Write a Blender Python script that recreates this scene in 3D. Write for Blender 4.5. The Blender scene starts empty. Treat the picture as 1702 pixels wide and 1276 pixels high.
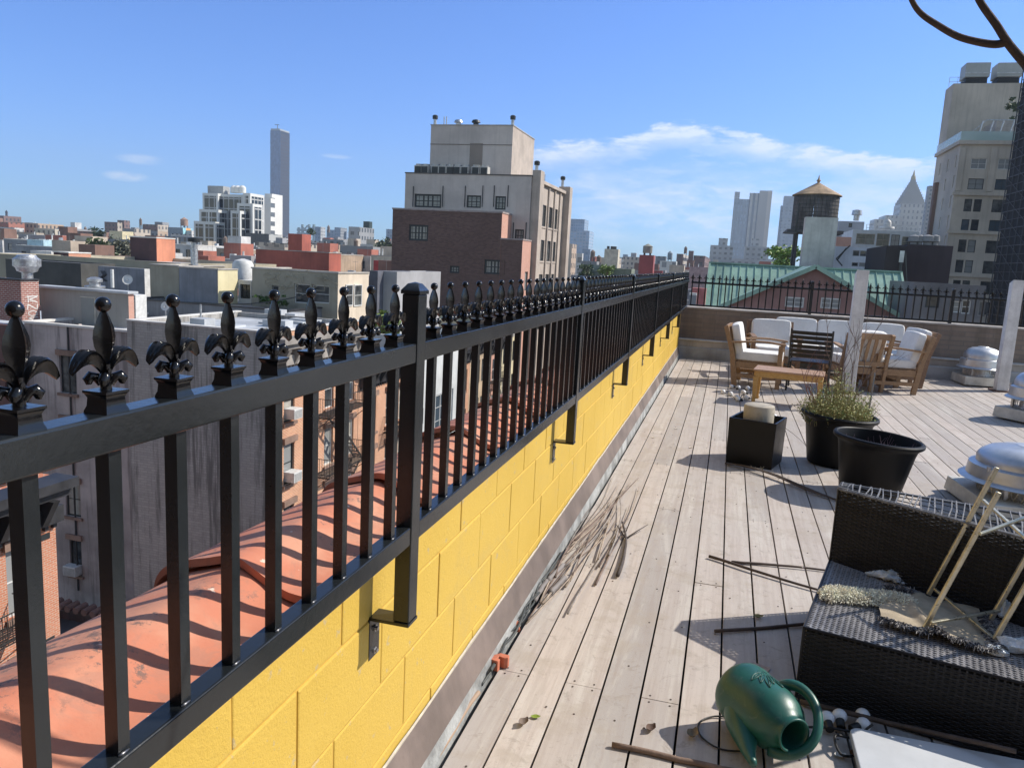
import bpy, math, random
from mathutils import Vector, Matrix, Quaternion, noise as mnoise
random.seed(7)
R = math.radians
S = bpy.context.scene
COL = S.collection

# ---------------------------------------------------------------- camera
CAM_H = 1.585                      # lens height above the deck, in metres
FPX, CX, CY = 1280.0, 851.0, 638.0 # focal length and centre in photo pixels
def _axes():
    y = Vector((1215-CX, -(449-CY), -FPX)).normalized()     # the fence runs along +Y
    z = -Vector((440-CX, -(8500-CY), -FPX)).normalized()    # plumb line
    z = (z - y*z.dot(y)).normalized()
    return Matrix((y.cross(z), y, z))
MR = _axes()
CAM = Vector((0, 0, CAM_H))
cam_data = bpy.data.cameras.new('camera')
cam = bpy.data.objects.new('camera', cam_data); COL.objects.link(cam)
cam.matrix_world = Matrix.Translation(CAM) @ MR.to_4x4()
cam_data.sensor_width = 36.0
cam_data.lens = 36.0*FPX/1702.0
cam_data.clip_start = 0.05; cam_data.clip_end = 20000
S.camera = cam
def ray(px, py): return MR @ Vector((px-CX, -(py-CY), -FPX))
def at(px, py, axis, val):
    r = ray(px, py); t = (val-CAM[axis])/r[axis]
    return CAM + r*t

# ---------------------------------------------------------------- sun and sky
LDIR = Vector((-1.03, -0.60, -1.0)).normalized()
SUN_EL = math.asin(-LDIR.z); SUN_AZ = math.atan2(-LDIR.x, -LDIR.y)
sl = bpy.data.lights.new('sun', 'SUN'); sl.energy = 4.0; sl.angle = R(0.53); sl.color = (1.0, 0.93, 0.83)
so = bpy.data.objects.new('sun', sl); COL.objects.link(so)
so.rotation_mode = 'QUATERNION'; so.rotation_quaternion = (-LDIR).to_track_quat('Z', 'Y'); so.location = (30, 20, 60)

W = bpy.data.worlds.new('World'); S.world = W; W.use_nodes = True
nt = W.node_tree; nt.nodes.clear()
def N(t, kind, **kw):
    n = t.nodes.new(kind)
    for k, v in kw.items():
        if k == 'ins':
            for i, x in v.items():
                if isinstance(x, bpy.types.NodeSocket): t.links.new(x, n.inputs[i])
                else: n.inputs[i].default_value = x
        else: setattr(n, k, v)
    return n
def mth(t, op, a, b=0.0, c=None, clamp=False):
    ins = {0: a, 1: b}
    if c is not None: ins[2] = c
    return N(t, 'ShaderNodeMath', operation=op, use_clamp=clamp, ins=ins).outputs[0]
def sstep(t, x, e0, e1):
    return N(t, 'ShaderNodeMapRange', interpolation_type='SMOOTHSTEP', ins={0: x, 1: e0, 2: e1, 3: 0.0, 4: 1.0}).outputs[0]
def mixc(t, f, a, b, mode='MIX'):
    n = N(t, 'ShaderNodeMix', data_type='RGBA', blend_type=mode)
    for i, x in ((0, f), (6, a), (7, b)):
        if isinstance(x, bpy.types.NodeSocket): t.links.new(x, n.inputs[i])
        else: n.inputs[i].default_value = x if not isinstance(x, tuple) or len(x) == 4 else (*x, 1)
    return n.outputs[2]
sky = N(nt, 'ShaderNodeTexSky', sky_type='NISHITA', sun_disc=False)
sky.sun_elevation = SUN_EL; sky.sun_rotation = SUN_AZ
sky.altitude = 50; sky.air_density = 1.0; sky.dust_density = 0.35; sky.ozone_density = 3.0
# clouds: bands that follow azimuth and elevation of the view direction
tc = N(nt, 'ShaderNodeTexCoord')
sep = N(nt, 'ShaderNodeSeparateXYZ', ins={0: tc.outputs['Generated']})
DX, DY, DZ = sep.outputs
az = mth(nt, 'MULTIPLY', mth(nt, 'ARCTAN2', DX, DY), 180/math.pi)
el = mth(nt, 'MULTIPLY', mth(nt, 'ARCSINE', DZ), 180/math.pi)
away = mth(nt, 'MAXIMUM', sstep(nt, el, 17.0, 40.0), sstep(nt, mth(nt, 'ABSOLUTE', mth(nt, 'ADD', az, 15.0)), 50.0, 110.0))
low = mixc(nt, away, (0.375, 0.600, 1.01), (1.04, 0.95, 0.86))     # clearer blue low down, neutral overhead
tinted = mixc(nt, 1.0, sky.outputs[0], low, 'MULTIPLY')
cv = N(nt, 'ShaderNodeCombineXYZ', ins={0: mth(nt, 'MULTIPLY', az, 0.10), 1: mth(nt, 'MULTIPLY', el, 0.34), 2: 0.0}).outputs[0]
n1 = N(nt, 'ShaderNodeTexNoise', ins={'Vector': cv, 'Scale': 1.7, 'Detail': 9.0, 'Roughness': 0.62, 'Distortion': 0.35}).outputs[0]
n2 = N(nt, 'ShaderNodeTexNoise', ins={'Vector': cv, 'Scale': 5.0, 'Detail': 8.0, 'Roughness': 0.66}).outputs[0]
fc = N(nt, 'ShaderNodeFloatCurve')
pts = [(-18, 6.2), (-14.9, 7.9), (-11.9, 8.5), (-7.7, 9.1), (-4.8, 9.95), (-1.5, 9.7), (2.5, 8.9), (8.2, 8.1), (12.1, 7.7), (17, 7.4), (24, 6.5)]
cu = fc.mapping.curves[0]
def cx_(a): return (a+20)/50
def cy_(e): return e/12
cu.points[0].location = (0.0, cy_(5)); cu.points[1].location = (1.0, cy_(6))
for a, e in pts: cu.points.new(cx_(a), cy_(e))
fc.mapping.update()
nt.links.new(mth(nt, 'DIVIDE', mth(nt, 'ADD', az, 20.0), 50.0, clamp=True), fc.inputs['Value'])
edge = mth(nt, 'MULTIPLY', fc.outputs[0], 12.0)
edge = mth(nt, 'ADD', edge, mth(nt, 'MULTIPLY', mth(nt, 'SUBTRACT', n2, 0.5), 1.5))
below = mth(nt, 'SUBTRACT', edge, el)                # >0 below the cloud's upper edge
top = sstep(nt, below, -0.05, 0.45)
band = mth(nt, 'SUBTRACT', 1.0, sstep(nt, below, 0.45, 2.2))
lim = mth(nt, 'MULTIPLY', sstep(nt, az, -17.5, -13.0), mth(nt, 'SUBTRACT', 1.0, sstep(nt, az, 17.0, 23.0)))
puff = mth(nt, 'MULTIPLY', top, mth(nt, 'ADD', mth(nt, 'MULTIPLY', band, mth(nt, 'ADD', mth(nt, 'MULTIPLY', sstep(nt, n1, 0.30, 0.58), 0.75), mth(nt, 'MULTIPLY', sstep(nt, n2, 0.40, 0.60), 0.35))), mth(nt, 'MULTIPLY', sstep(nt, n2, 0.44, 0.72), 0.30)))
# a looser veil lower down and to the right
veil = mth(nt, 'MULTIPLY', mth(nt, 'MULTIPLY', sstep(nt, el, 1.0, 3.2), mth(nt, 'SUBTRACT', 1.0, sstep(nt, el, 4.8, 7.5))), sstep(nt, n1, 0.36, 0.64))
veil = mth(nt, 'MULTIPLY', mth(nt, 'MULTIPLY', veil, sstep(nt, az, -15.0, -9.0)), 0.62)
mask = mth(nt, 'MULTIPLY', mth(nt, 'ADD', puff, veil), lim)
# three small wisps far to the left
def wisp(a0, e0, wa, we, k):
    da = mth(nt, 'DIVIDE', mth(nt, 'SUBTRACT', az, a0), wa); de = mth(nt, 'DIVIDE', mth(nt, 'SUBTRACT', el, e0), we)
    d = mth(nt, 'ADD', mth(nt, 'MULTIPLY', da, da), mth(nt, 'MULTIPLY', de, de))
    g = mth(nt, 'SUBTRACT', 1.0, sstep(nt, d, 0.0, 1.0))
    return mth(nt, 'MULTIPLY', mth(nt, 'MULTIPLY', g, k), sstep(nt, n2, 0.3, 0.62))
for wv in ((-41.0, 5.1, 1.7, .4, .5), (-41.9, 3.95, 1.6, .4, .65), (-28.5, 6.4, 1.3, .2, .35)):
    mask = mth(nt, 'ADD', mask, wisp(*wv))
mask = mth(nt, 'MINIMUM', mask, 0.95, clamp=True)
skycol = mixc(nt, mask, tinted, (4.5, 5.1, 6.1))
bg = N(nt, 'ShaderNodeBackground', ins={0: skycol, 1: 0.132})
nt.links.new(bg.outputs[0], N(nt, 'ShaderNodeOutputWorld').inputs[0])

S.view_settings.view_transform = 'Standard'; S.view_settings.look = 'None'
S.view_settings.exposure = 0.56; S.view_settings.gamma = 1.0
try: S.view_settings.use_curve_mapping = False
except Exception: pass
S.render.engine = 'CYCLES'
S.cycles.max_bounces = 6; S.cycles.diffuse_bounces = 3; S.cycles.glossy_bounces = 3; S.cycles.transmission_bounces = 4; S.cycles.volume_bounces = 0

# ---------------------------------------------------------------- geometry helpers
class MB:
    def __init__(s): s.v = []; s.f = []; s.m = []
    def add(s, vs, fs, mi=0):
        o = len(s.v); s.v += [tuple(v) for v in vs]
        for f in fs: s.f.append(tuple(i+o for i in f)); s.m.append(mi)
        return s
    def box(s, x0, x1, y0, y1, z0, z1, mi=0):
        return s.add([(x0,y0,z0),(x1,y0,z0),(x1,y1,z0),(x0,y1,z0),(x0,y0,z1),(x1,y0,z1),(x1,y1,z1),(x0,y1,z1)],
                     [(0,3,2,1),(4,5,6,7),(0,1,5,4),(1,2,6,5),(2,3,7,6),(3,0,4,7)], mi)
    def obox(s, M4, sx, sy, sz, mi=0):
        vs = [M4 @ Vector((a*sx/2, b*sy/2, c*sz/2)) for c in (-1,1) for a, b in ((-1,-1),(1,-1),(1,1),(-1,1))]
        return s.add(vs, [(0,3,2,1),(4,5,6,7),(0,1,5,4),(1,2,6,5),(2,3,7,6),(3,0,4,7)], mi)
    def bar(s, p, q, w, h, mi=0, up=(0,0,1)):
        p = Vector(p); q = Vector(q); d = q-p; L = d.length; d.normalize()
        u = Vector(up)
        if abs(d.dot(u)) > .98: u = Vector((0,1,0))
        x = d.cross(u).normalized(); z = x.cross(d).normalized()
        M4 = Matrix((x, d, z)).transposed().to_4x4(); M4.translation = (p+q)/2
        return s.obox(M4, w, L, h, mi)
    def tube(s, pts, rad, n=8, mi=0, cap=True):
        pts = [Vector(p) for p in pts]
        if not isinstance(rad, (list, tuple)): rad = [rad]*len(pts)
        o = len(s.v); up = None
        for i, p in enumerate(pts):
            a = pts[max(i-1, 0)]; b = pts[min(i+1, len(pts)-1)]; d = (b-a)
            d = d.normalized() if d.length > 1e-9 else Vector((0,0,1))
            if up is None:
                up = Vector((0,0,1)) if abs(d.z) < .9 else Vector((1,0,0))
            x = d.cross(up)
            x = x.normalized() if x.length > 1e-6 else d.orthogonal().normalized()
            up = x.cross(d).normalized()
            for k in range(n):
                t = 2*math.pi*k/n
                s.v.append(tuple(p + (x*math.cos(t)+up*math.sin(t))*rad[i]))
        for i in range(len(pts)-1):
            for k in range(n):
                a = o+i*n+k; b = o+i*n+(k+1) % n
                s.f.append((a, b, b+n, a+n)); s.m.append(mi)
        if cap:
            s.f.append(tuple(o+k for k in range(n))[::-1]); s.m.append(mi)
            s.f.append(tuple(o+(len(pts)-1)*n+k for k in range(n))); s.m.append(mi)
        return s
    def lathe(s, prof, n=24, mi=0, M4=None, close=True):
        M4 = M4 or Matrix()
        o = len(s.v)
        for r, z in prof:
            for k in range(n):
                t = 2*math.pi*k/n; s.v.append(tuple(M4 @ Vector((r*math.cos(t), r*math.sin(t), z))))
        for i in range(len(prof)-1):
            for k in range(n):
                a = o+i*n+k; b = o+i*n+(k+1) % n
                s.f.append((a, b, b+n, a+n)); s.m.append(mi)
        if close:
            s.f.append(tuple(o+k for k in range(n))[::-1]); s.m.append(mi)
            s.f.append(tuple(o+(len(prof)-1)*n+k for k in range(n))); s.m.append(mi)
        return s
    def ball(s, c, r, n=12, mi=0, sq=(1,1,1)):
        prof = [(max(r*math.sin(math.pi*i/(n//2+2)), 1e-5), -r*math.cos(math.pi*i/(n//2+2))) for i in range(n//2+3)]
        M4 = Matrix.Translation(c) @ Matrix.Diagonal((*sq, 1))
        return s.lathe(prof, n, mi, M4, close=False)
    def prism(s, poly, fn, mi=0):
        """poly: list of 2-D points; fn(u,v,t) -> 3-D point for t = 0, 1"""
        n = len(poly); o = len(s.v)
        for t in (0, 1):
            for u, v in poly: s.v.append(tuple(fn(u, v, t)))
        for i in range(n):
            j = (i+1) % n; s.f.append((o+i, o+j, o+n+j, o+n+i)); s.m.append(mi)
        s.f.append(tuple(o+i for i in range(n))[::-1]); s.m.append(mi)
        s.f.append(tuple(o+n+i for i in range(n))); s.m.append(mi)
        return s
    def mesh(s, name, mats):
        me = bpy.data.meshes.new(name); me.from_pydata(s.v, [], s.f)
        for m in (mats if isinstance(mats, (list, tuple)) else [mats]): me.materials.append(m)
        me.polygons.foreach_set('material_index', s.m); me.update()
        return me
    def build(s, name, mats, parent=None, smooth=False, bevel=0.0, label=None, seg=2, fixn=False):
        me = s.mesh(name, mats)
        if fixn:
            import bmesh
            b = bmesh.new(); b.from_mesh(me); bmesh.ops.recalc_face_normals(b, faces=b.faces); b.to_mesh(me); b.free()
        if smooth:
            me.shade_smooth()
            if smooth == 'auto':
                try: me.set_sharp_from_angle(angle=R(38))
                except Exception: pass
        o = bpy.data.objects.new(name, me); COL.objects.link(o)
        if parent: parent_to(o, parent)
        if bevel:
            md = o.modifiers.new('bevel', 'BEVEL'); md.width = bevel; md.segments = seg; md.limit_method = 'ANGLE'; md.angle_limit = R(40)
        if label: o['label'] = label
        return o
MW = {}
def parent_to(o, p):
    """o's vertices are in world coordinates; keep them there"""
    o.parent = p
    o.matrix_parent_inverse = MW.get(p.name, Matrix()).inverted()
def thing(name, label, cat, loc=(0,0,0), group=None, rz=0.0, rot=None):
    o = bpy.data.objects.new(name, None); COL.objects.link(o); o.empty_display_size = .1
    M4 = Matrix.Translation(loc) @ (rot.to_4x4() if rot else Matrix.Rotation(rz, 4, 'Z'))
    o.matrix_world = M4
    tag(o, label, cat, group); return o
def tag(o, label=None, cat=None, group=None, kind=None):
    if label: o['label'] = label
    if cat: o['category'] = cat
    if group: o['group'] = group
    if kind: o['kind'] = kind
    return o
def hang(o, root):
    """make o (vertices in root's local space) a part of root"""
    o.parent = root; return o
def copy_thing(root, M4, label=None, group=None):
    c = root.copy(); COL.objects.link(c); c.matrix_world = M4
    if label: c['label'] = label
    if group: c['group'] = group
    def rec(a, b):
        for ch in [k for k in ALLCH.get(a.name, [])]:
            d = ch.copy(); COL.objects.link(d); d.parent = b
            ALLCH.setdefault(b.name, []).append(d); rec(ch, d)
    rec(root, c); return c
ALLCH = {}
def part(root, mb, name, mats, **kw):
    o = mb.build(name, mats, **kw); o.parent = root
    ALLCH.setdefault(root.name, []).append(o); return o

# ---------------------------------------------------------------- materials
def newmat(name):
    m = bpy.data.materials.new(name); m.use_nodes = True; t = m.node_tree; t.nodes.clear()
    b = N(t, 'ShaderNodeBsdfPrincipled'); o = N(t, 'ShaderNodeOutputMaterial'); t.links.new(b.outputs[0], o.inputs[0])
    return m, t, b
def c4(c, k=1.0): return (min(c[0]*k, 1), min(c[1]*k, 1), min(c[2]*k, 1), 1)
def coords(t): return N(t, 'ShaderNodeTexCoord').outputs['Object']
def nz(t, vec, scale, detail=4.0, rough=.6, dist=0.0):
    return N(t, 'ShaderNodeTexNoise', ins={'Vector': vec, 'Scale': scale, 'Detail': detail, 'Roughness': rough, 'Distortion': dist}).outputs[0]
def scl(t, vec, s, rot=(0,0,0)):
    return N(t, 'ShaderNodeMapping', ins={0: vec, 2: rot, 3: s}).outputs[0]
def bump(t, b, h, strength=.3, dist=.01):
    n = N(t, 'ShaderNodeBump', ins={'Height': h, 'Strength': strength, 'Distance': dist})
    t.links.new(n.outputs[0], b.inputs['Normal'])
_MC = {}
def mat(name, col, rough=.7, var=.22, vs=1.5, bp=0.0, bs=40.0, metal=0.0, streak=0.0, fine=0.0, spec=None, coat=0.0, bd=.01):
    if name in _MC: return _MC[name]
    m, t, b = newmat(name); v = coords(t)
    n = nz(t, v, vs, 5.0, .62)
    f = sstep(t, n, .3, .7)
    c = mixc(t, f, c4(col, 1-var), c4(col, 1+var*.6))
    if streak:
        s1 = nz(t, scl(t, v, (2.2, 2.2, .12)), 1.3, 5.0, .7)
        c = mixc(t, mth(t, 'MULTIPLY', sstep(t, s1, .48, .66), streak), c, c4(col, .35))
    if fine:
        s2 = nz(t, v, bs*1.5, 3.0, .7)
        c = mixc(t, mth(t, 'MULTIPLY', sstep(t, s2, .5, .75), fine), c, c4(col, .55))
    t.links.new(c, b.inputs['Base Color'])
    b.inputs['Roughness'].default_value = rough; b.inputs['Metallic'].default_value = metal
    t.links.new(mth(t, 'ADD', mth(t, 'MULTIPLY', mth(t, 'SUBTRACT', n, .5), .25), rough, clamp=True), b.inputs['Roughness'])
    if spec is not None: b.inputs['Specular IOR Level'].default_value = spec
    if coat: b.inputs['Coat Weight'].default_value = coat; b.inputs['Coat Roughness'].default_value = .12
    if bp: bump(t, b, nz(t, v, bs, 5.0, .65), bp, bd)
    _MC[name] = m; return m
def planar(t):
    """(x+y, z): wraps a pattern round walls that face any of the four compass sides"""
    s = N(t, 'ShaderNodeSeparateXYZ', ins={0: coords(t)})
    return N(t, 'ShaderNodeCombineXYZ', ins={0: mth(t, 'ADD', s.outputs[0], s.outputs[1]), 1: s.outputs[2], 2: 0.0}).outputs[0]
def brick(name, a, b_, mortar, bw=.21, bh=.072, ms=.010, var=.25, bp=.35, streak=.0, vs=.6):
    if name in _MC: return _MC[name]
    m, t, b = newmat(name); v = planar(t)
    br = N(t, 'ShaderNodeTexBrick', ins={'Vector': v, 'Color1': c4(a), 'Color2': c4(b_), 'Mortar': c4(mortar), 'Scale': 1.0, 'Mortar Size': ms, 'Mortar Smooth': .1, 'Bias': 0.0, 'Brick Width': bw, 'Row Height': bh})
    n = nz(t, coords(t), vs, 6.0, .65)
    c = mixc(t, mth(t, 'MULTIPLY', sstep(t, n, .3, .72), var), br.outputs[0], c4(a, .45))
    n2 = nz(t, coords(t), 9.0, 3.0, .6)
    c = mixc(t, mth(t, 'MULTIPLY', sstep(t, n2, .45, .75), .25), c, c4(b_, 1.25))
    if streak:
        s1 = nz(t, scl(t, coords(t), (1.6, 1.6, .1)), 1.2, 5.0, .7)
        c = mixc(t, mth(t, 'MULTIPLY', sstep(t, s1, .48, .64), streak), c, c4(a, .3))
    t.links.new(c, b.inputs['Base Color']); b.inputs['Roughness'].default_value = .88
    bump(t, b, br.outputs[1], -bp, .008)
    _MC[name] = m; return m
def winpat(name, wall, glass, wx, wz, fx, fz, gr=.15, var=.15, x0=0.0, z0=0.0, metal=0.0):
    """wall with a regular grid of openings too small to model one by one"""
    if name in _MC: return _MC[name]
    m, t, b = newmat(name); v = planar(t)
    s = N(t, 'ShaderNodeSeparateXYZ', ins={0: v})
    u = mth(t, 'FRACT', mth(t, 'DIVIDE', mth(t, 'ADD', s.outputs[0], x0+5000), wx))
    w = mth(t, 'FRACT', mth(t, 'DIVIDE', mth(t, 'ADD', s.outputs[1], z0+5000), wz))
    k = mth(t, 'MULTIPLY', mth(t, 'LESS_THAN', u, fx), mth(t, 'LESS_THAN', w, fz))
    cell = N(t, 'ShaderNodeTexWhiteNoise', noise_dimensions='2D', ins={0: N(t, 'ShaderNodeVectorMath', operation='FLOOR', ins={0: N(t, 'ShaderNodeVectorMath', operation='DIVIDE', ins={0: v, 1: (wx, wz, 1)}).outputs[0]}).outputs[0]}).outputs[0]
    geo = N(t, 'ShaderNodeNewGeometry'); up = N(t, 'ShaderNodeSeparateXYZ', ins={0: geo.outputs['Normal']}).outputs[2]
    k = mth(t, 'MULTIPLY', k, mth(t, 'LESS_THAN', mth(t, 'ABSOLUTE', up), .5))
    n = nz(t, coords(t), .12, 4.0, .6)
    wc = mixc(t, sstep(t, n, .3, .7), c4(wall, 1-var), c4(wall, 1+var*.5))
    gc = mixc(t, mth(t, 'MULTIPLY', cell, .6), c4(glass), c4(glass, 2.2))
    t.links.new(mixc(t, k, wc, gc), b.inputs['Base Color'])
    t.links.new(mth(t, 'ADD', mth(t, 'MULTIPLY', k, gr-.8), .8), b.inputs['Roughness'])
    b.inputs['Metallic'].default_value = metal
    _MC[name] = m; return m
def glassmat(name, col=(.03,.035,.04), var=.6, rough=.06):
    if name in _MC: return _MC[name]
    m, t, b = newmat(name)
    oi = N(t, 'ShaderNodeObjectInfo').outputs['Random']
    n = nz(t, coords(t), 1.3, 3.0)
    f = mth(t, 'MULTIPLY', oi, sstep(t, n, .3, .7))
    t.links.new(mixc(t, mth(t, 'MULTIPLY', f, var), c4(col), (.22, .23, .22, 1)), b.inputs['Base Color'])
    b.inputs['Roughness'].default_value = rough; b.inputs['Specular IOR Level'].default_value = .45
    bump(t, b, nz(t, coords(t), 2.5, 1.0), .06, .05)
    _MC[name] = m; return m

# ================================================================ the roof terrace
# ---- materials
BLACK = mat('gloss_black_paint', (.014,.0165,.018), .23, .2, 3, bp=.05, bs=45, spec=.5, fine=.3)
BLACKM = mat('dull_black_paint', (.014,.014,.015), .42, .3, 6, bp=.05, bs=80)
STEEL = mat('zinc_steel', (.45,.45,.46), .35, .2, 20, metal=.9)
def deckmat():
    m, t, b = newmat('weathered_deck_board')
    v = coords(t); isl = N(t, 'ShaderNodeNewGeometry').outputs['Random Per Island']
    g = nz(t, scl(t, v, (30, 1.3, 30)), 1.0, 6, .7, .4)
    big = nz(t, v, .8, 5, .6); mid = nz(t, v, 4.0, 6, .7); fine = nz(t, v, 90, 3, .7)
    c = mixc(t, isl, (.53,.465,.415), (.365,.335,.312))
    pale = nz(t, scl(t, v, (5, .5, 5)), 1.2, 7, .75, .8)
    c = mixc(t, mth(t, 'MULTIPLY', sstep(t, pale, .48, .62), .50), c, (.56,.53,.48))
    c = mixc(t, mth(t, 'MULTIPLY', sstep(t, g, .42, .62), .34), c, (.30,.24,.205))
    c = mixc(t, mth(t, 'MULTIPLY', sstep(t, big, .42, .70), .45), c, (.43,.40,.37))
    c = mixc(t, mth(t, 'MULTIPLY', sstep(t, mid, .50, .64), .48), c, (.36,.31,.255))
    c = mixc(t, mth(t, 'MULTIPLY', sstep(t, nz(t, v, 13, 6, .8, 1.0), .55, .64), .42), c, (.25,.215,.18))
    c = mixc(t, mth(t, 'MULTIPLY', sstep(t, nz(t, v, 1.9, 8, .75), .60, .72), .40), c, (.30,.27,.23))
    c = mixc(t, mth(t, 'MULTIPLY', sstep(t, fine, .55, .8), .25), c, (.24,.19,.15))
    t.links.new(c, b.inputs['Base Color']); b.inputs['Roughness'].default_value = .72
    b.inputs['Specular IOR Level'].default_value = .35
    bump(t, b, mth(t, 'ADD', g, mth(t, 'MULTIPLY', fine, .5)), .18, .004)
    return m
DECKM = deckmat()
JOIST = mat('dark_under_deck', (.03,.027,.025), .9)
HEAD = mat('rusty_screw_head', (.07,.05,.04), .6)
# ---- ground of the city far below
g = MB().add([(-9000,-600,-20),(9000,-600,-20),(9000,16000,-20),(-9000,16000,-20)], [(0,1,2,3)])
tag(g.build('ground', mat('city_ground', (.17,.155,.14), .9, .3, .05)), kind='structure')
# ---- roof deck
tag(MB().box(-42, 14, -22, -6.2, -20, 9).build('building', brick('unseen_block_brick', (.13,.095,.08), (.10,.075,.065), (.12,.11,.10))), 'unseen tall dark brick block added behind the camera to darken reflections on the terrace', 'building')  # unseen block added to keep camera-facing black metal dark in reflections
sub = MB().box(-.76, 12, -6, 14.1, -.4, -.09)
tag(sub.build('roof_slab', JOIST), kind='structure')
dk = MB(); rnd = random.Random(3)
x0 = .078-.1437*5-.1437*0
PIT = .1437; GAP = .0082
jb = [2.86, 4.03, 5.19]
ends_all = []
k = 0
xl = .078-.1437*6+.036
while xl < 8.6:
    w = PIT if k else .1437
    a = xl if k else -.728; bb = xl+PIT-GAP
    offs = [2.86, 4.03, 2.86, 5.19][k % 4]
    ys = [-1.0]; y = offs-3.66*1
    while y < 13.9:
        if y > -.9: ys.append(y)
        y += 3.5
    ys.append(13.93)
    for i in range(len(ys)-1):
        dz = rnd.uniform(-.0012, .0012)
        dk.box(a, bb, ys[i]+.0015, ys[i+1]-.0015, -.024+dz, dz, 0)
        if a < 3:
            for yy in (ys[i]+.022, ys[i+1]-.022):
                for xx in (a+.03, bb-.03):
                    if yy < 9 and yy > 1.5: dk.lathe([(.0042, .0005), (.0042, .0022)], 7, 1, Matrix.Translation((xx, yy, dz+.0002)))
    j = 1.7
    while j < 8 and a < 2.6:
        if rnd.random() < .55: dk.lathe([(.0042, .0005), (.0042, .0022)], 7, 1, Matrix.Translation((a+rnd.choice((.03, .11, .07)), j+rnd.uniform(-.02,.02), .0008)))
        j += .405
    xl += PIT; k += 1
for yy in [q*.405 for q in range(-2, 35)]: dk.box(-.7, 8.6, yy-.02, yy+.02, -.088, -.028, 2)
dko = dk.build('deck', [DECKM, HEAD, JOIST], bevel=.0036, seg=2)
tag(dko, kind='structure')

# ---- yellow block wall
def yellowmat():
    m, t, b = newmat('yellow_painted_block'); v = coords(t)
    n = nz(t, v, 1.1, 5, .6); f = nz(t, v, 26, 5, .72); ff = nz(t, v, 130, 4, .75)
    c = mixc(t, sstep(t, n, .3, .7), (.58,.385,.062), (.635,.43,.080))
    c = mixc(t, mth(t, 'MULTIPLY', sstep(t, ff, .52, .74), .30), c, (.50,.30,.045))
    s1 = nz(t, scl(t, v, (5, 5, .5)), 1.5, 5, .7)
    c = mixc(t, mth(t, 'MULTIPLY', sstep(t, s1, .55, .8), .22), c, (.44,.27,.06))
    c = mixc(t, mth(t, 'MULTIPLY', sstep(t, nz(t, v, 2.3, 8, .78, .5), .53, .64), .28), c, (.50,.36,.12))
    c = mixc(t, mth(t, 'MULTIPLY', sstep(t, nz(t, v, 17, 4, .7), .64, .68), .5), c, (.40,.36,.28))
    s2_ = nz(t, scl(t, v, (9, 9, .7)), 2.4, 4, .7)
    c = mixc(t, mth(t, 'MULTIPLY', sstep(t, s2_, .62, .76), .25), c, (.42,.30,.13))
    t.links.new(c, b.inputs['Base Color']); b.inputs['Roughness'].default_value = .55
    b.inputs['Specular IOR Level'].default_value = .35
    bump(t, b, mth(t, 'ADD', mth(t, 'MULTIPLY', f, .8), ff), .55, .0045)
    return m
YEL = yellowmat()
wall = thing('parapet_wall', 'low yellow painted concrete block wall running under the black fence', 'wall', (-.79, 0, 0))
wb = MB(); courses = [(.019,.237,1.898),(.237,.455,1.898),(.455,.673,1.735),(.673,.79,1.514)]
courses[0] = (.019,.237,1.70)
rw = random.Random(5)
for z0, z1, ph in courses:
    y = ph-.4133*8
    while y < 14.02:
        y1 = min(y+.4133, 14.05)
        if y1 > -1:
            o = rw.uniform(-.0008, .0012)
            wb.box(-.96, -.79+o, max(y, -1.2)+.0026, y1-.0026, z0+.0026, z1-.0026)
        y += .4133
blk = wb.build('block', YEL, bevel=.0042, seg=2)
blk.parent = wall; blk.matrix_parent_inverse = Matrix.Translation((-.79,0,0)).inverted(); blk.name = 'block_courses'
core = MB().box(-1.15, -.7932, -1.2, 14.05, -3, .788).build('mortar', mat('yellow_painted_mortar', (.58,.36,.06), .6, .15, 3, bp=.4, bs=90, bd=.003))
core.parent = wall; core.matrix_parent_inverse = Matrix.Translation((-.79,0,0)).inverted()
FL = mat('mauve_roof_flashing', (.185,.145,.125), .6, .35, 2.5, bp=.15, bs=14, streak=.3, fine=.2)
MEM = mat('silver_roof_membrane', (.36,.37,.36), .6, .45, 7, bp=.7, bs=11, fine=.3, bd=.02)
fl = thing('wall_flashing', 'mauve metal flashing with a ragged white sealant edge along the foot of the yellow wall', 'flashing', (-.765, 0, 0))
m_ = MB(); n_ = 150; rf = random.Random(2)
for i in range(n_):
    ya = -1.1+15.1*i/n_; yb = -1.1+15.1*(i+1)/n_
    m_.add([(-.788,ya,.20),(-.788,yb,.20),(-.752,yb,.075),(-.752,ya,.075)], [(0,3,2,1)], 0)
o = m_.build('metal_strip', FL, fl and None); o.parent = fl; o.matrix_parent_inverse = Matrix.Translation((-.765,0,0)).inverted()
m_ = MB(); ys = [-1.1+15.1*i/400 for i in range(401)]
zz = [.2+.010*mnoise.noise(Vector((y*2.2,0,0)))+.006*mnoise.noise(Vector((y*11,5,0))) for y in ys]
for i in range(400):
    m_.add([(-.786,ys[i],zz[i]+.005),(-.786,ys[i+1],zz[i+1]+.005),(-.781,ys[i+1],zz[i+1]+.001),(-.781,ys[i],zz[i]+.001),(-.783,ys[i],.192),(-.783,ys[i+1],.192)], [(0,3,2,1),(3,4,5,2)], 0)
o = m_.build('sealant', mat('cream_sealant', (.50,.45,.36), .8, .2, 20, bp=.5, bs=60, bd=.004)); o.parent = fl; o.matrix_parent_inverse = Matrix.Translation((-.765,0,0)).inverted()
m_ = MB(); NJ = 5
pv = []
for i in range(401):
    y = ys[i]; row = []
    for j in range(NJ+1):
        u = j/NJ; x = -.757+.014*u; z = .082-.150*u
        d = .006*mnoise.noise(Vector((y*5, u*2, 3)))+.003*mnoise.noise(Vector((y*21, u*6, 9)))
        row.append((x+d, y, z+d*.6))
    pv += row
fs = []
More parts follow.
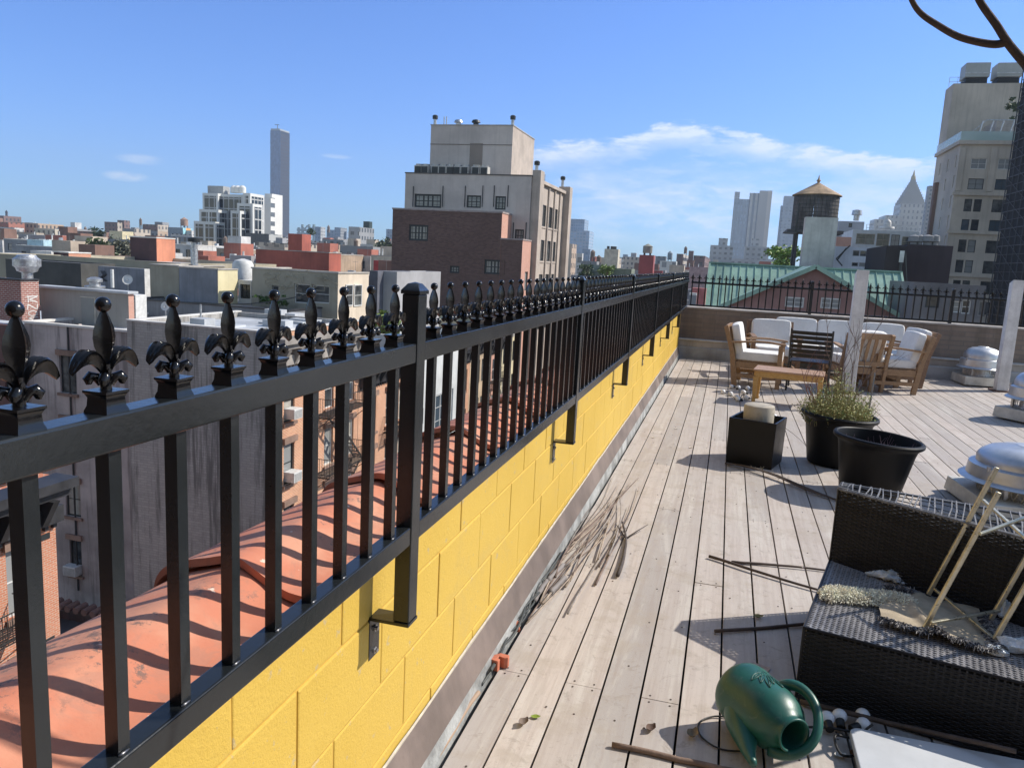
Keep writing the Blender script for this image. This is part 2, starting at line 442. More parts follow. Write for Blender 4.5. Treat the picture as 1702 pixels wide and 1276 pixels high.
for i in range(400):
    for j in range(NJ):
        a = i*(NJ+1)+j; fs.append((a, a+1, a+NJ+2, a+NJ+1))
m_.add(pv, fs)
o = m_.build('membrane', MEM, smooth=True); o.parent = fl; o.matrix_parent_inverse = Matrix.Translation((-.765,0,0)).inverted()

# ---- clay coping tiles beyond the fence
def claymat():
    m, t, b = newmat('weathered_terracotta'); v = coords(t)
    n = nz(t, v, 3.2, 6, .6); f = nz(t, v, 60, 5, .7); gnz = nz(t, v, 7.5, 8, .75, .6)
    oi = N(t, 'ShaderNodeObjectInfo').outputs['Random']
    c = mixc(t, sstep(t, n, .42, .60), (.55,.20,.115), (.60,.30,.19))
    c = mixc(t, mth(t, 'MULTIPLY', oi, .45), c, (.50,.16,.085))
    c = mixc(t, mth(t, 'MULTIPLY', sstep(t, gnz, .50, .60), .42), c, (.36,.185,.13))
    c = mixc(t, mth(t, 'MULTIPLY', mth(t, 'MULTIPLY', sstep(t, nz(t, v, 26, 7, .8), .53, .60), sstep(t, nz(t, v, 4.5, 4, .6), .50, .60)), .85), c, (.13,.10,.085))
    c = mixc(t, mth(t, 'MULTIPLY', sstep(t, nz(t, v, 38, 2, .5), .70, .74), .8), c, (.75,.62,.50))
    t.links.new(c, b.inputs['Base Color']); b.inputs['Roughness'].default_value = .75
    bump(t, b, mth(t, 'ADD', n, mth(t, 'MULTIPLY', f, .35)), .35, .008)
    return m
CLAY = claymat()
cop = thing('tile_coping', 'row of curved terracotta tiles capping the wall behind the black fence', 'roof tiles', (-.97, 0, .84))
prof = [(-1.150,.800),(-1.140,.832),(-1.116,.858),(-1.066,.880),(-1.016,.895),(-.973,.907),(-.937,.908),(-.897,.890),(-.869,.873),(-.841,.861),(-.813,.852),(-.772,.846)]
def cr(P, n):
    out = []
    for i in range(len(P)-1):
        p0 = P[max(i-1,0)]; p1 = P[i]; p2 = P[i+1]; p3 = P[min(i+2, len(P)-1)]
        for k in range(n):
            t = k/n
            out.append(tuple(.5*((2*p1[c])+(-p0[c]+p2[c])*t+(2*p0[c]-5*p1[c]+4*p2[c]-p3[c])*t*t+(-p0[c]+3*p1[c]-3*p2[c]+p3[c])*t**3) for c in range(len(p1))))
    out.append(P[-1]); return out
PP = cr(prof, 3)
rt = random.Random(12)
ty = 1.335-.7*4
while ty < 14.0:
    L = .745; mt = MB(); NY = 14; npf = len(PP); vs = []
    ox = rt.uniform(-.006, .006); oz = rt.uniform(-.003, .003); sk = rt.uniform(-.01, .01)
    for th in (0, -.018):
        for i in range(NY+1):
            u = i/NY; y = ty+L*u
            lift = .024*(1-u)                 # near end rides over the tile before it
            lip = .006*math.exp(-(u/.035)**2)
            for (x, z) in PP:
                w = .004*mnoise.noise(Vector((x*7, y*6, ty)))
                vs.append((x+ox+sk*u, y+.006*mnoise.noise(Vector((x*14, ty, 1)))*(i in (0,)), z+lift+lip+w+oz+th))
    fs = []; st = (NY+1)*npf
    for i in range(NY):
        for j in range(npf-1):
            a = i*npf+j; fs.append((a, a+1, a+npf+1, a+npf)); fs.append((st+a, st+a+npf, st+a+npf+1, st+a+1))
    for j in range(npf-1): fs.append((j, st+j, st+j+1, j+1)); a = NY*npf+j; fs.append((a, a+1, st+a+1, st+a))
    for i in range(NY):
        a = i*npf; fs.append((a, a+npf, st+a+npf, st+a)); a += npf-1; fs.append((a, st+a, st+a+npf, a+npf))
    mt.add(vs, fs); o = mt.build('roof_tile', CLAY, smooth='auto'); o.parent = cop; o.matrix_parent_inverse = Matrix.Translation((-.97,0,.84)).inverted()
    ty += .70
# outer face of our own building below the tiles
tag(MB().box(-1.14, -1.0, -1.5, 14.2, -20, .80).build('house_front', brick('own_brick', (.30,.12,.08), (.36,.15,.10), (.4,.36,.32)), None), 'red brick front of the building under the tiles', 'building')

# ---- fence
def finial_mesh():
    f = MB()
    # square cup
    def ring(h, z): return [(-h,-h,z),(h,-h,z),(h,h,z),(-h,h,z)]
    rs = [(.0175,.0),(.0170,.003),(.0150,.008),(.0142,.018),(.0165,.023),(.0178,.024),(.0178,.027),(.006,.0272)]
    vs = []
    for h, z in rs: vs += ring(h, z)
    fs = [(i*4+k, i*4+(k+1) % 4, i*4+4+(k+1) % 4, i*4+4+k) for i in range(len(rs)-1) for k in range(4)]
    f.add(vs, fs, 0)
    f.tube([(0,0,.026),(0,0,.040),(0,0,.058)], [.0068,.006,.0065], 8)
    # blade: four-ridged leaf, broad along the fence
    bl = [(.0,.052,.005,.005),(.0,.060,.0062,.006),(.0,.070,.0110,.0090),(.0,.080,.0155,.0115),(.0,.090,.0172,.0125),(.0,.100,.0155,.0112),(.0,.110,.0108,.0085),(.0,.117,.007,.0055),(.0,.121,.0042,.0042)]
    vs = []
    for _, z, wy, wx in bl:
        vs += [(0,-wy,z),(wx*.30,-wy*.30,z),(wx,0,z),(wx*.30,wy*.30,z),(0,wy,z),(-wx*.30,wy*.30,z),(-wx,0,z),(-wx*.30,-wy*.30,z)]
    fs = [(i*8+k, i*8+(k+1) % 8, i*8+8+(k+1) % 8, i*8+8+k) for i in range(len(bl)-1) for k in range(8)]
    f.add(vs, fs, 0)
    f.ball((0,0,.1285), .0092, 14)
    # side leaves: solid fans with a double-ribbed rim that arch out and drop
    for s in (-1, 1):
        topc = cr([(.003,.048),(.007,.060),(.014,.0705),(.0225,.0755),(.031,.0750),(.0385,.0690),(.0445,.0595),(.0480,.0500)], 2)
        lowc = cr([(.003,.042),(.007,.0490),(.0125,.0545),(.019,.0585),(.026,.0600),(.0335,.0585),(.0410,.0540),(.0475,.0490)], 2)
        n = len(topc); vs = []
        for i in range(n):
            u = i/(n-1); ty_, tz_ = topc[i]; ly_, lz_ = lowc[i]; w = (.0045+.0060*math.sin(math.pi*min(u*.9+.08, 1)))*(1 if i < n-1 else .2)
            def PT(x, k, e=0): return (x, s*(ty_*(1-k)+ly_*k), tz_*(1-k)+lz_*k+e)
            vs += [PT(-w,.06), PT(-w*.66,0,.0012), PT(-w*.33,.10), PT(0,0,.0016), PT(w*.33,.10), PT(w*.66,0,.0012), PT(w,.06), PT(w*.55,.30), PT(w*.28,1), PT(-w*.28,1), PT(-w*.55,.30)]
        m = 11
        fs = [(i*m+k, i*m+(k+1) % m, i*m+m+(k+1) % m, i*m+m+k) for i in range(n-1) for k in range(m)]
        fs += [tuple(range(m))[::-1], tuple((n-1)*m+k for k in range(m))]
        if s < 0: fs = [q[::-1] for q in fs]
        f.add(vs, fs, 0)
        # little scrolls at the stem's foot, front and back
        for e in (-1, 1):
            f.tube([(e*.004, s*.003, .034), (e*.0075, s*.007, .043), (e*.010, s*.0115, .0445), (e*.0115, s*.0145, .040), (e*.0105, s*.0145, .034)], [.0042,.0052,.0062,.0064,.0030], 8)
    f.tube([(-.007,0,.050),(.007,0,.050)], .003, 6)
    return f
FINB = mat('cast_black_paint', (.005,.005,.006), .19, .2, 9, bp=.06, bs=120, spec=.5)
FIN = finial_mesh().mesh('finial', FINB); FIN.shade_smooth()
try: FIN.set_sharp_from_angle(angle=R(50))
except Exception: pass
def build_fence(name, label, P0, ang, L, posts, ztop, zbot, zposttop, bracket, offs, npk=17, pit=.1185, maxpk=100, start=0.0):
    """local axes: +Y runs along the fence, +X faces the terrace"""
    root = thing(name, label, 'fence', P0, rz=ang)
    def put(o, loc): o.location = loc; return o
    pm = MB().box(-.021,.021,-.025,.025, zbot[0]-.20 if bracket else zbot[0]-.12, zposttop-.030)
    pmesh = None; pk = []
    for i, y in enumerate(posts):
        p = MB().box(-.021,.021,-.026,.026, (zbot[0]-.203) if bracket else (zbot[0]-.10), zposttop-.028).build('post', BLACK, bevel=.0028)
        hang(p, root); p.location = (0,y,0)
        c = MB()
        a = zposttop-.0275; e = .0235
        c.box(-.0235,.0235,-.0285,.0285,a,a+.008)
        c.add([(-.0235,-.0285,a+.008),(.0235,-.0285,a+.008),(.0235,.0285,a+.008),(-.0235,.0285,a+.008),(-.012,-.016,zposttop-.004),(.012,-.016,zposttop-.004),(.012,.016,zposttop-.004),(-.012,.016,zposttop-.004),(0,0,zposttop)],
              [(0,1,5,4),(1,2,6,5),(2,3,7,6),(3,0,4,7),(4,5,8),(5,6,8),(6,7,8),(7,4,8)])
        co = c.build('cap', BLACK, smooth='auto'); co.parent = p
        if bracket:
            zb = zbot[0]-.203
            b = MB().box(-.087,.0225,-.030,.028,zb-.009,zb-.0005).box(-.087,-.081,-.030,.028,zb-.118,zb-.009)
            bo = b.build('bracket', BLACK, bevel=.0012); bo.parent = p
            for dz in (.032, .092):
                bt = MB().lathe([(.0095,0),(.0095,.003),(.006,.0035),(.006,.009),(.001,.0095)], 6, 0, Matrix.Translation((-.081,.0,zb-.009-dz)) @ Matrix.Rotation(R(90),4,'Y')).build('bolt', STEEL, smooth='auto'); bt.parent = bo
        else:
            zb = zbot[0]-.10
            b = MB().box(.021,.027,-.02,.02,zb-.10,zb+.06).build('bracket', BLACK); b.parent = p
    seg = [start]+list(posts)+[L]
    n = 0; extra = MB(); picks = MB().box(-.0100,.0100,-.0100,.0100,zbot[1]-.002,ztop[0]+.002)
    pmesh = picks.mesh('picket', BLACK)
    rj = random.Random(4)
    for i in range(len(seg)-1):
        a, b = seg[i], seg[i+1]
        if b-a < .1: continue
        r = MB().box(-.0190,.0190,a+.0262,b-.0262,ztop[0],ztop[1]).build('top_rail', BLACK, bevel=.0035, seg=3); hang(r, root)
        r = MB().box(-.0190,.0190,a+.0262,b-.0262,zbot[0],zbot[1]).build('bottom_rail', BLACK, bevel=.0035, seg=3); hang(r, root)
        m = npk if abs((b-a)-2.09) < .12 or abs((b-a)-2.2) < .12 else max(1, int((b-a-.08)/pit))
        base = (b-a-(m-1)*pit)/2
        for j in range(m):
            y = a+base+j*pit+((-.013 if a < 0 else .025) if bracket else offs)
            n += 1
            if y < .2 and bracket: continue
            if n > maxpk+6 and len(pk) >= maxpk:
                for me, M4 in ((pmesh, Matrix.Translation((0,y,0))), (FIN, Matrix.Translation((0,y,ztop[1]-.0005)))):
                    extra.add([M4 @ v.co for v in me.vertices], [tuple(p.vertices) for p in me.polygons])
                continue
            q = bpy.data.objects.new('picket', pmesh); COL.objects.link(q); hang(q, root); q.location = (0,y,0); pk.append(q)
            w = bpy.data.objects.new('finial', FIN); COL.objects.link(w); w.parent = q; w.location = (0,0,ztop[1]-.0005); w.rotation_euler = (rj.uniform(-.012,.012), rj.uniform(-.012,.012), rj.uniform(-.05,.05))
            if y < 5 and bracket:
                wd = MB().tube([(.0112,-.0115,zbot[1]+.0006),(.0122,-.006,zbot[1]+.0012),(.0118,.002,zbot[1]+.0006),(.0112,.007,zbot[1])], [.0012,.0026,.0020,.0008], 6).build('weld', mat('silver_weld', (.30,.30,.31), .4, .5, 60, metal=.9), smooth=True)
                wd.parent = q
    if extra.v:
        e = extra.build('far_picket', BLACK, smooth='auto'); hang(e, root); e['kind'] = 'stuff'
    return root
posts = [-.405+2.09*i for i in range(0, 7)]
build_fence('metal_fence', 'long glossy black fence with fleur-de-lis spikes bracketed to the yellow wall', (-.706,0,0), 0, 14.1,
            posts, (1.333,1.379), (.886,.932), 1.520, True, .014, start=-1.0)

# ---- back wall, its curb and its fence
BW = brick('old_brown_brick', (.33,.255,.20), (.26,.195,.155), (.23,.195,.165), bw=.42, bh=.078, ms=.009, var=.5, vs=1.2, bp=.5, streak=.35)
bw = thing('brick_parapet', 'weathered brown brick parapet across the far end of the terrace', 'wall', (3, 14.3, 0))
def wpart(mb, name, m, root, **kw):
    o = mb.build(name, m, **kw); o.parent = root; o.matrix_parent_inverse = root.matrix_world.inverted(); return o
wpart(MB().box(-1.15, 9, 14.25, 14.55, -3, .872), 'brick_face', BW, bw)
wpart(MB().box(-1.15, 9, 14.235, 14.60, .872, .898), 'coping', mat('pale_stone_coping', (.50,.45,.40), .8, .3, 3), bw, bevel=.006)
cb = thing('roof_curb', 'grey flashed curb at the foot of the brown brick parapet', 'curb', (3, 14.15, 0))
GF = mat('blue_grey_flashing', (.44,.45,.46), .55, .35, 1.2, bp=.3, bs=9, streak=.3)
wpart(MB().box(-.79, 9, 14.02, 14.25, -.3, .20), 'flashing_sheet', GF, cb, bevel=.012)
wpart(MB().box(-.79, 9, 14.08, 14.25, .20, .315), 'upper_sheet', mat('tan_flashing', (.44,.40,.36), .6, .35, 1.5, streak=.3), cb)
wpart(MB().box(-.79, 9, 14.05, 14.25, .315, .335), 'ledge', mat('pale_metal_ledge', (.55,.53,.50), .5, .25, 3), cb, bevel=.004)
build_fence('metal_fence', 'black spiked fence standing on the brown brick parapet at the far end', (-.69,14.34,0), R(-90), 9.2,
            [2.07, 4.27, 6.47, 8.67], (1.318,1.352), (.915,.945), 1.475, False, 0.0, pit=.1165, npk=18, maxpk=100)

# ================================================================ the city
GLASS = glassmat('window_glass'); GLASSB = glassmat('blue_window_glass', (.05,.075,.10), .3)
GLASSC = glassmat('curtained_glass', (.26,.27,.27), .8, .12)
FDARK = mat('dark_window_frame', (.025,.03,.032), .5); FWHITE = mat('white_window_frame', (.62,.62,.60), .55)
FGREY = mat('grey_window_frame', (.22,.22,.22), .55); FTAN = mat('tan_window_frame', (.38,.33,.27), .6)
ROOFS = mat('silver_roof', (.46,.48,.50), .55, .35, .35, bp=.2, bs=3, fine=.25)
ROOFD = mat('dark_roof', (.07,.07,.075), .85, .4, .4, bp=.2, bs=3)
ROOFG = mat('grey_roof', (.24,.24,.25), .8, .35, .4, bp=.2, bs=3)
COPE = mat('stone_coping', (.42,.39,.35), .8, .25, .8); COPEW = mat('pale_coping', (.66,.64,.60), .7, .2, .8)
BLIND = mat('drawn_blind', (.34,.32,.28), .5, .2, 3, spec=.7)
STY = {'dh': (FDARK, GLASS, 1, 2, .07), 'wdh': (FWHITE, GLASSC, 1, 2, .07), 'grid': (FDARK, GLASSC, 6, 4, .14), 'grid3': (FDARK, GLASSC, 6, 4, .19),
       'gridh': (FDARK, GLASSC, 3, 4, .15), 'big': (FDARK, GLASSB, 2, 2, .08), 'plain': (FGREY, GLASS, 1, 1, .08), 'wpair': (FWHITE, GLASSC, 2, 2, .09), 'tan': (FTAN, GLASS, 2, 2, .08),
       'glass': (FWHITE, GLASSB, 3, 5, .14), 'dark': (FDARK, GLASS, 1, 1, .1)}
def winpart(root, face, c, h, recess=.16):
    u0, u1, z0, z1 = h[:4]; sk = h[4] if len(h) > 4 else 'dh'; fm, gm, nx, ny, ft = STY[sk]
    if sk in ('dh', 'big', 'plain', 'wdh'): gm = (GLASS, GLASSC, GLASSB, GLASS, BLIND)[(int(abs(u0)*37+abs(z0)*91)) % 5]
    o = {'S': 1, 'E': -1, 'W': 1}[face]; d = recess*o
    def P(u, v, w):   # w grows outwards
        if face == 'S': return (u, c+d-w, v)
        if face == 'E': return (c+d+w, u, v)
        return (c+d-w, u, v)
    m = MB()
    def bx(a, b, cc, dd, w0, w1, mi=0):
        p = [P(a,cc,w0), P(b,dd,w1)]
        xs = sorted((p[0][0], p[1][0])); y_ = sorted((p[0][1], p[1][1])); zs = sorted((p[0][2], p[1][2]))
        m.box(xs[0], xs[1], y_[0], y_[1], zs[0], zs[1], mi)
    f = ft
    bx(u0, u1, z0, z0+f, 0, .06); bx(u0, u1, z1-f, z1, 0, .06)
    bx(u0, u0+f, z0+f, z1-f, 0, .06); bx(u1-f, u1, z0+f, z1-f, 0, .06)
    for i in range(1, nx):
        u = u0+(u1-u0)*i/nx; t = (f*.5 if (nx <= 3 or i % (nx//2) == 0 or (h[4] if len(h) > 4 else '') == 'grid3' and i % 2 == 0) else .022)
        if nx > 3 and t > .03: t = f*.75
        bx(u-t/2, u+t/2, z0+f, z1-f, 0, .05)
    for j in range(1, ny):
        z = z0+(z1-z0)*j/ny; t = f*.5 if (ny <= 2 or j*2 == ny) else .022
        bx(u0+f, u1-f, z-t/2, z+t/2, .002, .045)
    w = m.build('window', fm); w.parent = root; w.matrix_parent_inverse = root.matrix_world.inverted()
    g = MB(); g.add([P(u0,z0,.012), P(u1,z0,.012), P(u1,z1,.012), P(u0,z1,.012)], [(0,1,2,3) if face != 'W' else (3,2,1,0)])
    go = g.build('pane', gm); go.parent = w
    if len(h) > 5:                                   # stone lintel or sill
        def sx(nm, a, b, cc, dd, w0, w1):
            p = [P(a,cc,w0), P(b,dd,w1)]; s = MB()
            xs = sorted((p[0][0], p[1][0])); y_ = sorted((p[0][1], p[1][1])); s.box(xs[0], xs[1], y_[0], y_[1], cc, dd)
            so_ = s.build(nm, h[5]); so_.parent = root; so_.matrix_parent_inverse = root.matrix_world.inverted()
        sx('lintel', u0-.12, u1+.12, z1+.02, z1+.32, recess+.003, recess+.14); sx('sill', u0-.12, u1+.12, z0-.16, z0-.01, recess+.003, recess+.12)
def holey(m, face, c, u0, u1, z0, z1, holes, rec=.2, mi=0):
    us = sorted({u0, u1} | {min(max(h[i], u0), u1) for h in holes for i in (0, 1)}); zs = sorted({z0, z1} | {min(max(h[i], z0), z1) for h in holes for i in (2, 3)})
    o = {'S': 1, 'E': -1, 'W': 1}[face]
    def P(u, v, w=0): return (u, c+w*o, v) if face == 'S' else (c+w*o, u, v)
    def q(a, b, cc, d):
        vs = [a, b, cc, d]
        m.add(vs, [(0,1,2,3) if face != 'W' else (3,2,1,0)], mi)
    for i in range(len(us)-1):
        for j in range(len(zs)-1):
            a, b, cc, d = us[i], us[i+1], zs[j], zs[j+1]
            uc, zc = (a+b)/2, (cc+d)/2
            if any(h[0] < uc < h[1] and h[2] < zc < h[3] for h in holes): continue
            q(P(a,cc), P(b,cc), P(b,d), P(a,d))
    for h in holes:
        a, b, cc, d = h[:4]; r = rec
        m.add([P(a,cc),P(b,cc),P(b,d),P(a,d),P(a,cc,r),P(b,cc,r),P(b,d,r),P(a,d,r)], [(0,1,5,4),(1,2,6,5),(2,3,7,6),(3,0,4,7)], mi)
def building(name, label, x0, x1, y0, y1, z1, wm, z0=-20, roof=None, par=.6, S=(), E=(), W=(), cat='building', group=None, cope=None, root=None, wname='wall', cw=.06, ch=.18, emat=None):
    r = root or thing(name, label, cat, ((x0+x1)/2, (y0+y1)/2, z0), group)
    m = MB()
    ecl = 1 if emat else 0
    holey(m, 'S', y0, x0, x1, z0, z1, S); holey(m, 'E', x1, y0, y1, z0, z1, E, mi=ecl); holey(m, 'W', x0, y0, y1, z0, z1, W)
    m.add([(x0,y1,z0),(x1,y1,z0),(x1,y1,z1),(x0,y1,z1)], [(1,0,3,2)])
    t = .28
    if par:
        m.add([(x0+t,y0+t,z1-par),(x1-t,y0+t,z1-par),(x1-t,y1-t,z1-par),(x0+t,y1-t,z1-par),(x0+t,y0+t,z1),(x1-t,y0+t,z1),(x1-t,y1-t,z1),(x0+t,y1-t,z1)], [(0,4,5,1),(1,5,6,2),(2,6,7,3),(3,7,4,0)])
        m.add([(x0,y0,z1),(x1,y0,z1),(x1,y1,z1),(x0,y1,z1),(x0+t,y0+t,z1),(x1-t,y0+t,z1),(x1-t,y1-t,z1),(x0+t,y1-t,z1)], [(0,1,5,4),(1,2,6,5),(2,3,7,6),(3,0,4,7)])
    wo = m.build(wname, [wm, emat] if emat else wm); wo.parent = r; wo.matrix_parent_inverse = r.matrix_world.inverted()
    zr = z1-par+.004
    ro = MB().add([(x0+t,y0+t,zr),(x1-t,y0+t,zr),(x1-t,y1-t,zr),(x0+t,y1-t,zr)] if par else [(x0,y0,zr),(x1,y0,zr),(x1,y1,zr),(x0,y1,zr)], [(0,1,2,3)]).build('roof', roof or ROOFG)
    ro.parent = r; ro.matrix_parent_inverse = r.matrix_world.inverted()
    if cope:
        c = MB(); a = cw
        c.box(x0-a,x1+a,y0-a,y0+t+.02,z1+.003,z1+ch).box(x0-a,x0+t+.02,y0+t+.021,y1,z1+.003,z1+ch).box(x1-t-.02,x1+a,y0+t+.021,y1,z1+.003,z1+ch)
        co = c.build('coping', cope); co.parent = r; co.matrix_parent_inverse = r.matrix_world.inverted()
    for f, c, hs in (('S', y0, S), ('E', x1, E), ('W', x0, W)):
        for h in hs: winpart(r, f, c, h)
    return r
def addp(r, mb, name, m, **kw):
    o = mb.build(name, m, **kw); o.parent = r; o.matrix_parent_inverse = r.matrix_world.inverted(); return o
def hS(pa, pb, Y, *st):
    a = at(pa[0], pa[1], 1, Y); b = at(pb[0], pb[1], 1, Y); return (min(a.x,b.x), max(a.x,b.x), min(a.z,b.z), max(a.z,b.z), *st)
def hE(pa, pb, X, *st):
    a = at(pa[0], pa[1], 0, X); b = at(pb[0], pb[1], 0, X); return (min(a.y,b.y), max(a.y,b.y), min(a.z,b.z), max(a.z,b.z), *st)
def grid(u0, u1, n, ztop, fh, rows, w, h, st, *ex):
    out = []
    for i in range(n):
        u = u0+(u1-u0)*(i+.5)/n
        for j in range(rows): out.append((u-w/2, u+w/2, ztop-j*fh-h, ztop-j*fh, st, *ex))
    return out
def pxb(name, label, pa, pb, ytop, Y, pe, wm, z0=-20, dep=None, **kw):
    """building whose front spans photo columns pa..pb at distance Y; pe = column where its side wall ends"""
    yt = ytop if isinstance(ytop, tuple) else (ytop, ytop)
    A = at(pa, yt[0], 1, Y); B = at(pb, yt[1], 1, Y)
    x0, x1, zt = A.x, B.x, (A.z+B.z)/2
    if dep is None:
        dep = 8.0
        if pe is not None:
            r = ray(pe, yt[1]); e = x1 if pe > pb else x0
            dep = e/r.x*r.y - Y
            if dep < .25 or dep > 400: dep = 12
    if not isinstance(z0, (int, float)): z0 = at(pb, z0[0], 1, Y).z
    kw.setdefault('par', .5)
    return building(name, label, x0, x1, Y, Y+dep, zt, wm, z0=z0, **kw), (x0, x1, Y, Y+dep, zt)

def auto(face, u0, u1, z1, st, pw=2.6, fh=3.2, w=1.1, h=1.6, rows=4, top=1.2):
    n = max(1, int((u1-u0)/pw)); return grid(u0+.3, u1-.3, n, z1-top, fh, rows, min(w, (u1-u0)/n*.6), h, st)

# ---- the street front across the way (facades on the plane x = -20)
BR1 = brick('orange_brick', (.56,.20,.10), (.47,.155,.075), (.50,.40,.32), bw=.215, bh=.075, ms=.012, var=.25)
BR2 = brick('warm_orange_brick', (.62,.26,.12), (.46,.16,.075), (.62,.50,.38), bw=.215, bh=.075, ms=.014, var=.3, streak=.15)
BR3 = brick('pink_brick', (.60,.30,.22), (.54,.26,.19), (.55,.42,.35), var=.3)
STUC = mat('stained_tan_stucco', (.45,.395,.375), .9, .35, .35, bp=.3, bs=5, streak=.7)
STUG = brick('streaked_grey_party_wall', (.47,.45,.42), (.38,.365,.345), (.33,.32,.30), bw=.42, bh=.13, ms=.016, var=.45, bp=.6, streak=.95, vs=.35)
def cornice(r, x, y0, y1, z0, z1, m, out=.55, brackets=6, bm=None):
    c = MB(); H = z1-z0
    c.box(x+.002, x+out*.35, y0, y1, z0, z0+H*.35); c.box(x+.002, x+out*.7, y0-.03, y1+.03, z0+H*.6, z0+H*.8); c.box(x+.002, x+out, y0-.06, y1+.06, z0+H*.8, z1)
    for i in range(brackets):
        y = y0+(y1-y0)*(i+.5)/brackets
        c.prism([(0,0),(out*.35,0),(out*.9,H*.59),(0,H*.59)], lambda u, v, t, y=y: (x+.003+u, y-.12+.24*t, z0+.003+v))
    n = int((y1-y0)/.32)
    for i in range(n):
        y = y0+(y1-y0)*(i+.5)/n; c.box(x+.001, x+.12, y-.07, y+.07, z0-.22, z0-.003)
    return addp(r, c, 'cornice', m, fixn=True)
CORB = mat('black_cornice_paint', (.03,.03,.033), .5, .4, 2, bp=.2, bs=6); CORG = mat('grey_cornice_stone', (.30,.275,.25), .8, .35, .8, bp=.3, bs=4, streak=.3)
ST = mat('brown_stone_trim', (.26,.17,.13), .85, .3, 1.5)
# 1: nearest, bottom left corner of the photograph
r1 = building('brick_tenement', 'orange brick tenement with heavy black cornice in the lower left corner', -34, -20, 6, 18.85, -5.9, BR1, par=.7, roof=ROOFS,
    E=[(17.05,18.02,-9.95,-7.78,'wdh',ST),(17.05,18.02,-13.7,-11.5,'wdh',ST),(13.6,14.6,-9.95,-7.78,'wdh',ST),(10.2,11.2,-9.95,-7.78,'wdh',ST),(13.6,14.6,-13.7,-11.5,'wdh',ST)])
cornice(r1, -20, 6, 18.9, -7.35, -5.85, CORB, .9, 9)
for z_ in (-7.9, -11.4):
    addp(r1, MB().box(-20.0, -19.985, 18.3, 18.62, z_, z_+.2), 'vent_grille', FDARK)
DKW_ = mat('dark_streaked_wall', (.10,.07,.065), .9, .4, .5, streak=.5)  # dark base with darker vertical streaks
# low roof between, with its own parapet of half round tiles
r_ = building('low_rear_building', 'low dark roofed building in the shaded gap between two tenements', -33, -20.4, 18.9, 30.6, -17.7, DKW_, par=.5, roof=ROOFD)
ct = MB()
for i in range(24): ct.tube([(-33+i*.52, 30.3, -17.15), (-33+i*.52, 29.6, -17.18)], .18, 8)
addp(r_, ct, 'tile_course', mat('dull_clay_tile', (.20,.12,.10), .85))
# 2: big walk-up with grey party wall
wS = [hS((98,590),(128,655),33,'dh',ST), hS((108,800),(135,860),33,'dh',ST), hS((115,895),(137,957),33,'dh',ST), hS((197,810),(205,870),33,'dh'), hS((200,912),(208,970),33,'dh'),
      hS((103,698),(131,758),33,'dh',ST), hS((192,700),(200,760),33,'dh')]
r2a = building('rear_tenement', 'tan stained stucco rear wing with narrow black windows, left of the grey party wall', -36.5, -28.05, 33, 43, -3.2, STUC, par=.35, roof=ROOFS, S=wS, cope=COPEW, cw=.08, ch=.12)
addp(r2a, MB().tube([(-33.55,32.94,-3.2),(-33.55,32.94,-18)], .05, 6).tube([(-28.5,32.94,-3.2),(-28.5,32.94,-18)], .06, 6), 'drain_pipe', FDARK)
E2 = []
for zt in (-4.75, -7.85, -11.0, -14.1):
    for ya in (32.05, 35.95, 38.35): E2.append((ya, ya+.95, zt-2.05, zt, 'wdh' if ya > 33 else 'dh', ST))
r2 = building('brick_walkup', 'orange brick walk-up with grey streaked party wall and black fire escape', -28, -20, 31, 39.8, -2.35, STUG, par=.3, roof=ROOFS, E=E2, emat=BR2, cope=COPEW, cw=.05, ch=.07)
cornice(r2, -20, 31, 39.8, -3.95, -2.6, CORG, .75, 8)
building('left_rear_house', 'dark maroon brick rear house at the left edge under the graffiti bulkhead', -62, -36.6, 32.6, 43, -3.35, brick('maroon_brick', (.20,.09,.075), (.15,.07,.06), (.16,.12,.11), bw=.21, bh=.075, ms=.01, var=.5, streak=.3), par=.3, roof=ROOFS, S=[hS((6,600),(26,650),32.6,'dh')])
# 3
E3 = []
for zt in (-7.0, -10.3, -13.5):
    for ya in (41.2, 43.6, 45.6): E3.append((ya, ya+1.0, zt-2.2, zt, 'wdh', ST))
r3 = building('corniced_rowhouse', 'lower orange brick rowhouse with dark bracketed cornice beside the fire escape building', -34, -20, 39.85, 47.4, -4.9, BR2, par=.5, roof=ROOFD, E=E3)
cornice(r3, -20, 39.9, 47.4, -6.2, -4.8, CORB, .8, 8)
# 4 white modern infill
WHP = mat('white_facade_panel', (.60,.62,.62), .5, .12, .8)
r4 = building('white_infill', 'narrow white panelled modern house squeezed between brick rowhouses', -33, -19.2, 47.6, 54.6, -3.9, WHP, par=.4, roof=ROOFS, E=[(50.2,53.8,-13.2,-8.2,'glass'),(50.2,53.8,-19,-14.2,'glass')])
# rest of the row
rows = [(54.7,59.8,-5.6,BR2,'wdh',CORB,'orange brick rowhouse with arched windows just past the white house'),
        (59.85,64.4,-5.2,mat('tan_row_stucco',(.50,.38,.26),.85,.25,.8),'dh',CORB,'tan rowhouse between two brick rowhouses down the street'),
        (64.45,69,-5.6,BR3,'wdh',CORB,'pink brick rowhouse down the street before the yellow one'),
        (69.05,74.3,-4.5,mat('cream_row_stucco',(.62,.55,.36),.85,.25,.8),'dh',COPEW,'cream yellow rowhouse at the foot of the big tan building')]
for ya, yb, zt, m, st, cm, lb in rows:
    rr = building('rowhouse', lb, -32, -20, ya, yb, zt, m, par=.5, roof=ROOFD, E=grid(ya+.2, yb-.2, 3, zt-1.9, 3.3, 4, .95, 2.0, st), group='rowhouses down the street')
    cornice(rr, -20, ya, yb, zt-1.2, zt+.1, cm, .6, 5)
rng = random.Random(11)
ya = 93.5
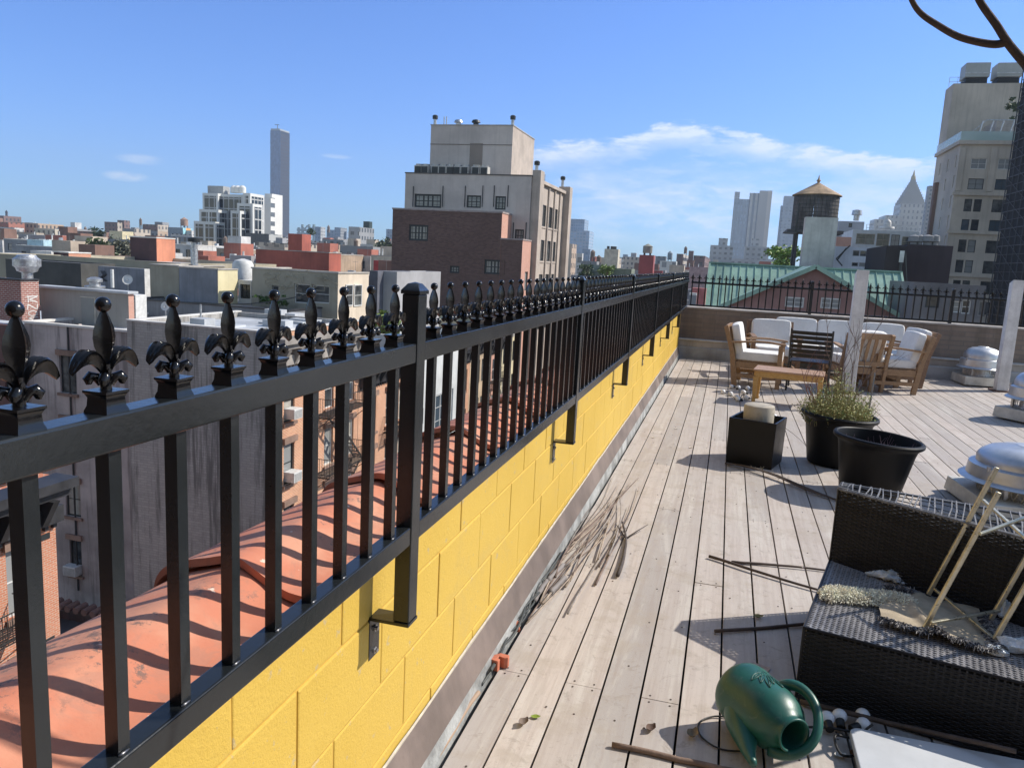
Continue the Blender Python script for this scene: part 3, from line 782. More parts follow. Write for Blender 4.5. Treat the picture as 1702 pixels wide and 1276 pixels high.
for i, (c_, lb) in enumerate([((.55,.27,.18),'red brick house front past the big tan building'),((.58,.50,.40),'beige house front past the big tan building'),((.50,.20,.13),'dark red house front far down the street'),((.62,.58,.50),'pale stone house front far down the street')]):
    yb = ya+rng.uniform(9,14)
    building('rowhouse', lb, -34, -20, ya, yb, rng.uniform(-4.5,-2.5), mat('row_far_%d' % i, c_, .85, .25, .5), par=.5, roof=ROOFG, E=grid(ya+.3, yb-.3, 4, -5.5, 3.4, 4, 1, 1.9, 'dh'), group='rowhouses down the street'); ya = yb+.1

# ---- fire escapes
IRON = mat('rusty_black_iron', (.035,.03,.028), .6, .4, 6)
def fire_escape(label, y0, y1, levels, x=-20.0, flip=1):
    r = thing('fire_escape', label, 'fire escape', (x, (y0+y1)/2, levels[-1]), 'black iron fire escapes on the brick fronts')
    for i, z in enumerate(levels):
        p = MB(); n = 9
        for k in range(n): p.box(x+.05+k*.12, x+.09+k*.12, y0, y1, z-.03, z)
        for y in (y0, (y0+y1)/2, y1): p.box(x, x+1.1, y-.03, y+.03, z-.09, z-.031); p.bar((x+.02,y,z-.9), (x+1.0,y,z-.1), .035, .035)
        addp(r, p, 'platform', IRON)
        q = MB(); H = .95
        for y in (y0, y1): q.box(x, x+1.1, y-.015, y+.015, z+H-.03, z+H); q.box(x, x+1.1, y-.015, y+.015, z+.1, z+.13)
        q.box(x+1.07, x+1.1, y0, y1, z+H-.03, z+H); q.box(x+1.07, x+1.1, y0, y1, z+.1, z+.13)
        nn = int((y1-y0)/.16)
        for k in range(nn+1):
            y = y0+(y1-y0)*k/nn; q.box(x+1.075, x+1.092, y-.009, y+.009, z, z+H-.031)
        for k in range(8):
            xx = x+.05+k*.145
            for y in (y0, y1): q.box(xx, xx+.016, y-.008, y+.008, z, z+H-.031)
        addp(r, q, 'railing', IRON)
        if i < len(levels)-1:
            zb = levels[i+1]; s = MB(); a, b = (y0+.9, y1-.5) if (i+flip) % 2 else (y1-.9, y0+.5)
            for xx in (x+.35, x+.85): s.bar((xx, a, z), (xx, b, zb+.02), .03, .12)
            ns = 11
            for k in range(1, ns):
                t = k/ns; s.box(x+.36, x+.84, a+(b-a)*t-.11, a+(b-a)*t+.11, z+(zb-z)*t-.015, z+(zb-z)*t+.01)
            addp(r, s, 'stair', IRON)
    return r
fire_escape('black iron fire escape zigzagging down the orange brick walk-up with the grey party wall', 34.6, 39.3, [-6.9,-10.05,-13.2,-16.3])
fire_escape('black iron fire escape on the tenement in the lower left corner', 11.2, 17.2, [-10.1,-13.8,-17])
fire_escape('black iron fire escape on the rowhouse with the dark bracketed cornice', 43.3, 47.2, [-9.5,-12.7,-15.9], flip=0)
fire_escape('black iron fire escape far down the row on the pink brick rowhouse', 64.8, 68.6, [-9.4,-12.7,-16])
# air conditioners in the windows
AC = mat('white_air_conditioner', (.62,.62,.60), .5, .15, 5)
def acunit(label, c, s=(.5,.62,.42), face='E'):
    r = thing('air_conditioner', label, 'air conditioner', c)
    x, y, z = c; a, b, h = s
    addp(r, MB().box(x, x+a, y-b/2, y+b/2, z, z+h) if face == 'E' else MB().box(x-b/2, x+b/2, y-a, y, z, z+h), 'casing', AC, bevel=.02)
    g = MB()
    for k in range(7):
        zz = z+.05+k*(h-.1)/7
        if face == 'E': g.box(x+a+.001, x+a+.012, y-b/2+.05, y+b/2-.05, zz, zz+.025)
        else: g.box(x-b/2+.05, x+b/2-.05, y-a-.012, y-a-.001, zz, zz+.025)
    addp(r, g, 'grille', FGREY)
acunit('white air conditioner in the upper left window of the walk-up with the fire escape', (-20.1,32.55,-6.6), (.6,.75,.5))
acunit('white air conditioner one floor below the first, on the walk-up with the fire escape', (-20.1,32.55,-9.75), (.6,.75,.5))
acunit('white air conditioner under the lowest visible window of the tan rear wing', (-33.75,33.05,-17.05), (.5,.85,.55), 'S')
acunit('white air conditioner on the orange brick rowhouse past the white house', (-20.1,57.2,-9.5), (.6,.8,.5))

# ---- small rooftop things
GALV = mat('galvanised_steel', (.50,.51,.52), .42, .3, 6, metal=.75, bp=.1, bs=12)
PIPEW = mat('white_painted_pipe', (.62,.62,.60), .6, .2, 2)
def lathe_thing(name, label, cat, c, prof, m, n=20, group=None):
    r = thing(name, label, cat, c, group)
    addp(r, MB().lathe(prof, n, 0, Matrix.Translation(c)), 'body', m, smooth='auto'); return r
def condenser(label, c, s=(1.3,1.0,1.1)):
    r = thing('condenser_unit', label, 'air conditioner', c, 'condenser units on the roofs')
    x, y, z = c; a, b, h = s
    m = MB().box(x-a/2,x+a/2,y-b/2,y+b/2,z+.15,z+h)
    addp(r, m, 'casing', mat('beige_unit_casing', (.50,.48,.44), .5, .15, 3), bevel=.03)
    g = MB()
    g.box(x-a/2+.08, x+a/2-.08, y-b/2-.02, y-b/2-.003, z+.25, z+h-.12)
    addp(r, g, 'grille', FDARK)
    addp(r, MB().lathe([(.38,h+z+.003),(.40,h+z+.16),(.34,h+z+.17),(.33,h+z+.01)], 16, 0, Matrix.Translation((x,y,0))), 'fan_cowl', GALV)
def stack(label, c, h=1.6, r0=.18, cap=True, m=None):
    r = thing('vent_pipe', label, 'pipe', c, 'vent pipes on the roofs')
    addp(r, MB().lathe([(r0,0),(r0,h)], 12, 0, Matrix.Translation(c)), 'pipe', m or GALV, smooth='auto')
    if cap: addp(r, MB().lathe([(r0*.8,h+.003),(r0*1.7,h+.02),(r0*1.8,h+.35),(r0*1.0,h+.45)], 12, 0, Matrix.Translation(c)), 'cap', FDARK, smooth='auto')
def railing(label, x0, x1, y, z, h=1.1, m=None, cat='railing'):
    r = thing('roof_railing', label, cat, (x0, y, z)); q = MB(); n = max(2, int((x1-x0)/1.2))
    for k in range(n+1): xx = x0+(x1-x0)*k/n; q.box(xx-.03,xx+.03,y-.03,y+.03,z,z+h)
    for zz in (z+h*.5, z+h): q.box(x0-.03,x1+.03,y-.026,y+.026,zz,zz+.05)
    o = q.build('rails', m or GALV); o.parent = r; o.matrix_parent_inverse = r.matrix_world.inverted()
def dish(label, c, rad=.45, aim=(0.5,-.5,.5)):
    r = thing('satellite_dish', label, 'satellite dish', c)
    q = Vector(aim).to_track_quat('Z','Y').to_matrix().to_4x4(); M4 = Matrix.Translation(c) @ Matrix.Translation((0,0,1.0)) @ q
    addp(r, MB().lathe([(rad*k/8, .25*rad*(k/8)**2) for k in range(0,9)][1:], 20, 0, M4, close=False), 'dish', PIPEW, smooth=True)
    addp(r, MB().tube([Vector(c), Vector(c)+Vector((0,0,1.0))], .03, 6).tube([M4 @ Vector((0,0,.02)), M4 @ Vector((0,-rad*.3,rad*.9))], .02, 6), 'mast', GALV)
def foliage(name, label, cat, c, rad, n, col, trunk=True, group=None, seed=1, leaf=.25, sq=.75):
    r = thing(name, label, cat, (c[0],c[1],c[2]-rad*1.6 if trunk else c[2]-rad*.6), group); rg = random.Random(seed)
    lm = mat('leaf_'+name+str(seed), col, .6, .5, 2.5)
    m = MB(); cl = [Vector((rg.gauss(0,.42), rg.gauss(0,.42), rg.gauss(0,.32)))*rad for _ in range(12)]
    for i in range(n):
        b = rg.choice(cl); p = Vector(c)+b+Vector((rg.gauss(0,.17),rg.gauss(0,.17),rg.gauss(0,.14)*sq))*rad
        a = Vector((rg.uniform(-1,1),rg.uniform(-1,1),rg.uniform(-.6,1))).normalized(); t = a.orthogonal().normalized()*leaf*rg.uniform(.5,1.2); s = a.cross(t).normalized()*leaf*.5
        m.add([p-t, p-s, p+t, p+s], [(0,1,2,3)])
    addp(r, m, 'crown', lm)
    if trunk:
        k = MB(); b0 = Vector((c[0],c[1],c[2]-rad*1.6)); k.tube([b0, Vector(c)], [rad*.08, rad*.05], 8)
        for b in cl[:7]: k.tube([Vector(c)-Vector((0,0,rad*.4)), Vector(c)+b], [rad*.04, rad*.012], 5)
        addp(r, k, 'trunk', mat('bark', (.10,.075,.055), .9, .3, 5))
    return r

# ---- roofs just across the street (left part of the photograph)
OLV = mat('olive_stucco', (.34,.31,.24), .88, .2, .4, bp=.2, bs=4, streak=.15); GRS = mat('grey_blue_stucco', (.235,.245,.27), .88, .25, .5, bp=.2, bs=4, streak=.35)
YLW = mat('pale_yellow_stucco', (.70,.63,.40), .85, .15, .4, streak=.12); CRM = mat('sunlit_cream_stucco', (.66,.56,.44), .85, .18, .4, streak=.15)
TAUPE = mat('taupe_panel', (.33,.31,.28), .8, .15, .4, bp=.15, bs=3, streak=.15)
REDP = mat('red_painted_wall', (.42,.12,.085), .8, .25, .3, streak=.25); REDB = brick('dark_red_brick', (.34,.12,.09), (.27,.09,.07), (.50,.42,.38), bw=.30, bh=.11, ms=.020, var=.3)
DKB = mat('charcoal_cladding', (.075,.075,.07), .8, .3, .6)
b, q = pxb('brick_bulkhead', 'red brick rooftop bulkhead with a white graffiti tag on its sunlit side', -60, 34, (462,465), 34, 64, REDB, z0=-3.3, roof=ROOFD, par=.2, cope=CORB, ch=.1)
gx, gy0, gy1 = q[1], q[2], q[3]
# the tag: vertical hand-painted letters Z O N K
gr = MB()
def stroke(p, w=.045):
    for a, c in zip(p, p[1:]):
        gr.bar((gx+.006, a[0], a[1]), (gx+.006, c[0], c[1]), w*1.3, .008, up=(1,0,0))
L0 = q[4]-.85; ym = (gy0+gy1)/2+.1; hw = (gy1-gy0)*.28
for i, ch in enumerate('KNOZ'):
    z = L0-.36*i-.25 + (0 if i else .05)
    def P(u, v): return (ym+hw*u, z+.15*v)
    if ch == 'Z': stroke([P(-1,-.8),P(1,-.9)]); stroke([P(1,-.9),P(-1,.8)]); stroke([P(-1,.8),P(1,.9)])
    if ch == 'O': stroke([P(.9*math.cos(t*math.pi/5), .9*math.sin(t*math.pi/5)) for t in range(11)])
    if ch == 'N': stroke([P(-1,-1),P(-.9,1),P(.9,-1),P(1,1)])
    if ch == 'K': stroke([P(-.8,-1),P(-.8,1)]); stroke([P(1,1),P(-.7,0),P(1,-1)]); stroke([P(-1.1,1.2),P(1.2,1.3)])
addp(b, gr, 'graffiti', mat('white_spray_paint', (.7,.7,.68), .7))
b, q = pxb('stair_bulkhead', 'taupe panelled rooftop bulkhead with a narrow grey door and a silver lid', 67, 213, (486,480), 36, 222, TAUPE, z0=-3.4, roof=ROOFS, par=.0, cope=None, emat=BR3)
A = at(136,536,1,35.94); B = at(155,496,1,35.94)
addp(b, MB().box(A.x, B.x, 35.93, 35.99, A.z-.2, B.z), 'door', mat('grey_steel_door', (.24,.25,.24), .5, .1))
addp(b, MB().box(A.x-.08, B.x+.12, 35.95, 35.995, B.z+.002, B.z+.08).box(B.x+.002, B.x+.12, 35.95, 35.995, A.z-.2, B.z), 'door_frame', mat('tan_frame', (.45,.42,.36), .6))
addp(b, MB().box(q[0]-.2, q[1]+.15, 35.8, q[3]+.2, q[4]+.004, q[4]+.14), 'lid', ROOFS, bevel=.02)
lathe_thing('roof_exhaust_fan', 'shiny mushroom exhaust fan on a square base at far left, above the graffiti bulkhead', 'exhaust fan', tuple(at(46,466,1,37)),
            [(.30,0),(.30,.45),(.55,.55),(.62,.75),(.75,.85),(.75,1.25),(.55,1.4),(.5,1.5),(.1,1.55)], GALV)
lathe_thing('roof_exhaust_fan', 'low silver dome fan on the lid of the taupe bulkhead', 'exhaust fan', (at(158,482,1,37).x,37,at(158,478,1,37).z),
            [(.55,0),(.55,.1),(.3,.12),(.3,.3),(.42,.35),(.42,.5),(.2,.6),(.02,.62)], GALV)
stack('thin white vent pipe behind the taupe bulkhead', tuple(at(187,478,1,39)), 1.1, .1, False, PIPEW)
# silver and grey roofs with the low parapet between
b, q = pxb('low_rooftop', 'grey flat roof with a long shaded parapet behind the streaked party wall', 213, 480, (501,513), 42, 600, mat('grey_parapet', (.20,.205,.215), .85, .25, .4, streak=.25), z0=-4, roof=ROOFG, par=.2, cope=CORB, ch=.08)
wing = building('party_wall_top', 'pale jagged roof edge with silver patches on top of the streaked grey party wall', -27.6, -20.6, 32, 41.6, -2.62, ROOFS, z0=-3, par=0, roof=ROOFS, cat='roof')
rg = random.Random(8)
pt = thing('roof_patch', 'silver coated boxes and patches lying on the walk-up roof', 'roof patch', (-24, 35, -2.6))
mm = MB()
for i in range(9):
    x = rg.uniform(-27,-21.5); y = rg.uniform(32.5,41); mm.box(x, x+rg.uniform(.5,1.8), y, y+rg.uniform(.4,1.5), -2.62, -2.62+rg.uniform(.06,.5))
addp(pt, mm, 'patches', ROOFS)
stack('grey steel mast standing on the walk-up roof', tuple(at(334,545,1,35)), 1.25, .05, False)
acunit('white box unit on the grey roof beside the taupe bulkhead', (at(232,540,1,38).x,38,-3.0), (.9,1.1,1.4), 'S')
dish('dark round dish on a post on the grey roof', (at(276,545,1,38).x,38,-3.2), .26, (.2,-1,.2))
dish('white satellite dish between the taupe bulkhead and the olive wall', (at(213,478,1,44).x,44,-2.2), .34, (.4,-1,.3))
# olive / grey / yellow box
b, q = pxb('stucco_bulkhead', 'olive stucco half of a wide rooftop bulkhead', 249, 297, (440,443), 45, None, OLV, z0=-3.5, dep=5, roof=ROOFS, par=.1, cope=COPE, ch=.08)
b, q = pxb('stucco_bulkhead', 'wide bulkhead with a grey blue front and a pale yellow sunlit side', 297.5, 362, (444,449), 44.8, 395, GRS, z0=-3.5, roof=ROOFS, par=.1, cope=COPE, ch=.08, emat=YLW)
stack('silver chimney pipe on the grey blue bulkhead', tuple(at(324,444,1,49)), 1.3, .22, False)
b, q = pxb('terrace_house', 'beige rooftop house, shade coloured olive and sun coloured cream, with two reddish windows behind the fence spikes', 419, 562, (447,454), 46, 613, OLV, z0=-6, roof=ROOFS, par=.3, cope=COPE, ch=.1, emat=CRM,  # shade put into the olive front colour, sun into the cream side
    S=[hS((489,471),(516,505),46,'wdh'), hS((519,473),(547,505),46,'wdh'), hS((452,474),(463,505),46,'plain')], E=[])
x1 = q[1]
for h in (hE((574,473),(585,508),x1,'wdh'), hE((588,473),(600,508),x1,'wdh')):
    winpart(b, 'E', x1+.17, h)
pl_ = thing('string_of_vines', 'dry vines and strings trained across the olive house wall', 'vines', tuple(at(450,470,1,45.9)), None); mm = MB()
for i in range(26):
    a = at(rg.uniform(440,545), rg.uniform(452,478), 1, 45.93); mm.tube([a, a+Vector((rg.uniform(-.6,.6),0,rg.uniform(-.5,.2))), a+Vector((rg.uniform(-.9,.9),0,rg.uniform(-.9,.1)))], .018, 4)
o = addp(pl_, mm, 'vines', mat('dry_vine', (.42,.38,.28), .9)); o['kind'] = 'stuff'
for i, p in enumerate([(432,497),(444,500),(470,503)]):
    foliage('potted_shrub', ['small green shrub at the left foot of the olive house','leafy shrub in front of the olive house door','low green shrub under the olive house windows'][i], 'shrub', tuple(at(*p,1,45.2)), .38, 260, (.07,.13,.03), False, None, 20+i, .09)
b, q = pxb('white_glass_bulkhead', 'pale greenhouse like bulkhead with dark furniture inside between the yellow wall and the olive house', 396, 418, (466,466), 47, None, WHP, z0=-4, dep=3, par=.1, S=[hS((399,472),(416,497),47,'big')], roof=ROOFS)
lathe_thing('white_water_tank', 'white domed tank above the yellow wall', 'tank', (at(404,462,1,50).x,50,at(404,464,1,50).z), [(.75,0),(.75,1.1),(.6,1.35),(.1,1.5)], PIPEW)
b, q = pxb('slate_side_house', 'slim slate grey house beside the cream wall', 614, 628, (450,450), 52, None, mat('slate_paint', (.10,.105,.13), .8), dep=6, par=.3)
b, q = pxb('pale_side_house', 'pale grey house between slate wall and brown brick building', 628.5, 660, (450,452), 53, None, mat('pale_grey_wall', (.36,.36,.37), .85, .15, .4, streak=.1), dep=9, par=.3, S=[hS((634,448+5),(637,478),53,'dark')])
foliage('street_tree', 'yellow green tree top showing above the rail left of the tall fence post', 'tree', (at(637,545,1,50).x,50,at(637,545,1,50).z), 1.6, 900, (.16,.22,.05), True, None, 31, .22)
# long red one with upper storey
b, q = pxb('red_rooftop_block', 'long red painted rooftop block', 425, 547, (417,418), 85, 567, REDP, z0=-4, roof=ROOFS, par=.3, cope=COPE, ch=.1)
b2, q2 = pxb('red_rooftop_block', 'tall red cube with white marks on its sunlit side, above the long red block', 479, 502, (388,389), 98, 517, REDP, z0=-4, roof=ROOFG, par=.2)
b, q = pxb('rusty_bulkhead', 'large bulkhead with a dark shaded front and an orange sunlit side', 216, 260, (395,395), 75, 291, mat('shaded_maroon_wall', (.085,.045,.045), .85), z0=-3, roof=ROOFG, par=.2, cope=COPEW, ch=.12, emat=mat('sunlit_orange_stucco', (.62,.25,.15), .85, .2, .3, streak=.2))  # front shade and side sun put into the two wall colours
b, q = pxb('rusty_bulkhead', 'small bulkhead with a dark front and an orange brick side', 89, 114, (420,420), 65, 151, mat('shaded_maroon_wall', (.085,.045,.045), .85), z0=-3, roof=ROOFG, par=.2, cope=COPEW, ch=.12, emat=BR1)  # shade of the front put into its maroon colour
b, q = pxb('charcoal_roof_box', 'long charcoal clad roof box behind the exhaust fan', 9, 134, (431,437), 56, None, DKB, z0=-3, dep=4, roof=ROOFD, par=.1)
b, q = pxb('pale_blue_house', 'pale blue rooftop house', 45, 72, (398,399), 110, None, mat('pale_blue_wall', (.42,.60,.66), .8), dep=14, par=.2)
b, q = pxb('tan_roof_house', 'tan rooftop house beside the pale blue one', 86, 117, (399,400), 105, None, mat('tan_wall', (.46,.38,.30), .85, .25, .3), dep=10, par=.2)
b, q = pxb('beige_party_wall', 'long beige parapet running behind the charcoal roof box', 60, 300, (426,434), 62, None, mat('beige_parapet', (.40,.36,.27), .85, .25, .2, streak=.1), z0=-3, dep=16, par=.4, roof=ROOFS)
b, q = pxb('beige_party_wall', 'low beige parapet at the left edge behind the exhaust fan', -30, 60, (421,424), 63, None, mat('beige_parapet', (.40,.36,.27), .85, .25, .2, streak=.1), z0=-3, dep=16, par=.4, roof=ROOFS)
b, q = pxb('graffiti_wall', 'grey roof wall with a painted black scribble between the beige parapet and the olive wall', 163, 240, (443,446), 50, 249, GRS, z0=-3.4, roof=ROOFS, par=.2, emat=PIPEW)
sc = MB()
for i in range(5):
    a = at(167+i*1.6, 450, 1, 49.97); sc.tube([a, a+Vector((.22,0,-.3)), a+Vector((-.1,0,-.55)), a+Vector((.25,0,-.8))], .02, 4)
addp(b, sc, 'graffiti', FDARK)
foliage('park_tree', 'spreading green tree between the small orange bulkhead and the large one', 'tree', tuple(at(184,424,1,95)), 3.2, 1500, (.07,.10,.035), True, None, 41, .35)
foliage('park_tree', 'pale flowering tree just left of the large orange sided bulkhead', 'tree', tuple(at(206,416,1,96)), 2.4, 900, (.17,.17,.12), True, None, 42, .3)
stack('tall silver chimney in front of the white and black apartment tower', tuple(at(323,440,1,60)), 2.0, .3, True)

# ---- the big tan and brown building in the middle
BRN = brick('brown_brick', (.185,.110,.090), (.115,.068,.056), (.16,.11,.095), bw=.32, bh=.12, ms=.012, var=.35, vs=.15)
TAN = mat('tan_render', (.56,.50,.455), .85, .18, .25, bp=.1, bs=5, streak=.12); TANL = mat('tan_stone_front', (.47,.40,.34), .85, .2, .5, bp=.1, bs=5, streak=.25)
mid = thing('apartment_building', 'large tan and brown brick apartment building with rooftop penthouse', 'building', (-26, 82, -20))
Yb = 74.5; xl = at(653,344,1,Yb).x; xm = at(835,352,1,Yb).x
building('', '', xl, xm, Yb, 78, 5.95, BRN, root=mid, S=[hS((680,373),(711,401),Yb,'grid3'), hS((748,441.5),(763,454.5),Yb,'gridh'), hS((805.5,431),(838,457),Yb,'grid3'), hS((700,470),(716,492),Yb,'grid3')], cope=mat('grey_pink_coping', (.36,.30,.28), .8), roof=ROOFG, par=.9, ch=.16, emat=BR3, wname='brick_wing')
building('', '', xm+.003, -20, Yb+.05, 78, 3.42, BRN, root=mid, cope=mat('grey_pink_coping', (.36,.30,.28), .8), roof=ROOFG, par=.9, ch=.14, emat=BR3, wname='brick_wing', E=[(76.1,77.3,.35-1.9,.35,'dh')])
xt0 = at(674,288,1,78).x
Sw = [hS((689,322),(733,346),78,'grid3'), hS((776,324.5),(799,346),78,'gridh'), hS((823.5,326),(840,349),78,'gridh'), hS((856,381),(870,402),78,'gridh')]
building('', '', xt0, -20.36, 78, 92.2, at(880,293,1,78).z, TAN, root=mid, S=Sw, roof=ROOFS, par=.9, cope=mat('dark_coping', (.10,.09,.085), .7), ch=.12, wname='main_wall')
pm_ = MB()
for a in (686,735,772,801,820,843,852,873):
    yb_ = 345 if a < 845 else 402
    p = at(a, yb_-1, 1, 77.9); pm_.tube([p, p+Vector((0,0,(1.85 if a<845 else 1.6)+.3))], .05, 5)
addp(mid, pm_, 'flue_pipe', FDARK)
# street front with piers
ztE = 9.75
Ew = []
for (pa, pb) in ((901.3,908),(912,919),(921.3,927.2)):
    for (ya_, yb_) in ((334,362),(387,414),(436,460)):
        a = at((pa+pb)/2-(ya_-334)*.055, ya_, 0, -20.18); c = at((pa+pb)/2-(ya_-334)*.055, yb_, 0, -20.18)
        Ew.append((a.y-.75, a.y+.75, c.z+.15, a.z-.0, 'dark'))
ys_ = sorted({round(h[0]+.75,1) for h in Ew})
Eg = []
ECOL = []
for (pa, pb) in ((901.0,908.3),(911.8,919.0),(921.2,927.4)):
    ya_ = at(pa,345,0,-19.98).y; yb_ = at(pb,345,0,-19.98).y; ECOL.append((ya_, yb_))
for a_, b_ in ECOL:
    for zt in (7.45, 3.75, .05, -3.8): Eg.append((a_, b_, zt-2.25, zt, 'dark'))
building('', '', -20.35, -19.98, 79.6, 92.1, ztE-.3, TANL, root=mid, E=Eg, roof=ROOFG, par=0, wname='street_front')
pr = MB()
for ya_, yb_, zz_, xa__, xb__ in ((78.3,79.9,10.6,-20.34,-19.45),(92.2,93.8,10.35,-20.6,-19.25)): pr.box(xa__, xb__, ya_, yb_, -20, zz_)
addp(mid, pr, 'corner_pier', TANL, bevel=.04)
pr = MB()
for yy in (ECOL[0][0]-.5, (ECOL[0][1]+ECOL[1][0])/2, (ECOL[1][1]+ECOL[2][0])/2, ECOL[2][1]+.5): pr.box(-19.979, -19.80, yy-.16, yy+.16, -20, ztE-.4)
for a_, b_ in ECOL:
    for zt in (7.45,3.75,.05): pr.box(-19.979,-19.90,a_-.1,b_+.1,zt-2.45,zt-2.27)
pr.box(-20.5,-19.65,79.9,92,ztE-.3,ztE+.05)
addp(mid, pr, 'pilaster', TANL, bevel=.03)
# penthouse
xa = at(716.5,209,1,81).x; xb_ = at(853,210,1,81).x; zp = at(800,209,1,81).z
ph = at(781,238,1,80.9); ph2 = at(800,290,1,80.9)
building('', '', xa, xb_, 81, 90.2, zp, TAN, z0=8, root=mid, roof=ROOFG, par=.2, cope=COPE, ch=.1, wname='penthouse', emat=TANL)
addp(mid, MB().box(ph.x,ph2.x,80.97,80.998,9,ph.z), 'recessed_panel', mat('tan_recess', (.28,.235,.20), .85, .1, .3))
addp(mid, MB().box(xa-.02,xb_+.02,80.96,80.995,zp-2.0,zp-1.93), 'band', mat('dark_joint', (.2,.17,.15), .85))
for i, a in enumerate((697,708,725,737,750,761,774,792,806)):
    p = at(a,288,1,79.3); condenser('%s beige condenser unit from the left in front of the tan penthouse' % ('first second third fourth fifth sixth seventh eighth ninth'.split()[i]), (p.x,79.3,9.75), (.85,.9,1.15))
for lb, a, yb_, Y_ in (('black capped chimney at the left front corner of the penthouse roof',723,208,82),('black capped chimney at the right front corner of the penthouse roof',852,209,82),('black capped chimney on the near corner pier of the tan building',892,285,79),('black capped chimney on the far corner pier of the tan building',935,308,93)):
    p = at(a,yb_,1,Y_); stack(lb, (p.x,Y_,p.z-.15), .75, .17)
for lb, a in (('thin twin vent pipe on the penthouse roof, the left one',738),('thin twin vent pipe on the penthouse roof, the right one',742)): p = at(a,208,1,84); stack(lb, tuple(p), .9, .06, False)
for lb, a in (('low silver roof fan in the middle of the penthouse roof',762),('dark mushroom fan in the middle of the penthouse roof',791)):
    p = at(a,208,1,84); lathe_thing('roof_exhaust_fan', lb, 'exhaust fan', tuple(p), [(.3,0),(.3,.2),(.5,.25),(.4,.5),(.05,.6)], GALV if a < 780 else FDARK)
railing('metal railing on the roof behind the near corner pier of the tan building', -20.9, -20.4, 84, ztE, 1.0)

# ---- green roofed building, right of the corner
GRN = mat('green_copper_roof', (.25,.39,.31), .55, .3, .35, bp=.05, bs=5, streak=.2)
PNK = mat('faded_pink_wall', (.30,.17,.15), .88, .2, .5, streak=.15)
gb = thing('green_roof_building', 'long building with green standing seam metal roof and a faded pink gable', 'building', (6, 66, -20))
Y0, YR, ze, = 60.0, 69.0, -4.2
rl = at(1180,439,1,YR); rr_ = at(1498,451,1,YR); zr = (rl.z+rr_.z)/2
m = MB(); xL, xR = rl.x, rr_.x
m.add([(xL,Y0,ze),(xR,Y0,ze),(xR,YR,zr),(xL,YR,zr),(xR,YR+9,ze),(xL,YR+9,ze)], [(0,1,2,3),(3,2,4,5)])
n = int((xR-xL)/.62)
for i in range(n+1):
    x = xL+(xR-xL)*i/n; m.bar((x,Y0,ze+.03),(x,YR,zr+.03),.05,.09)
m.bar((xL-.1,YR,zr+.05),(xR+.1,YR,zr+.05),.3,.12); m.bar((xL,Y0,ze+.05),(xL,YR,zr+.05),.16,.14); m.bar((xR,Y0,ze+.05),(xR,YR,zr+.05),.16,.14)
addp(gb, m, 'roof', GRN)
ga = at(1356,444,1,58.5); gl = at(1203,508,1,58.5); gr_ = at(1496,524,1,58.5); zg = min(gl.z, gr_.z)
m = MB(); m.add([(gl.x,58.6,zg),(gr_.x,58.6,zg),(ga.x,58.6,ga.z-.05),(gl.x,58.6,-20),(gr_.x,58.6,-20)], [(3,4,1,0),(0,1,2)])
addp(gb, m, 'gable_wall', PNK)
addp(gb, MB().box(xL+.2,xR-.2,Y0+.3,YR+8.5,-20,ze-.01), 'wall', PNK)
m = MB(); dz = .25
for s_, e_ in ((gl,0),(gr_,1)):
    k = 1 if e_ else -1
    m.add([(s_.x+k*.3,58.2,zg-.05),(ga.x,58.2,ga.z+.1),(ga.x,YR,ga.z+.1),(s_.x+k*.3,Y0+1.0,zg-.05)], [(0,1,2,3)])
    m.bar((s_.x+k*.3,58.25,zg-.1),(ga.x,58.25,ga.z+.05),.16,.30)
addp(gb, m, 'cross_roof', GRN)
for h in (hS((1306,493),(1335,511.5),58.58,'wpair'), hS((1365,494.5),(1395,514),58.58,'wpair'), hS((1424,497),(1434,524),58.58,'wdh')): winpart(gb, 'S', 58.43, h)

# ---- water tower behind it
WT = thing('water_tower', 'old wooden rooftop water tank with rusty conical roof beside a white bulkhead', 'water tower', (at(1357,440,1,84).x, 84, -2))
c = at(1358,326,1,84); zt_ = c.z; zb_ = at(1356,384,1,84).z; xc = c.x; rad = 2.14
WD = mat('dark_weathered_staves', (.105,.10,.10), .85, .45, 1.2, bp=.4, bs=9, streak=.5)
m = MB(); ns = 36
for i in range(ns):
    a0 = 2*math.pi*(i+.04)/ns; a1 = 2*math.pi*(i+.96)/ns
    q = [(xc+rad*math.cos(t), 84+rad*math.sin(t)) for t in (a0, a1)]; r2_ = rad-.08
    w = [(xc+r2_*math.cos(t), 84+r2_*math.sin(t)) for t in (a0, a1)]
    m.add([(*q[0],zb_),(*q[1],zb_),(*q[1],zt_),(*q[0],zt_),(*w[0],zb_),(*w[1],zb_),(*w[1],zt_),(*w[0],zt_)], [(0,1,2,3),(0,3,7,4),(1,5,6,2),(4,5,1,0),(3,2,6,7)])
addp(WT, m, 'tank', WD)
m = MB()
for k in range(9):
    z = zb_+.25+(zt_-zb_-.5)*k/8; m.lathe([(rad+.02,z),(rad+.02,z+.05),(rad-.01,z+.05),(rad-.01,z)], 36, 0, Matrix.Translation((xc,84,0)), close=False)
addp(WT, m, 'hoop', FDARK)
zap = at(1361,304,1,84).z
addp(WT, MB().lathe([(rad+.22,zt_-.02),(rad+.22,zt_+.05),(rad*.62,zt_+(zap-zt_)*.48),(.12,zap),(.12,zap+.1),(.22,zap+.2),(.1,zap+.35),(.02,zap+.75)], 24, 0, Matrix.Translation((xc,84,0))), 'roof', mat('rusty_patched_roof', (.36,.25,.15), .7, .55, .9, bp=.2, bs=4), smooth='auto')
m = MB()
for a, c_ in ((-1,-1),(1,-1),(1,1),(-1,1)): m.box(xc+a*1.6-.12,xc+a*1.6+.12,84+c_*1.6-.12,84+c_*1.6+.12,-6,zb_-.3)
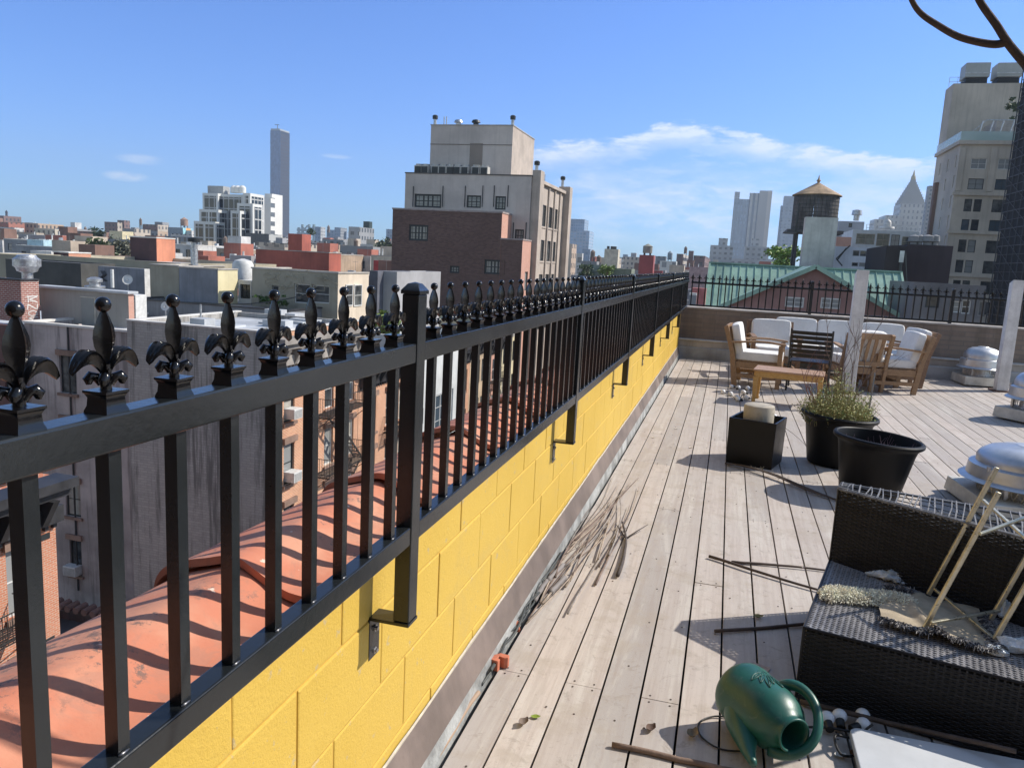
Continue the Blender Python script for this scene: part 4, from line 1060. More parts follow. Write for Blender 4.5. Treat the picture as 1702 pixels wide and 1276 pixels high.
m.box(xc-2.6,xc+2.6,81.9,86.1,zb_-.3,zb_-.003)
m.box(xc-2.9,xc-1.7,81.6,83.4,zb_-.42,zb_-.3)
addp(WT, m, 'stand', mat('dark_stand_steel', (.10,.095,.10), .7))
m = MB().tube([(xc-2.05,81.7,-4),(xc-1.75,81.7,zb_+2.5)], .1, 6).tube([(xc-.55,81.55,zb_+1),(xc-.35,81.55,zt_-.2)], .05, 6)
addp(WT, m, 'riser_pipe', FDARK)
b, q = pxb('concrete_bulkhead', 'plain whitish concrete bulkhead in front of the water tank', 1339.5, 1394, (360.5,362), 79.5, 1337, mat('whitish_concrete', (.55,.53,.50), .88, .25, .4, bp=.1, bs=5, streak=.25), z0=-6, roof=ROOFG, par=.1, cope=None)
foliage('rooftop_tree', 'bright lime green tree left of the water tank legs', 'tree', tuple(at(1300,434,1,110)), 2.6, 1400, (.20,.32,.05), True, None, 51, .3)
b, q = pxb('low_supporting_house', 'low dark roof under the water tank', 1275, 1400, (440,446), 78, None, ROOFG, dep=14, par=.2)

# ---- white and blue block, dark blocks, courthouse
BLW = mat('blue_white_paint', (.52,.56,.62), .8, .15, .3, streak=.15)
b, q = pxb('pale_blue_block', 'pale blue white building with two rows of small windows right of the water tank', 1388, 1472, (409,413), 100, 1384, BLW, dep=10, par=.2, roof=ROOFS,
    S=[hS((1418,416),(1428,426),100,'plain'), hS((1430,416.5),(1440,426.5),100,'plain'), hS((1416,436),(1426,443),100,'plain'), hS((1428.5,436.5),(1438,443.5),100,'plain'), hS((1452,434),(1461,446),100,'plain')])
st = thing('outside_stair', 'dark zigzag stair on the pale blue building', 'stair', tuple(at(1395,440,1,99.5)))
m = MB()
for p_, q_ in (((1413,408),(1390,430)),((1390,430),(1400,442)),((1392,432),(1407,412))): m.bar(at(*p_,1,99.4), at(*q_,1,99.4), .08, .14)
addp(st, m, 'stair_flight', FDARK)
b, q = pxb('glazed_penthouse', 'white framed penthouse with tan blinds above the pale blue building', 1418, 1528, (381,386), 125, 1415, WHP, dep=12, par=.2, z0=0, roof=ROOFS,
    S=[hS((1424,388),(1453,407),125,'tan'), hS((1458,388),(1477,410),125,'tan'), hS((1482,390),(1494,409),125,'big'), hS((1500,393),(1522,411),125,'tan')])
b, q = pxb('stepped_block', 'small bluish block with a roof vent, next to the water tank roof', 1395, 1437, (367,369), 150, 1394, mat('bluish_stucco', (.36,.40,.46), .85, .15, .2), dep=14, par=.3, z0=0, S=[hS((1411,371),(1416,378),150,'dark')])
p = at(1423,367,1,152); lathe_thing('roof_exhaust_fan', 'twin silver fan on the small bluish block', 'exhaust fan', tuple(p), [(.5,0),(.5,.9),(.9,1.0),(.8,1.8),(.1,2)], GALV)
b, q = pxb('orange_shed', 'orange brick shed with a slanted roof beside the pale blue building', 1391, 1416, (396,392), 118, None, BR3, dep=4, z0=0, par=0)
lathe_thing('white_cupola', 'small white domed cupola below the courthouse tower', 'cupola', tuple(at(1474,380,1,140)), [(1.2,0),(1.1,.3),(.6,.35),(.6,.9),(.5,1.2),(.1,1.5),(.02,2.0)], PIPEW)
railing('thin white rail on the glazed penthouse roof', at(1440,384,1,125).x, at(1525,388,1,125).x, 125.3, at(1480,386,1,125).z, 1.0, PIPEW)
DKM = mat('dark_plum_cladding', (.045,.033,.038), .85, .3, .3, streak=.3); DKM2 = mat('black_brown_cladding', (.032,.024,.026), .85, .3, .3)
b, q = pxb('dark_block', 'blackish brown block with a pale panel on it', 1474, 1510, (408,410), 72, 1466, DKM2, dep=10, par=.2, roof=ROOFD)
A = at(1494,436,1,71.9); B = at(1504,417,1,71.9); addp(b, MB().box(A.x,B.x,71.9,71.97,A.z,B.z), 'panel', PIPEW)
addp(b, MB().tube([at(1498,436,1,71.6), at(1494,470,1,71.6)], .12, 6).tube([at(1505,420,1,71.6), at(1508,500,1,71.6)], .06, 6), 'pipe', FDARK)
b, q = pxb('dark_block', 'plum black block with tanks and fans on its roof, left of the tall stone building', 1508, 1585, (407,408), 76, None, DKM, dep=12, par=.2, roof=ROOFD)
for i, (a, w) in enumerate(((1518,.5),(1528,.35),(1541,.6),(1553,.4))):
    p = at(a,408,1,77); lathe_thing('roof_exhaust_fan', ['squat grey fan, first from the left on the plum black block','small grey fan, second from the left on the plum black block','wide grey fan, third from the left on the plum black block','last grey fan on the plum black block'][i], 'exhaust fan', tuple(p), [(w*.6,0),(w*.6,.3),(w,.35),(w*.9,.8),(.05,.95)], FGREY)
sg = thing('roof_frame', 'dark steel frame on the plum black block', 'steel frame', tuple(at(1548,407,1,78))); m = MB(); a = at(1540,398,1,78); c_ = at(1558,392,1,78)
m.box(a.x,c_.x,77.9,78.1,a.z,a.z+.15).box(a.x+.1,a.x+.2,77.9,78.1,a.z-1,a.z).box(c_.x-.2,c_.x-.1,77.9,78.1,a.z-1,a.z+.3); addp(sg, m, 'frame', FDARK)
b, q = pxb('shaded_low_house', 'shaded grey house with dark doors seen through the far fence, right of the green roof', 1520, 1640, (470,474), 55, 1516, mat('shaded_grey_wall', (.16,.155,.16), .85, .3, .4), dep=8, par=.2, roof=ROOFD,
    S=[hS((1585,500),(1597,520),55,'wdh'), hS((1600,498),(1612,522),55,'wdh'), hS((1628,500),(1636,526),55,'plain'), hS((1540,490),(1560,512),55,'dark')])
# courthouse
CH = winpat('courthouse_stone', (.50,.485,.45), (.16,.16,.17), 4.2, 6.0, .38, .5, var=.1)
CHP = mat('plain_courthouse_stone', (.50,.485,.45), .85, .12, .05)
ct_ = thing('courthouse', 'distant pale courthouse tower with a stepped pyramid roof and gold tip', 'building', (at(1515,430,1,900).x, 920, -20))
def fb(pa, pb, yt, Y, dep, m, nm, z0=-20, root=ct_):
    A = at(pa,yt,1,Y); B = at(pb,yt,1,Y); return addp(root, MB().box(A.x,B.x,Y,Y+dep,z0,(A.z+B.z)/2), nm, m)
fb(1497,1540,339,905,34,CH,'tower'); fb(1472,1497,358,900,40,CH,'wing'); fb(1454,1472,364.5,890,30,CH,'wing'); fb(1494,1545,388,900,45,CH,'base')
A = at(1497,338,1,905); B = at(1540,338,1,905); xm_ = (A.x+B.x)/2; w_ = (B.x-A.x)/2; zt_ = A.z; za_ = at(1520,299,1,922).z
m = MB()
for k in range(10):
    f0 = 1-k/10*.9; z0_ = zt_+(za_-zt_)*k/10; m.box(xm_-w_*f0,xm_+w_*f0,922-w_*f0,922+w_*f0,z0_,zt_+(za_-zt_)*(k+1)/10)
addp(ct_, m, 'pyramid_roof', mat('grey_lead_roof', (.36,.35,.33), .7, .1, .05))
addp(ct_, MB().lathe([(2.6,za_),(2.2,za_+3),(1.2,za_+5),(.6,za_+8),(.1,za_+10)], 8, 0, Matrix.Translation((xm_,922,0))), 'finial', mat('dull_gold', (.45,.36,.18), .4))

# ---- tall stone apartment house on the right
SL = mat('limestone', (.50,.45,.38), .85, .2, .15, bp=.1, bs=4, streak=.2); SB = brick('purple_brown_brick', (.26,.17,.13), (.21,.13,.11), (.24,.19,.16), var=.4, vs=.2)
sb = thing('stone_apartment_house', 'tall limestone apartment house with roof terrace at the right edge', 'building', (30, 130, -20))
YS = 120.0
def X_(px, py=340): return at(px,py,1,YS).x
x0_ = X_(1583,340); zt_ = at(1592,240,1,YS).z
rows_ = []
def zr_(y): return at(1620,y,1,YS).z
for j in range(9):
    zt1 = zr_(331+j*34.0); zb1 = zr_(352+j*34.0)
    for a, c_ in ((1602.5,1615.5),(1618.5,1631.5)): rows_.append((X_(a),X_(c_),zb1,zt1,'dh'))
    rows_.append((X_(1649),X_(1671),zb1,zt1,'big')); rows_.append((X_(1690),X_(1712),zb1,zt1,'big'))
for yt_, yb_ in ((263,281),(297,315)):
    for a, c_ in ((1604,1630),(1649,1672),(1692,1714)): rows_.append((X_(a),X_(c_),zr_(yb_),zr_(yt_),'wpair' if yt_ == 263 else 'big'))
Ww = []
def yw(px, py, X): r = ray(px, py); return X/r.x*r.y
YWC = yw(1557, 262, x0_)
building('', '', x0_, x0_+26, YS, YWC, zt_, SL, root=sb, S=rows_, roof=ROOFG, par=.6, cope=SL, ch=.5, cw=.35, wname='stone_wall',
         W=[(YS+.8+(YWC-YS-1.5)*i/2.6, YS+1.5+(YWC-YS-1.5)*i/2.6, zr_(352+j*34)+.5, zr_(331+j*34)+.5, 'wdh') for i in range(3) for j in range(-2, 5)], )
m = MB()
for y_ in (322,386,458): zc_ = zr_(y_); m.box(x0_-.25,x0_+26.2,YS-.30,YS-.003,zc_-.25,zc_+.2)
for a in (1588,1640,1680): m.box(X_(a)-.35,X_(a)+.35,YS-.16,YS-.002,zr_(318),zt_-.4)
addp(sb, m, 'belt_course', SL)
def yw(px, py, X): r = ray(px, py); return X/r.x*r.y
building('', '', x0_-.5, x0_-.01, YWC-2.5, yw(1543,390,x0_-.5), at(1550,308,1,YWC).z, SB, root=sb, roof=ROOFG, par=.1, wname='brick_flank', cope=None)
x2 = at(1585,140,1,134).x; z2 = at(1586,139,1,134).z; x3 = at(1573,150,1,138.5).x
building('', '', x2, x2+22, 134, 138.5, z2, SL, root=sb, roof=ROOFG, par=.3, z0=-20, wname='upper_block')
m = MB(); m.add([(x2,134,-20),(x3,138.5,-20),(x2+3,139,-20),(x2,134,z2),(x3,138.5,z2-.5),(x2+3,139,z2)], [(0,3,4,1),(1,4,5,2),(3,5,4)]); addp(sb, m, 'chamfer', SL, fixn=True)
GLR = newmat('balcony_glass'); _m, _t, _b = GLR; _b.inputs['Base Color'].default_value = (.45,.58,.58,1); _b.inputs['Roughness'].default_value = .1; _b.inputs['Alpha'].default_value = .55; GLR = _m
addp(sb, MB().box(x0_-.1,x0_+26,YS-.1,YS-.05,zt_+.5,zt_+1.7).box(x0_-.15,x0_-.1,YS,YWC,zt_+.5,zt_+1.7), 'glass_balustrade', GLR)
m = MB()
for i in range(4):
    p = at(1622+i*17,225,1,123); m.tube([(p.x,123,zt_),(p.x+.7,123,zt_+3.6)], .09, 6)
m.bar((at(1600,225,1,124).x,124,zt_+1.2),(at(1640,205,1,124).x,124,zt_+3.9),.12,.12); m.bar((at(1640,205,1,124).x,124,zt_+3.9),(at(1690,203,1,124).x,124,zt_+3.9),.12,.12)
addp(sb, m, 'terrace_frame', GALV)
building('', '', at(1655,215,1,127).x, at(1720,215,1,127).x, 127, 133, at(1670,205,1,127).z+.4, mat('terrace_wall', (.36,.33,.30), .8), z0=zt_, root=sb, roof=ROOFG, par=.2, wname='terrace_house')
rg = random.Random(77)
for i in range(7):
    p = at(1628+i*10.5,232,1,122); foliage('terrace_hedge', '%s green hedge plant from the left along the glass balustrade' % ('first second third fourth fifth sixth seventh'.split()[i]), 'hedge', (p.x,122,zt_+1.1), .7, 220, (.08,.13,.04), False, 'hedge plants on the high roof terrace', 60+i, .16)
foliage('terrace_bush', 'dark round bush at the top of the terrace stair', 'bush', tuple(at(1688,178,1,128)), 1.3, 700, (.05,.09,.03), False, None, 71, .2)
for i, (a, b_) in enumerate(((1607,1643.5),(1660,1697))):
    A = at(a,104,1,135); B = at(b_,139,1,135); z0_ = z2-.3
    ct2 = thing('cooling_tower', ['left grey cooling tower on the stone apartment house','right grey cooling tower on the stone apartment house'][i], 'cooling tower', ((A.x+B.x)/2,137,z0_))
    mm = MB().box(A.x,B.x,135,138.2,z0_+1.4,A.z); addp(ct2, mm, 'casing', mat('cooling_tower_metal', (.36,.38,.37), .5, .15, .5, streak=.1), bevel=.12)
    mm = MB()
    for k in range(8): mm.box(A.x+.2,B.x-.2,135.1+k*.01,138.1,z0_+.1+k*.16,z0_+.18+k*.16)
    addp(ct2, mm, 'louvre', FDARK)
    addp(ct2, MB().box(A.x-.05,B.x+.05,134.93,134.99,z0_+(A.z-z0_)*.55,z0_+(A.z-z0_)*.55+.12), 'seam', GALV)
railing('steel railing at the left end of the high stone roof', at(1574,138,1,136).x+.3, at(1606,134,1,136).x, 136, z2, 1.3)
# netted scaffold tower at the very right
NET = brick('black_safety_netting', (.007,.007,.008), (.013,.013,.015), (.03,.03,.035), bw=2.6, bh=2.0, ms=.05, var=.4, bp=.2, vs=.2)
nt_ = thing('scaffold_tower', 'tall building wrapped in black scaffold netting, cut by the right edge', 'scaffolding', (at(1690,400,1,92).x+6, 98, -20))
xn = at(1673,318,1,106).x; zn = at(1693,118,1,106).z
addp(nt_, MB().box(xn,xn+16,92,106,-20,zn), 'netting', NET)
m = MB()
for k in range(24):
    z = -8+k*2.0
    if z > zn+.5: break
    m.bar((xn-.1,91.8,z),(xn+16,91.8,z),.07,.07); m.bar((xn-.12,91.8,z),(xn-.12,106,z),.09,.09); m.bar((xn-.12,91.8,z+1),(xn-.12,106,z+1),.05,.05)
    for q_ in range(3): m.bar((xn-.13,92+q_*4.7,z),(xn-.13,96.7+q_*4.7,z+2),.05,.05)
for k in range(8): m.tube([(xn-.14,92+k*2,-20),(xn-.14,92+k*2,zn+1)], .07, 5)
addp(nt_, m, 'scaffold_pole', mat('dark_scaffold_pole', (.055,.055,.06), .6))

wl = thing('overhead_wire', 'dark sagging wire strung over the grey roof between the bulkheads', 'wire', tuple(at(213,492,1,40)))
a = at(205,490,1,40); b = at(336,503,1,39); c_ = at(500,492,1,40)
def sag(p, q, d): return [p.lerp(q, t/10)-Vector((0,0,d*4*(t/10)*(1-t/10))) for t in range(11)]
addp(wl, MB().tube(sag(a, b, .12), .035, 5), 'wire', FDARK); addp(wl, MB().tube(sag(b, c_, .25), .035, 5), 'wire', FDARK)

# ---- distant skyline
def far(name, label, boxes, group=None, cat='building'):
    """boxes: (pa, pb, ytop, distance, pe or depth, material[, side material])"""
    b0 = boxes[0]; A = at((b0[0]+b0[1])/2, b0[2], 1, b0[3])
    r = thing(name, label, cat, (A.x, b0[3], -20), group)
    for b in boxes:
        pa, pb, yt, Y, pe, m = b[:6]
        A = at(pa, yt, 1, Y); B = at(pb, yt, 1, Y); x0, x1, z = A.x, B.x, (A.z+B.z)/2
        if pe is None: dep = (x1-x0)
        elif pe < 0: dep = -pe
        else:
            rr = ray(pe, yt); e = x1 if pe > pb else x0; dep = e/rr.x*rr.y-Y
            if dep < 1 or dep > Y: dep = x1-x0
        mb = MB(); mb.box(x0, x1, Y, Y+dep, -20, z); 
        if len(b) > 6: mb.m[3] = 1
        o = addp(r, mb, 'block', [m, b[6]] if len(b) > 6 else m)
    return r
def wp(n, wall, glass=(.06,.065,.075), wx=3.2, wz=3.4, fx=.45, fz=.5, **k): return winpat(n, wall, glass, wx, wz, fx, fz, **k)
TWG = wp('tower_blue_glass', (.095,.14,.25), (.065,.11,.21), 3.0, 4.2, .92, .86, gr=.12, var=.08); TWD = wp('tower_striped_side', (.050,.045,.052), (.008,.008,.012), 60, 7.0, 1.0, .62, gr=.3)
far('glass_skyscraper', 'very tall slim blue glass skyscraper with a dark striped side', [(449.2,466.3,217,1400,481.6,TWG,TWD), (450,465,214,1405,481,mat('crown_metal',(.35,.38,.38),.5,.1,.02))])
p = at(461,214,1,1410); cr_ = thing('rooftop_crane', 'tiny crane on top of the slim skyscraper', 'crane', tuple(p)); addp(cr_, MB().box(p.x-.5,p.x+.5,1410,1411,p.z,p.z+7).box(p.x-6,p.x+4,1410,1411,p.z+7,p.z+8), 'mast', mat('dark_far', (.12,.13,.15), .7))
MW1 = wp('modern_white_grid', (.60,.60,.58), (.035,.04,.045), 3.1, 30, .72, .93, gr=.15, var=.05); MW2 = mat('modern_white', (.66,.66,.63), .6, .06, .05); MG = wp('modern_dark_glass', (.42,.42,.41), (.012,.016,.020), 2.35, 3.9, .83, .88, gr=.1, var=.1)
MW3 = wp('modern_white_rows', (.68,.67,.63), (.10,.11,.12), 14, 3.7, .55, .5, gr=.2, var=.05)
ap = thing('modern_apartment_block', 'stepped white framed apartment block with tall black glazing', 'building', (at(395,400,1,262).x, 280, -20))
def fblk(pa, pb, yt, Y, dep, ybot=470, glass=True, nx=2, e=True, wmt=None):
    dep = dep*.36
    A = at(pa,yt,1,Y); B = at(pb,yt,1,Y); z = (A.z+B.z)/2; x0, x1 = A.x, B.x
    m = MB().box(x0,x1,Y,Y+dep,-20,z); addp(ap, m, 'white_frame', wmt or MW2)
    if glass:
        g = MB(); t = .9; w = (x1-x0-t*(nx+1))/nx
        for i in range(nx):
            a = x0+t+i*(w+t); g.box(a,a+w,Y-.12,Y-.03,-20,z-1.1)
        addp(ap, g, 'glazing', MG)
        if e:
            g = MB(); n = max(1,int(dep/7)); w = (dep-t*(n+1))/n
            for i in range(n):
                a = Y+t+i*(w+t); g.box(x1+.03,x1+.12,a,a+w,-20,z-1.1)
            addp(ap, g, 'glazing', MG)
fblk(322,358,368,258,16); fblk(331,363,348,262,16); fblk(336.5,362,321,266,18,nx=1); fblk(345,371,309,272,12,glass=False,wmt=mat('grey_far_box',(.36,.37,.37),.8))
fblk(360,404,323,268,20,nx=1); fblk(383,399,350,256,14,nx=1); fblk(394,420,338,260,18,nx=1); fblk(404,416,321,266,26,nx=1)
for i, a in enumerate((389,395,403)): p = at(a,321,1,275); lathe_thing('roof_tank', ['leftmost small white tank on top of the stepped white block','middle small white tank on top of the stepped white block','right small white tank on top of the stepped white block'][i], 'tank', tuple(p), [(1.4,0),(1.4,2.1),(.8,2.8),(.1,3.0)], MW2, 14)
far('white_apartment_slab', 'plain white slab with small windows on its side, right of the stepped white block', [(432,450,328,285,468,MW2,MW3),(440,452,322,290,-8,MW2)])
far('dark_glass_podium', 'dark glass podium in front of the white slab', [(407,447,388,210,468,mat('slate_glass',(.06,.07,.085),.3),wp('pod_side',(.40,.41,.40),(.08,.09,.10),4,3.5,.6,.5)), (378,400,407,200,None,MW1)])
GRB = wp('grey_office', (.27,.28,.29), (.07,.08,.09), 2.6, 3.3, .5, .5); BGB = wp('beige_office', (.46,.40,.33), (.10,.10,.10), 3, 3.4, .45, .5); BRB = wp('brown_office', (.20,.13,.12), (.05,.05,.055), 3, 3.3, .45, .5)
BLB = wp('bluish_office', (.24,.31,.40), (.12,.17,.24), 3, 3.6, .6, .6); WHB = wp('white_office', (.56,.56,.54), (.14,.15,.16), 3.2, 3.4, .45, .5); RDB = wp('red_office', (.36,.15,.11), (.07,.06,.06), 3, 3.3, .4, .5); TNB = wp('tan_office', (.42,.32,.24), (.09,.085,.08), 3, 3.3, .4, .5)
GYB = wp('pale_grey_office', (.40,.41,.42), (.13,.14,.15), 3.4, 3.2, .5, .45)
FARL = [
 ('dark brick block at the left edge of the skyline', [(-20,6,358,420,None,BRB),(6,27,361,430,35,BRB)]),
 ('reddish house in front of the dark block at the left edge', [(-10,14,369,330,None,RDB)]),
 ('grey slab beside the dark skyline block at far left', [(42,55,370,520,None,GYB)]),
 ('low white houses under the grey slab at far left', [(0,24,378,300,40,WHB)]),
 ('pink and white row in front of the grey slab at far left', [(24,66,386,280,None,TNB)]),
 ('small beige house right of the grey slab at far left', [(66,90,390,300,None,BGB)]),
 ('white turreted house at the skyline, left of the brown slab', [(95,113,380,380,None,WHB),(101,106,377,385,None,WHB)]),
 ('white stepped house left of the flowering tree', [(113,134,388,330,None,WHB),(120,126,378,350,None,WHB)]),
 ('brown and grey slab block at the skyline above the green tree', [(173.5,195,369,450,214,BRB,BGB),(195,206,366,455,None,BRB)]),
 ('pale yellow tall bulkhead beside the flowering tree', [(182,203,384,210,None,mat('far_yellow',(.62,.55,.36),.85))]),
 ('grey beige office row above the maroon bulkhead', [(204,223,380,320,250,GRB,BGB)]),
 ('beige office block with dark roof boxes, third from the black glazed tower', [(237,262,373,400,280,BRB,BGB),(257,270,369,405,None,GRB)]),
 ('plain beige block between two office blocks left of the grey blue slab', [(250,262,384,300,279,GRB,TNB)]),
 ('grey blue slab with orange and blue panels on its side', [(279,304,378,340,320,mat('far_greyblue',(.27,.31,.35),.8),wp('orange_panels',(.62,.33,.12),(.25,.45,.55),7,7,.5,.5))]),
 ('dark low block to the left of the bridge towers', [(484,500,389,300,None,GRB)]),
 ('grey blue office block right of the bridge', [(523,533,377,700,541,BLB,GYB)]),
 ('bluish slab behind the long red rooftop block', [(543,556,382,900,None,BLB)]),
 ('curved dark blue block behind the long red rooftop block', [(556,566,378,850,577,BLB,GRB),(566,576,385,860,None,BLB)]),
 ('dark low slab in front of the curved blue block', [(536,571,398,260,None,GRB)]),
 ('grey block with a black box on its roof, left of the brown brick building', [(579.5,597,377,300,622,GYB,GRB),(604,614,368,310,None,mat('far_black',(.03,.05,.045),.6))]),
 ('pale cream block under the grey block with the black roof box', [(620,637,405,230,None,mat('far_cream',(.60,.55,.40),.85))]),
 ('blue glass slab touching the brown brick building', [(642,654,381,800,None,BLB)]),
 ('low grey block with a row of dark windows beside the brown brick building', [(565,620,409,180,None,GRB)]),
 ('beige block with roof fans behind the long red rooftop block', [(441,473,406,170,None,BGB)]),
 ('red pavilion with white steps by the brown brick building', [(621,640,433,110,None,mat('far_redpav',(.42,.06,.06),.7))]),
 ('blue glass office tower with a dark top, just right of the tan building', [(936,972,364,1000,None,BLB),(938,980,383,980,None,wp('blue_grid',(.30,.38,.48),(.16,.24,.34),4,4,.7,.6)),(968,981,414,600,None,BLB)]),
 ('cream stone block right of the tan building', [(937,951,405,260,959,BGB,TNB)]),
 ('thin white house right of the tan building', [(958,968,421,240,None,WHB)]),
 ('low grey rooftops beneath the blue glass office tower', [(966,992,434,150,None,GRB)]),
 ('green grey flat roof block with black trim', [(977,1004,440,120,None,mat('far_greengrey',(.25,.28,.24),.85)),(1004,1050,446,115,None,mat('far_greengrey2',(.19,.22,.17),.85))]),
 ('cream elevator bulkhead with two black tanks on its top', [(1005,1028,414,140,1031,mat('far_cream2',(.56,.52,.42),.85)),(1009,1013,409,142,None,mat('far_blk2',(.04,.04,.04),.6)),(1015,1024,409.5,142,None,mat('far_blk2',(.04,.04,.04),.6))]),
 ('small bluish tower between the cream bulkhead and the red one', [(1035.5,1043.5,423,700,None,BLB)]),
 ('dark blue grey block right of the red bulkhead with the tank', [(1089,1107,426,420,None,GRB)]),
 ('white low house right of the red bulkhead with the tank', [(1097,1124,434,250,None,WHB)]),
 ('brown slab with white balconies left of the grey pair', [(1125,1136,422,380,1145.5,BRB,wp('balc',(.50,.46,.42),(.12,.10,.10),20,3.2,1.0,.5)),(1145,1153,417,385,None,BRB)]),
 ('pinkish brown slab right of the balcony slab', [(1153,1172,425,360,1181,BRB,BRB)]),
 ('low red roofed house seen through the fence corner', [(1150,1174,479,60,None,mat('far_redroof',(.45,.16,.15),.8)),(1146,1158,487,56,None,WHB)]),
 ('small pale houses at the end of the fence', [(1128,1166,449,180,None,WHB)]),
 ('long low mauve block at the end of the fence', [(1146,1180,444,150,None,mat('far_mauve',(.44,.33,.33),.85))]),
 ('stepped pale grey housing block, left of the twin grey housing blocks', [(1181,1219,408,520,None,GYB),(1195,1210,396,525,None,GYB)]),
 ('stepped pale grey housing block right below the ribbed skyscraper', [(1238,1279,410,510,None,GYB),(1250,1263,397,515,None,GYB)]),
 ('low pale block between the two stepped grey housing blocks', [(1216,1279,431,420,None,GYB)]),
 ('tall ribbed grey skyscraper with a beige pillar side', [(1221,1246.5,331,1300,None,wp('rib1',(.27,.32,.37),(.20,.25,.30),6,5,.6,.7)),(1221.5,1230,319,1310,None,GYB),(1246.5,1263,321,1300,None,wp('rib2',(.50,.49,.45),(.11,.13,.16),7.5,400,.5,1.0)),(1263,1277,317,1295,None,mat('rib3',(.40,.385,.35),.8,.1,.02)),(1277,1284,317,1295,None,mat('rib4',(.55,.50,.43),.8,.1,.02))]),
 ('pale blue grey tower with a step, left of the water tank', [(1304,1330,326,1150,None,wp('pbg',(.33,.38,.43),(.20,.24,.29),5,4.5,.5,.5)),(1298,1306,342,1160,None,wp('pbg',(.33,.38,.43),(.20,.24,.29),5,4.5,.5,.5)),(1277,1300,431,600,None,GYB)]),
 ('dark slab between courthouse and tall stone house', [(1544,1560,309,700,None,GRB)]),
]
for lb, bx_ in FARL: far('distant_building', lb, bx_, None)
# bridge towers
bt = thing('bridge', 'green steel bridge towers right of the slim skyscraper', 'bridge', (at(508,385,1,1800).x, 1800, -20)); m = MB(); BG = mat('bridge_green', (.16,.25,.25), .7)
for a in (496,502,513,521):
    p = at(a,373 if a in (502,513,521) else 378,1,1800); m.box(p.x-2.5,p.x+2.5,1800,1806,-20,p.z)
for y_ in (382,388): a = at(494,y_,1,1800); c_ = at(524,y_+1.5,1,1800); m.bar(a, c_, 4, 6)
for a, y_ in ((496,384),(502,375),(513,375)):
    m.bar(at(a,y_,1,1800), at(a+9,y_+12,1,1800), 2, 3); m.bar(at(a+9,y_,1,1800), at(a,y_+12,1,1800), 2, 3)
addp(bt, m, 'steelwork', BG)
# little water towers on the skyline
def tank(label, px, yt, yb, wpx, Y, col=(.22,.17,.14), cone=True):
    A = at(px, yt, 1, Y); B = at(px, yb, 1, Y); rr = wpx/2*Y/1280*1.0; h = A.z-B.z
    r = thing('water_tower', label, 'water tower', (A.x, Y, B.z))
    M4 = Matrix.Translation((A.x, Y+rr, 0)); cm = mat('tank_'+str(px), col, .85, .3, .5, streak=.3)
    addp(r, MB().lathe([(rr,B.z+h*.22),(rr,A.z-h*.22)], 16, 0, M4), 'tank', cm, smooth='auto')
    addp(r, MB().lathe([(rr*1.08,A.z-h*.22+.01),(rr*.1,A.z)], 16, 0, M4), 'roof', cm, smooth='auto')
    m = MB()
    for a, c_ in ((-1,-1),(1,-1),(1,1),(-1,1)): m.box(A.x+a*rr*.6-.12,A.x+a*rr*.6+.12,Y+rr+c_*rr*.6-.12,Y+rr+c_*rr*.6+.12,B.z-2,B.z+h*.22)
    addp(r, m, 'stand', FDARK)
tank('grey water tank with peaked roof on the red bulkhead near the end of the fence', 1076.5, 405, 425, 15.5, 150, (.30,.30,.26))
far('red_bulkhead', 'tall red bulkhead carrying a grey water tank near the end of the fence', [(1063,1087,424,148,None,mat('far_red',(.33,.085,.085),.8,.2,.3)),(1087,1101,450,147,None,mat('far_red',(.33,.085,.085),.8,.2,.3))])
tank('tiny dark water tank at the left edge of the skyline', 9, 349, 362, 4.5, 425, (.08,.09,.12))
tank('rusty and grey water tank on the grey blue slab with orange panels', 302, 361, 379, 14, 345, (.38,.25,.19))
tank('small grey water tank right of the red bulkhead', 1114, 417, 436, 8, 430, (.25,.30,.33))
tank('dark little water tank above the brown slab block', 119, 372, 386, 4, 352, (.10,.09,.10))
foliage('rooftop_tree', 'dark green tree on the green grey roof near the end of the fence', 'tree', tuple(at(976,450,1,118)), 1.5, 700, (.05,.09,.03), True, None, 81, .2)
foliage('rooftop_tree', 'bright green tree on the green grey roof near the end of the fence', 'tree', tuple(at(1010,450,1,113)), 1.5, 800, (.14,.22,.04), True, None, 82, .2)
for i, (px, y) in enumerate(((505,403),(150,398),(170,394),(640,412))):
    foliage('distant_tree', ['dark distant tree by the long red block','dark distant tree left of the green one','second dark distant tree left of the flowering tree','distant tree touching the brown brick building'][i], 'tree', tuple(at(px,y,1,190)), 3.5, 500, (.045,.07,.03), True, None, 90+i, .5)

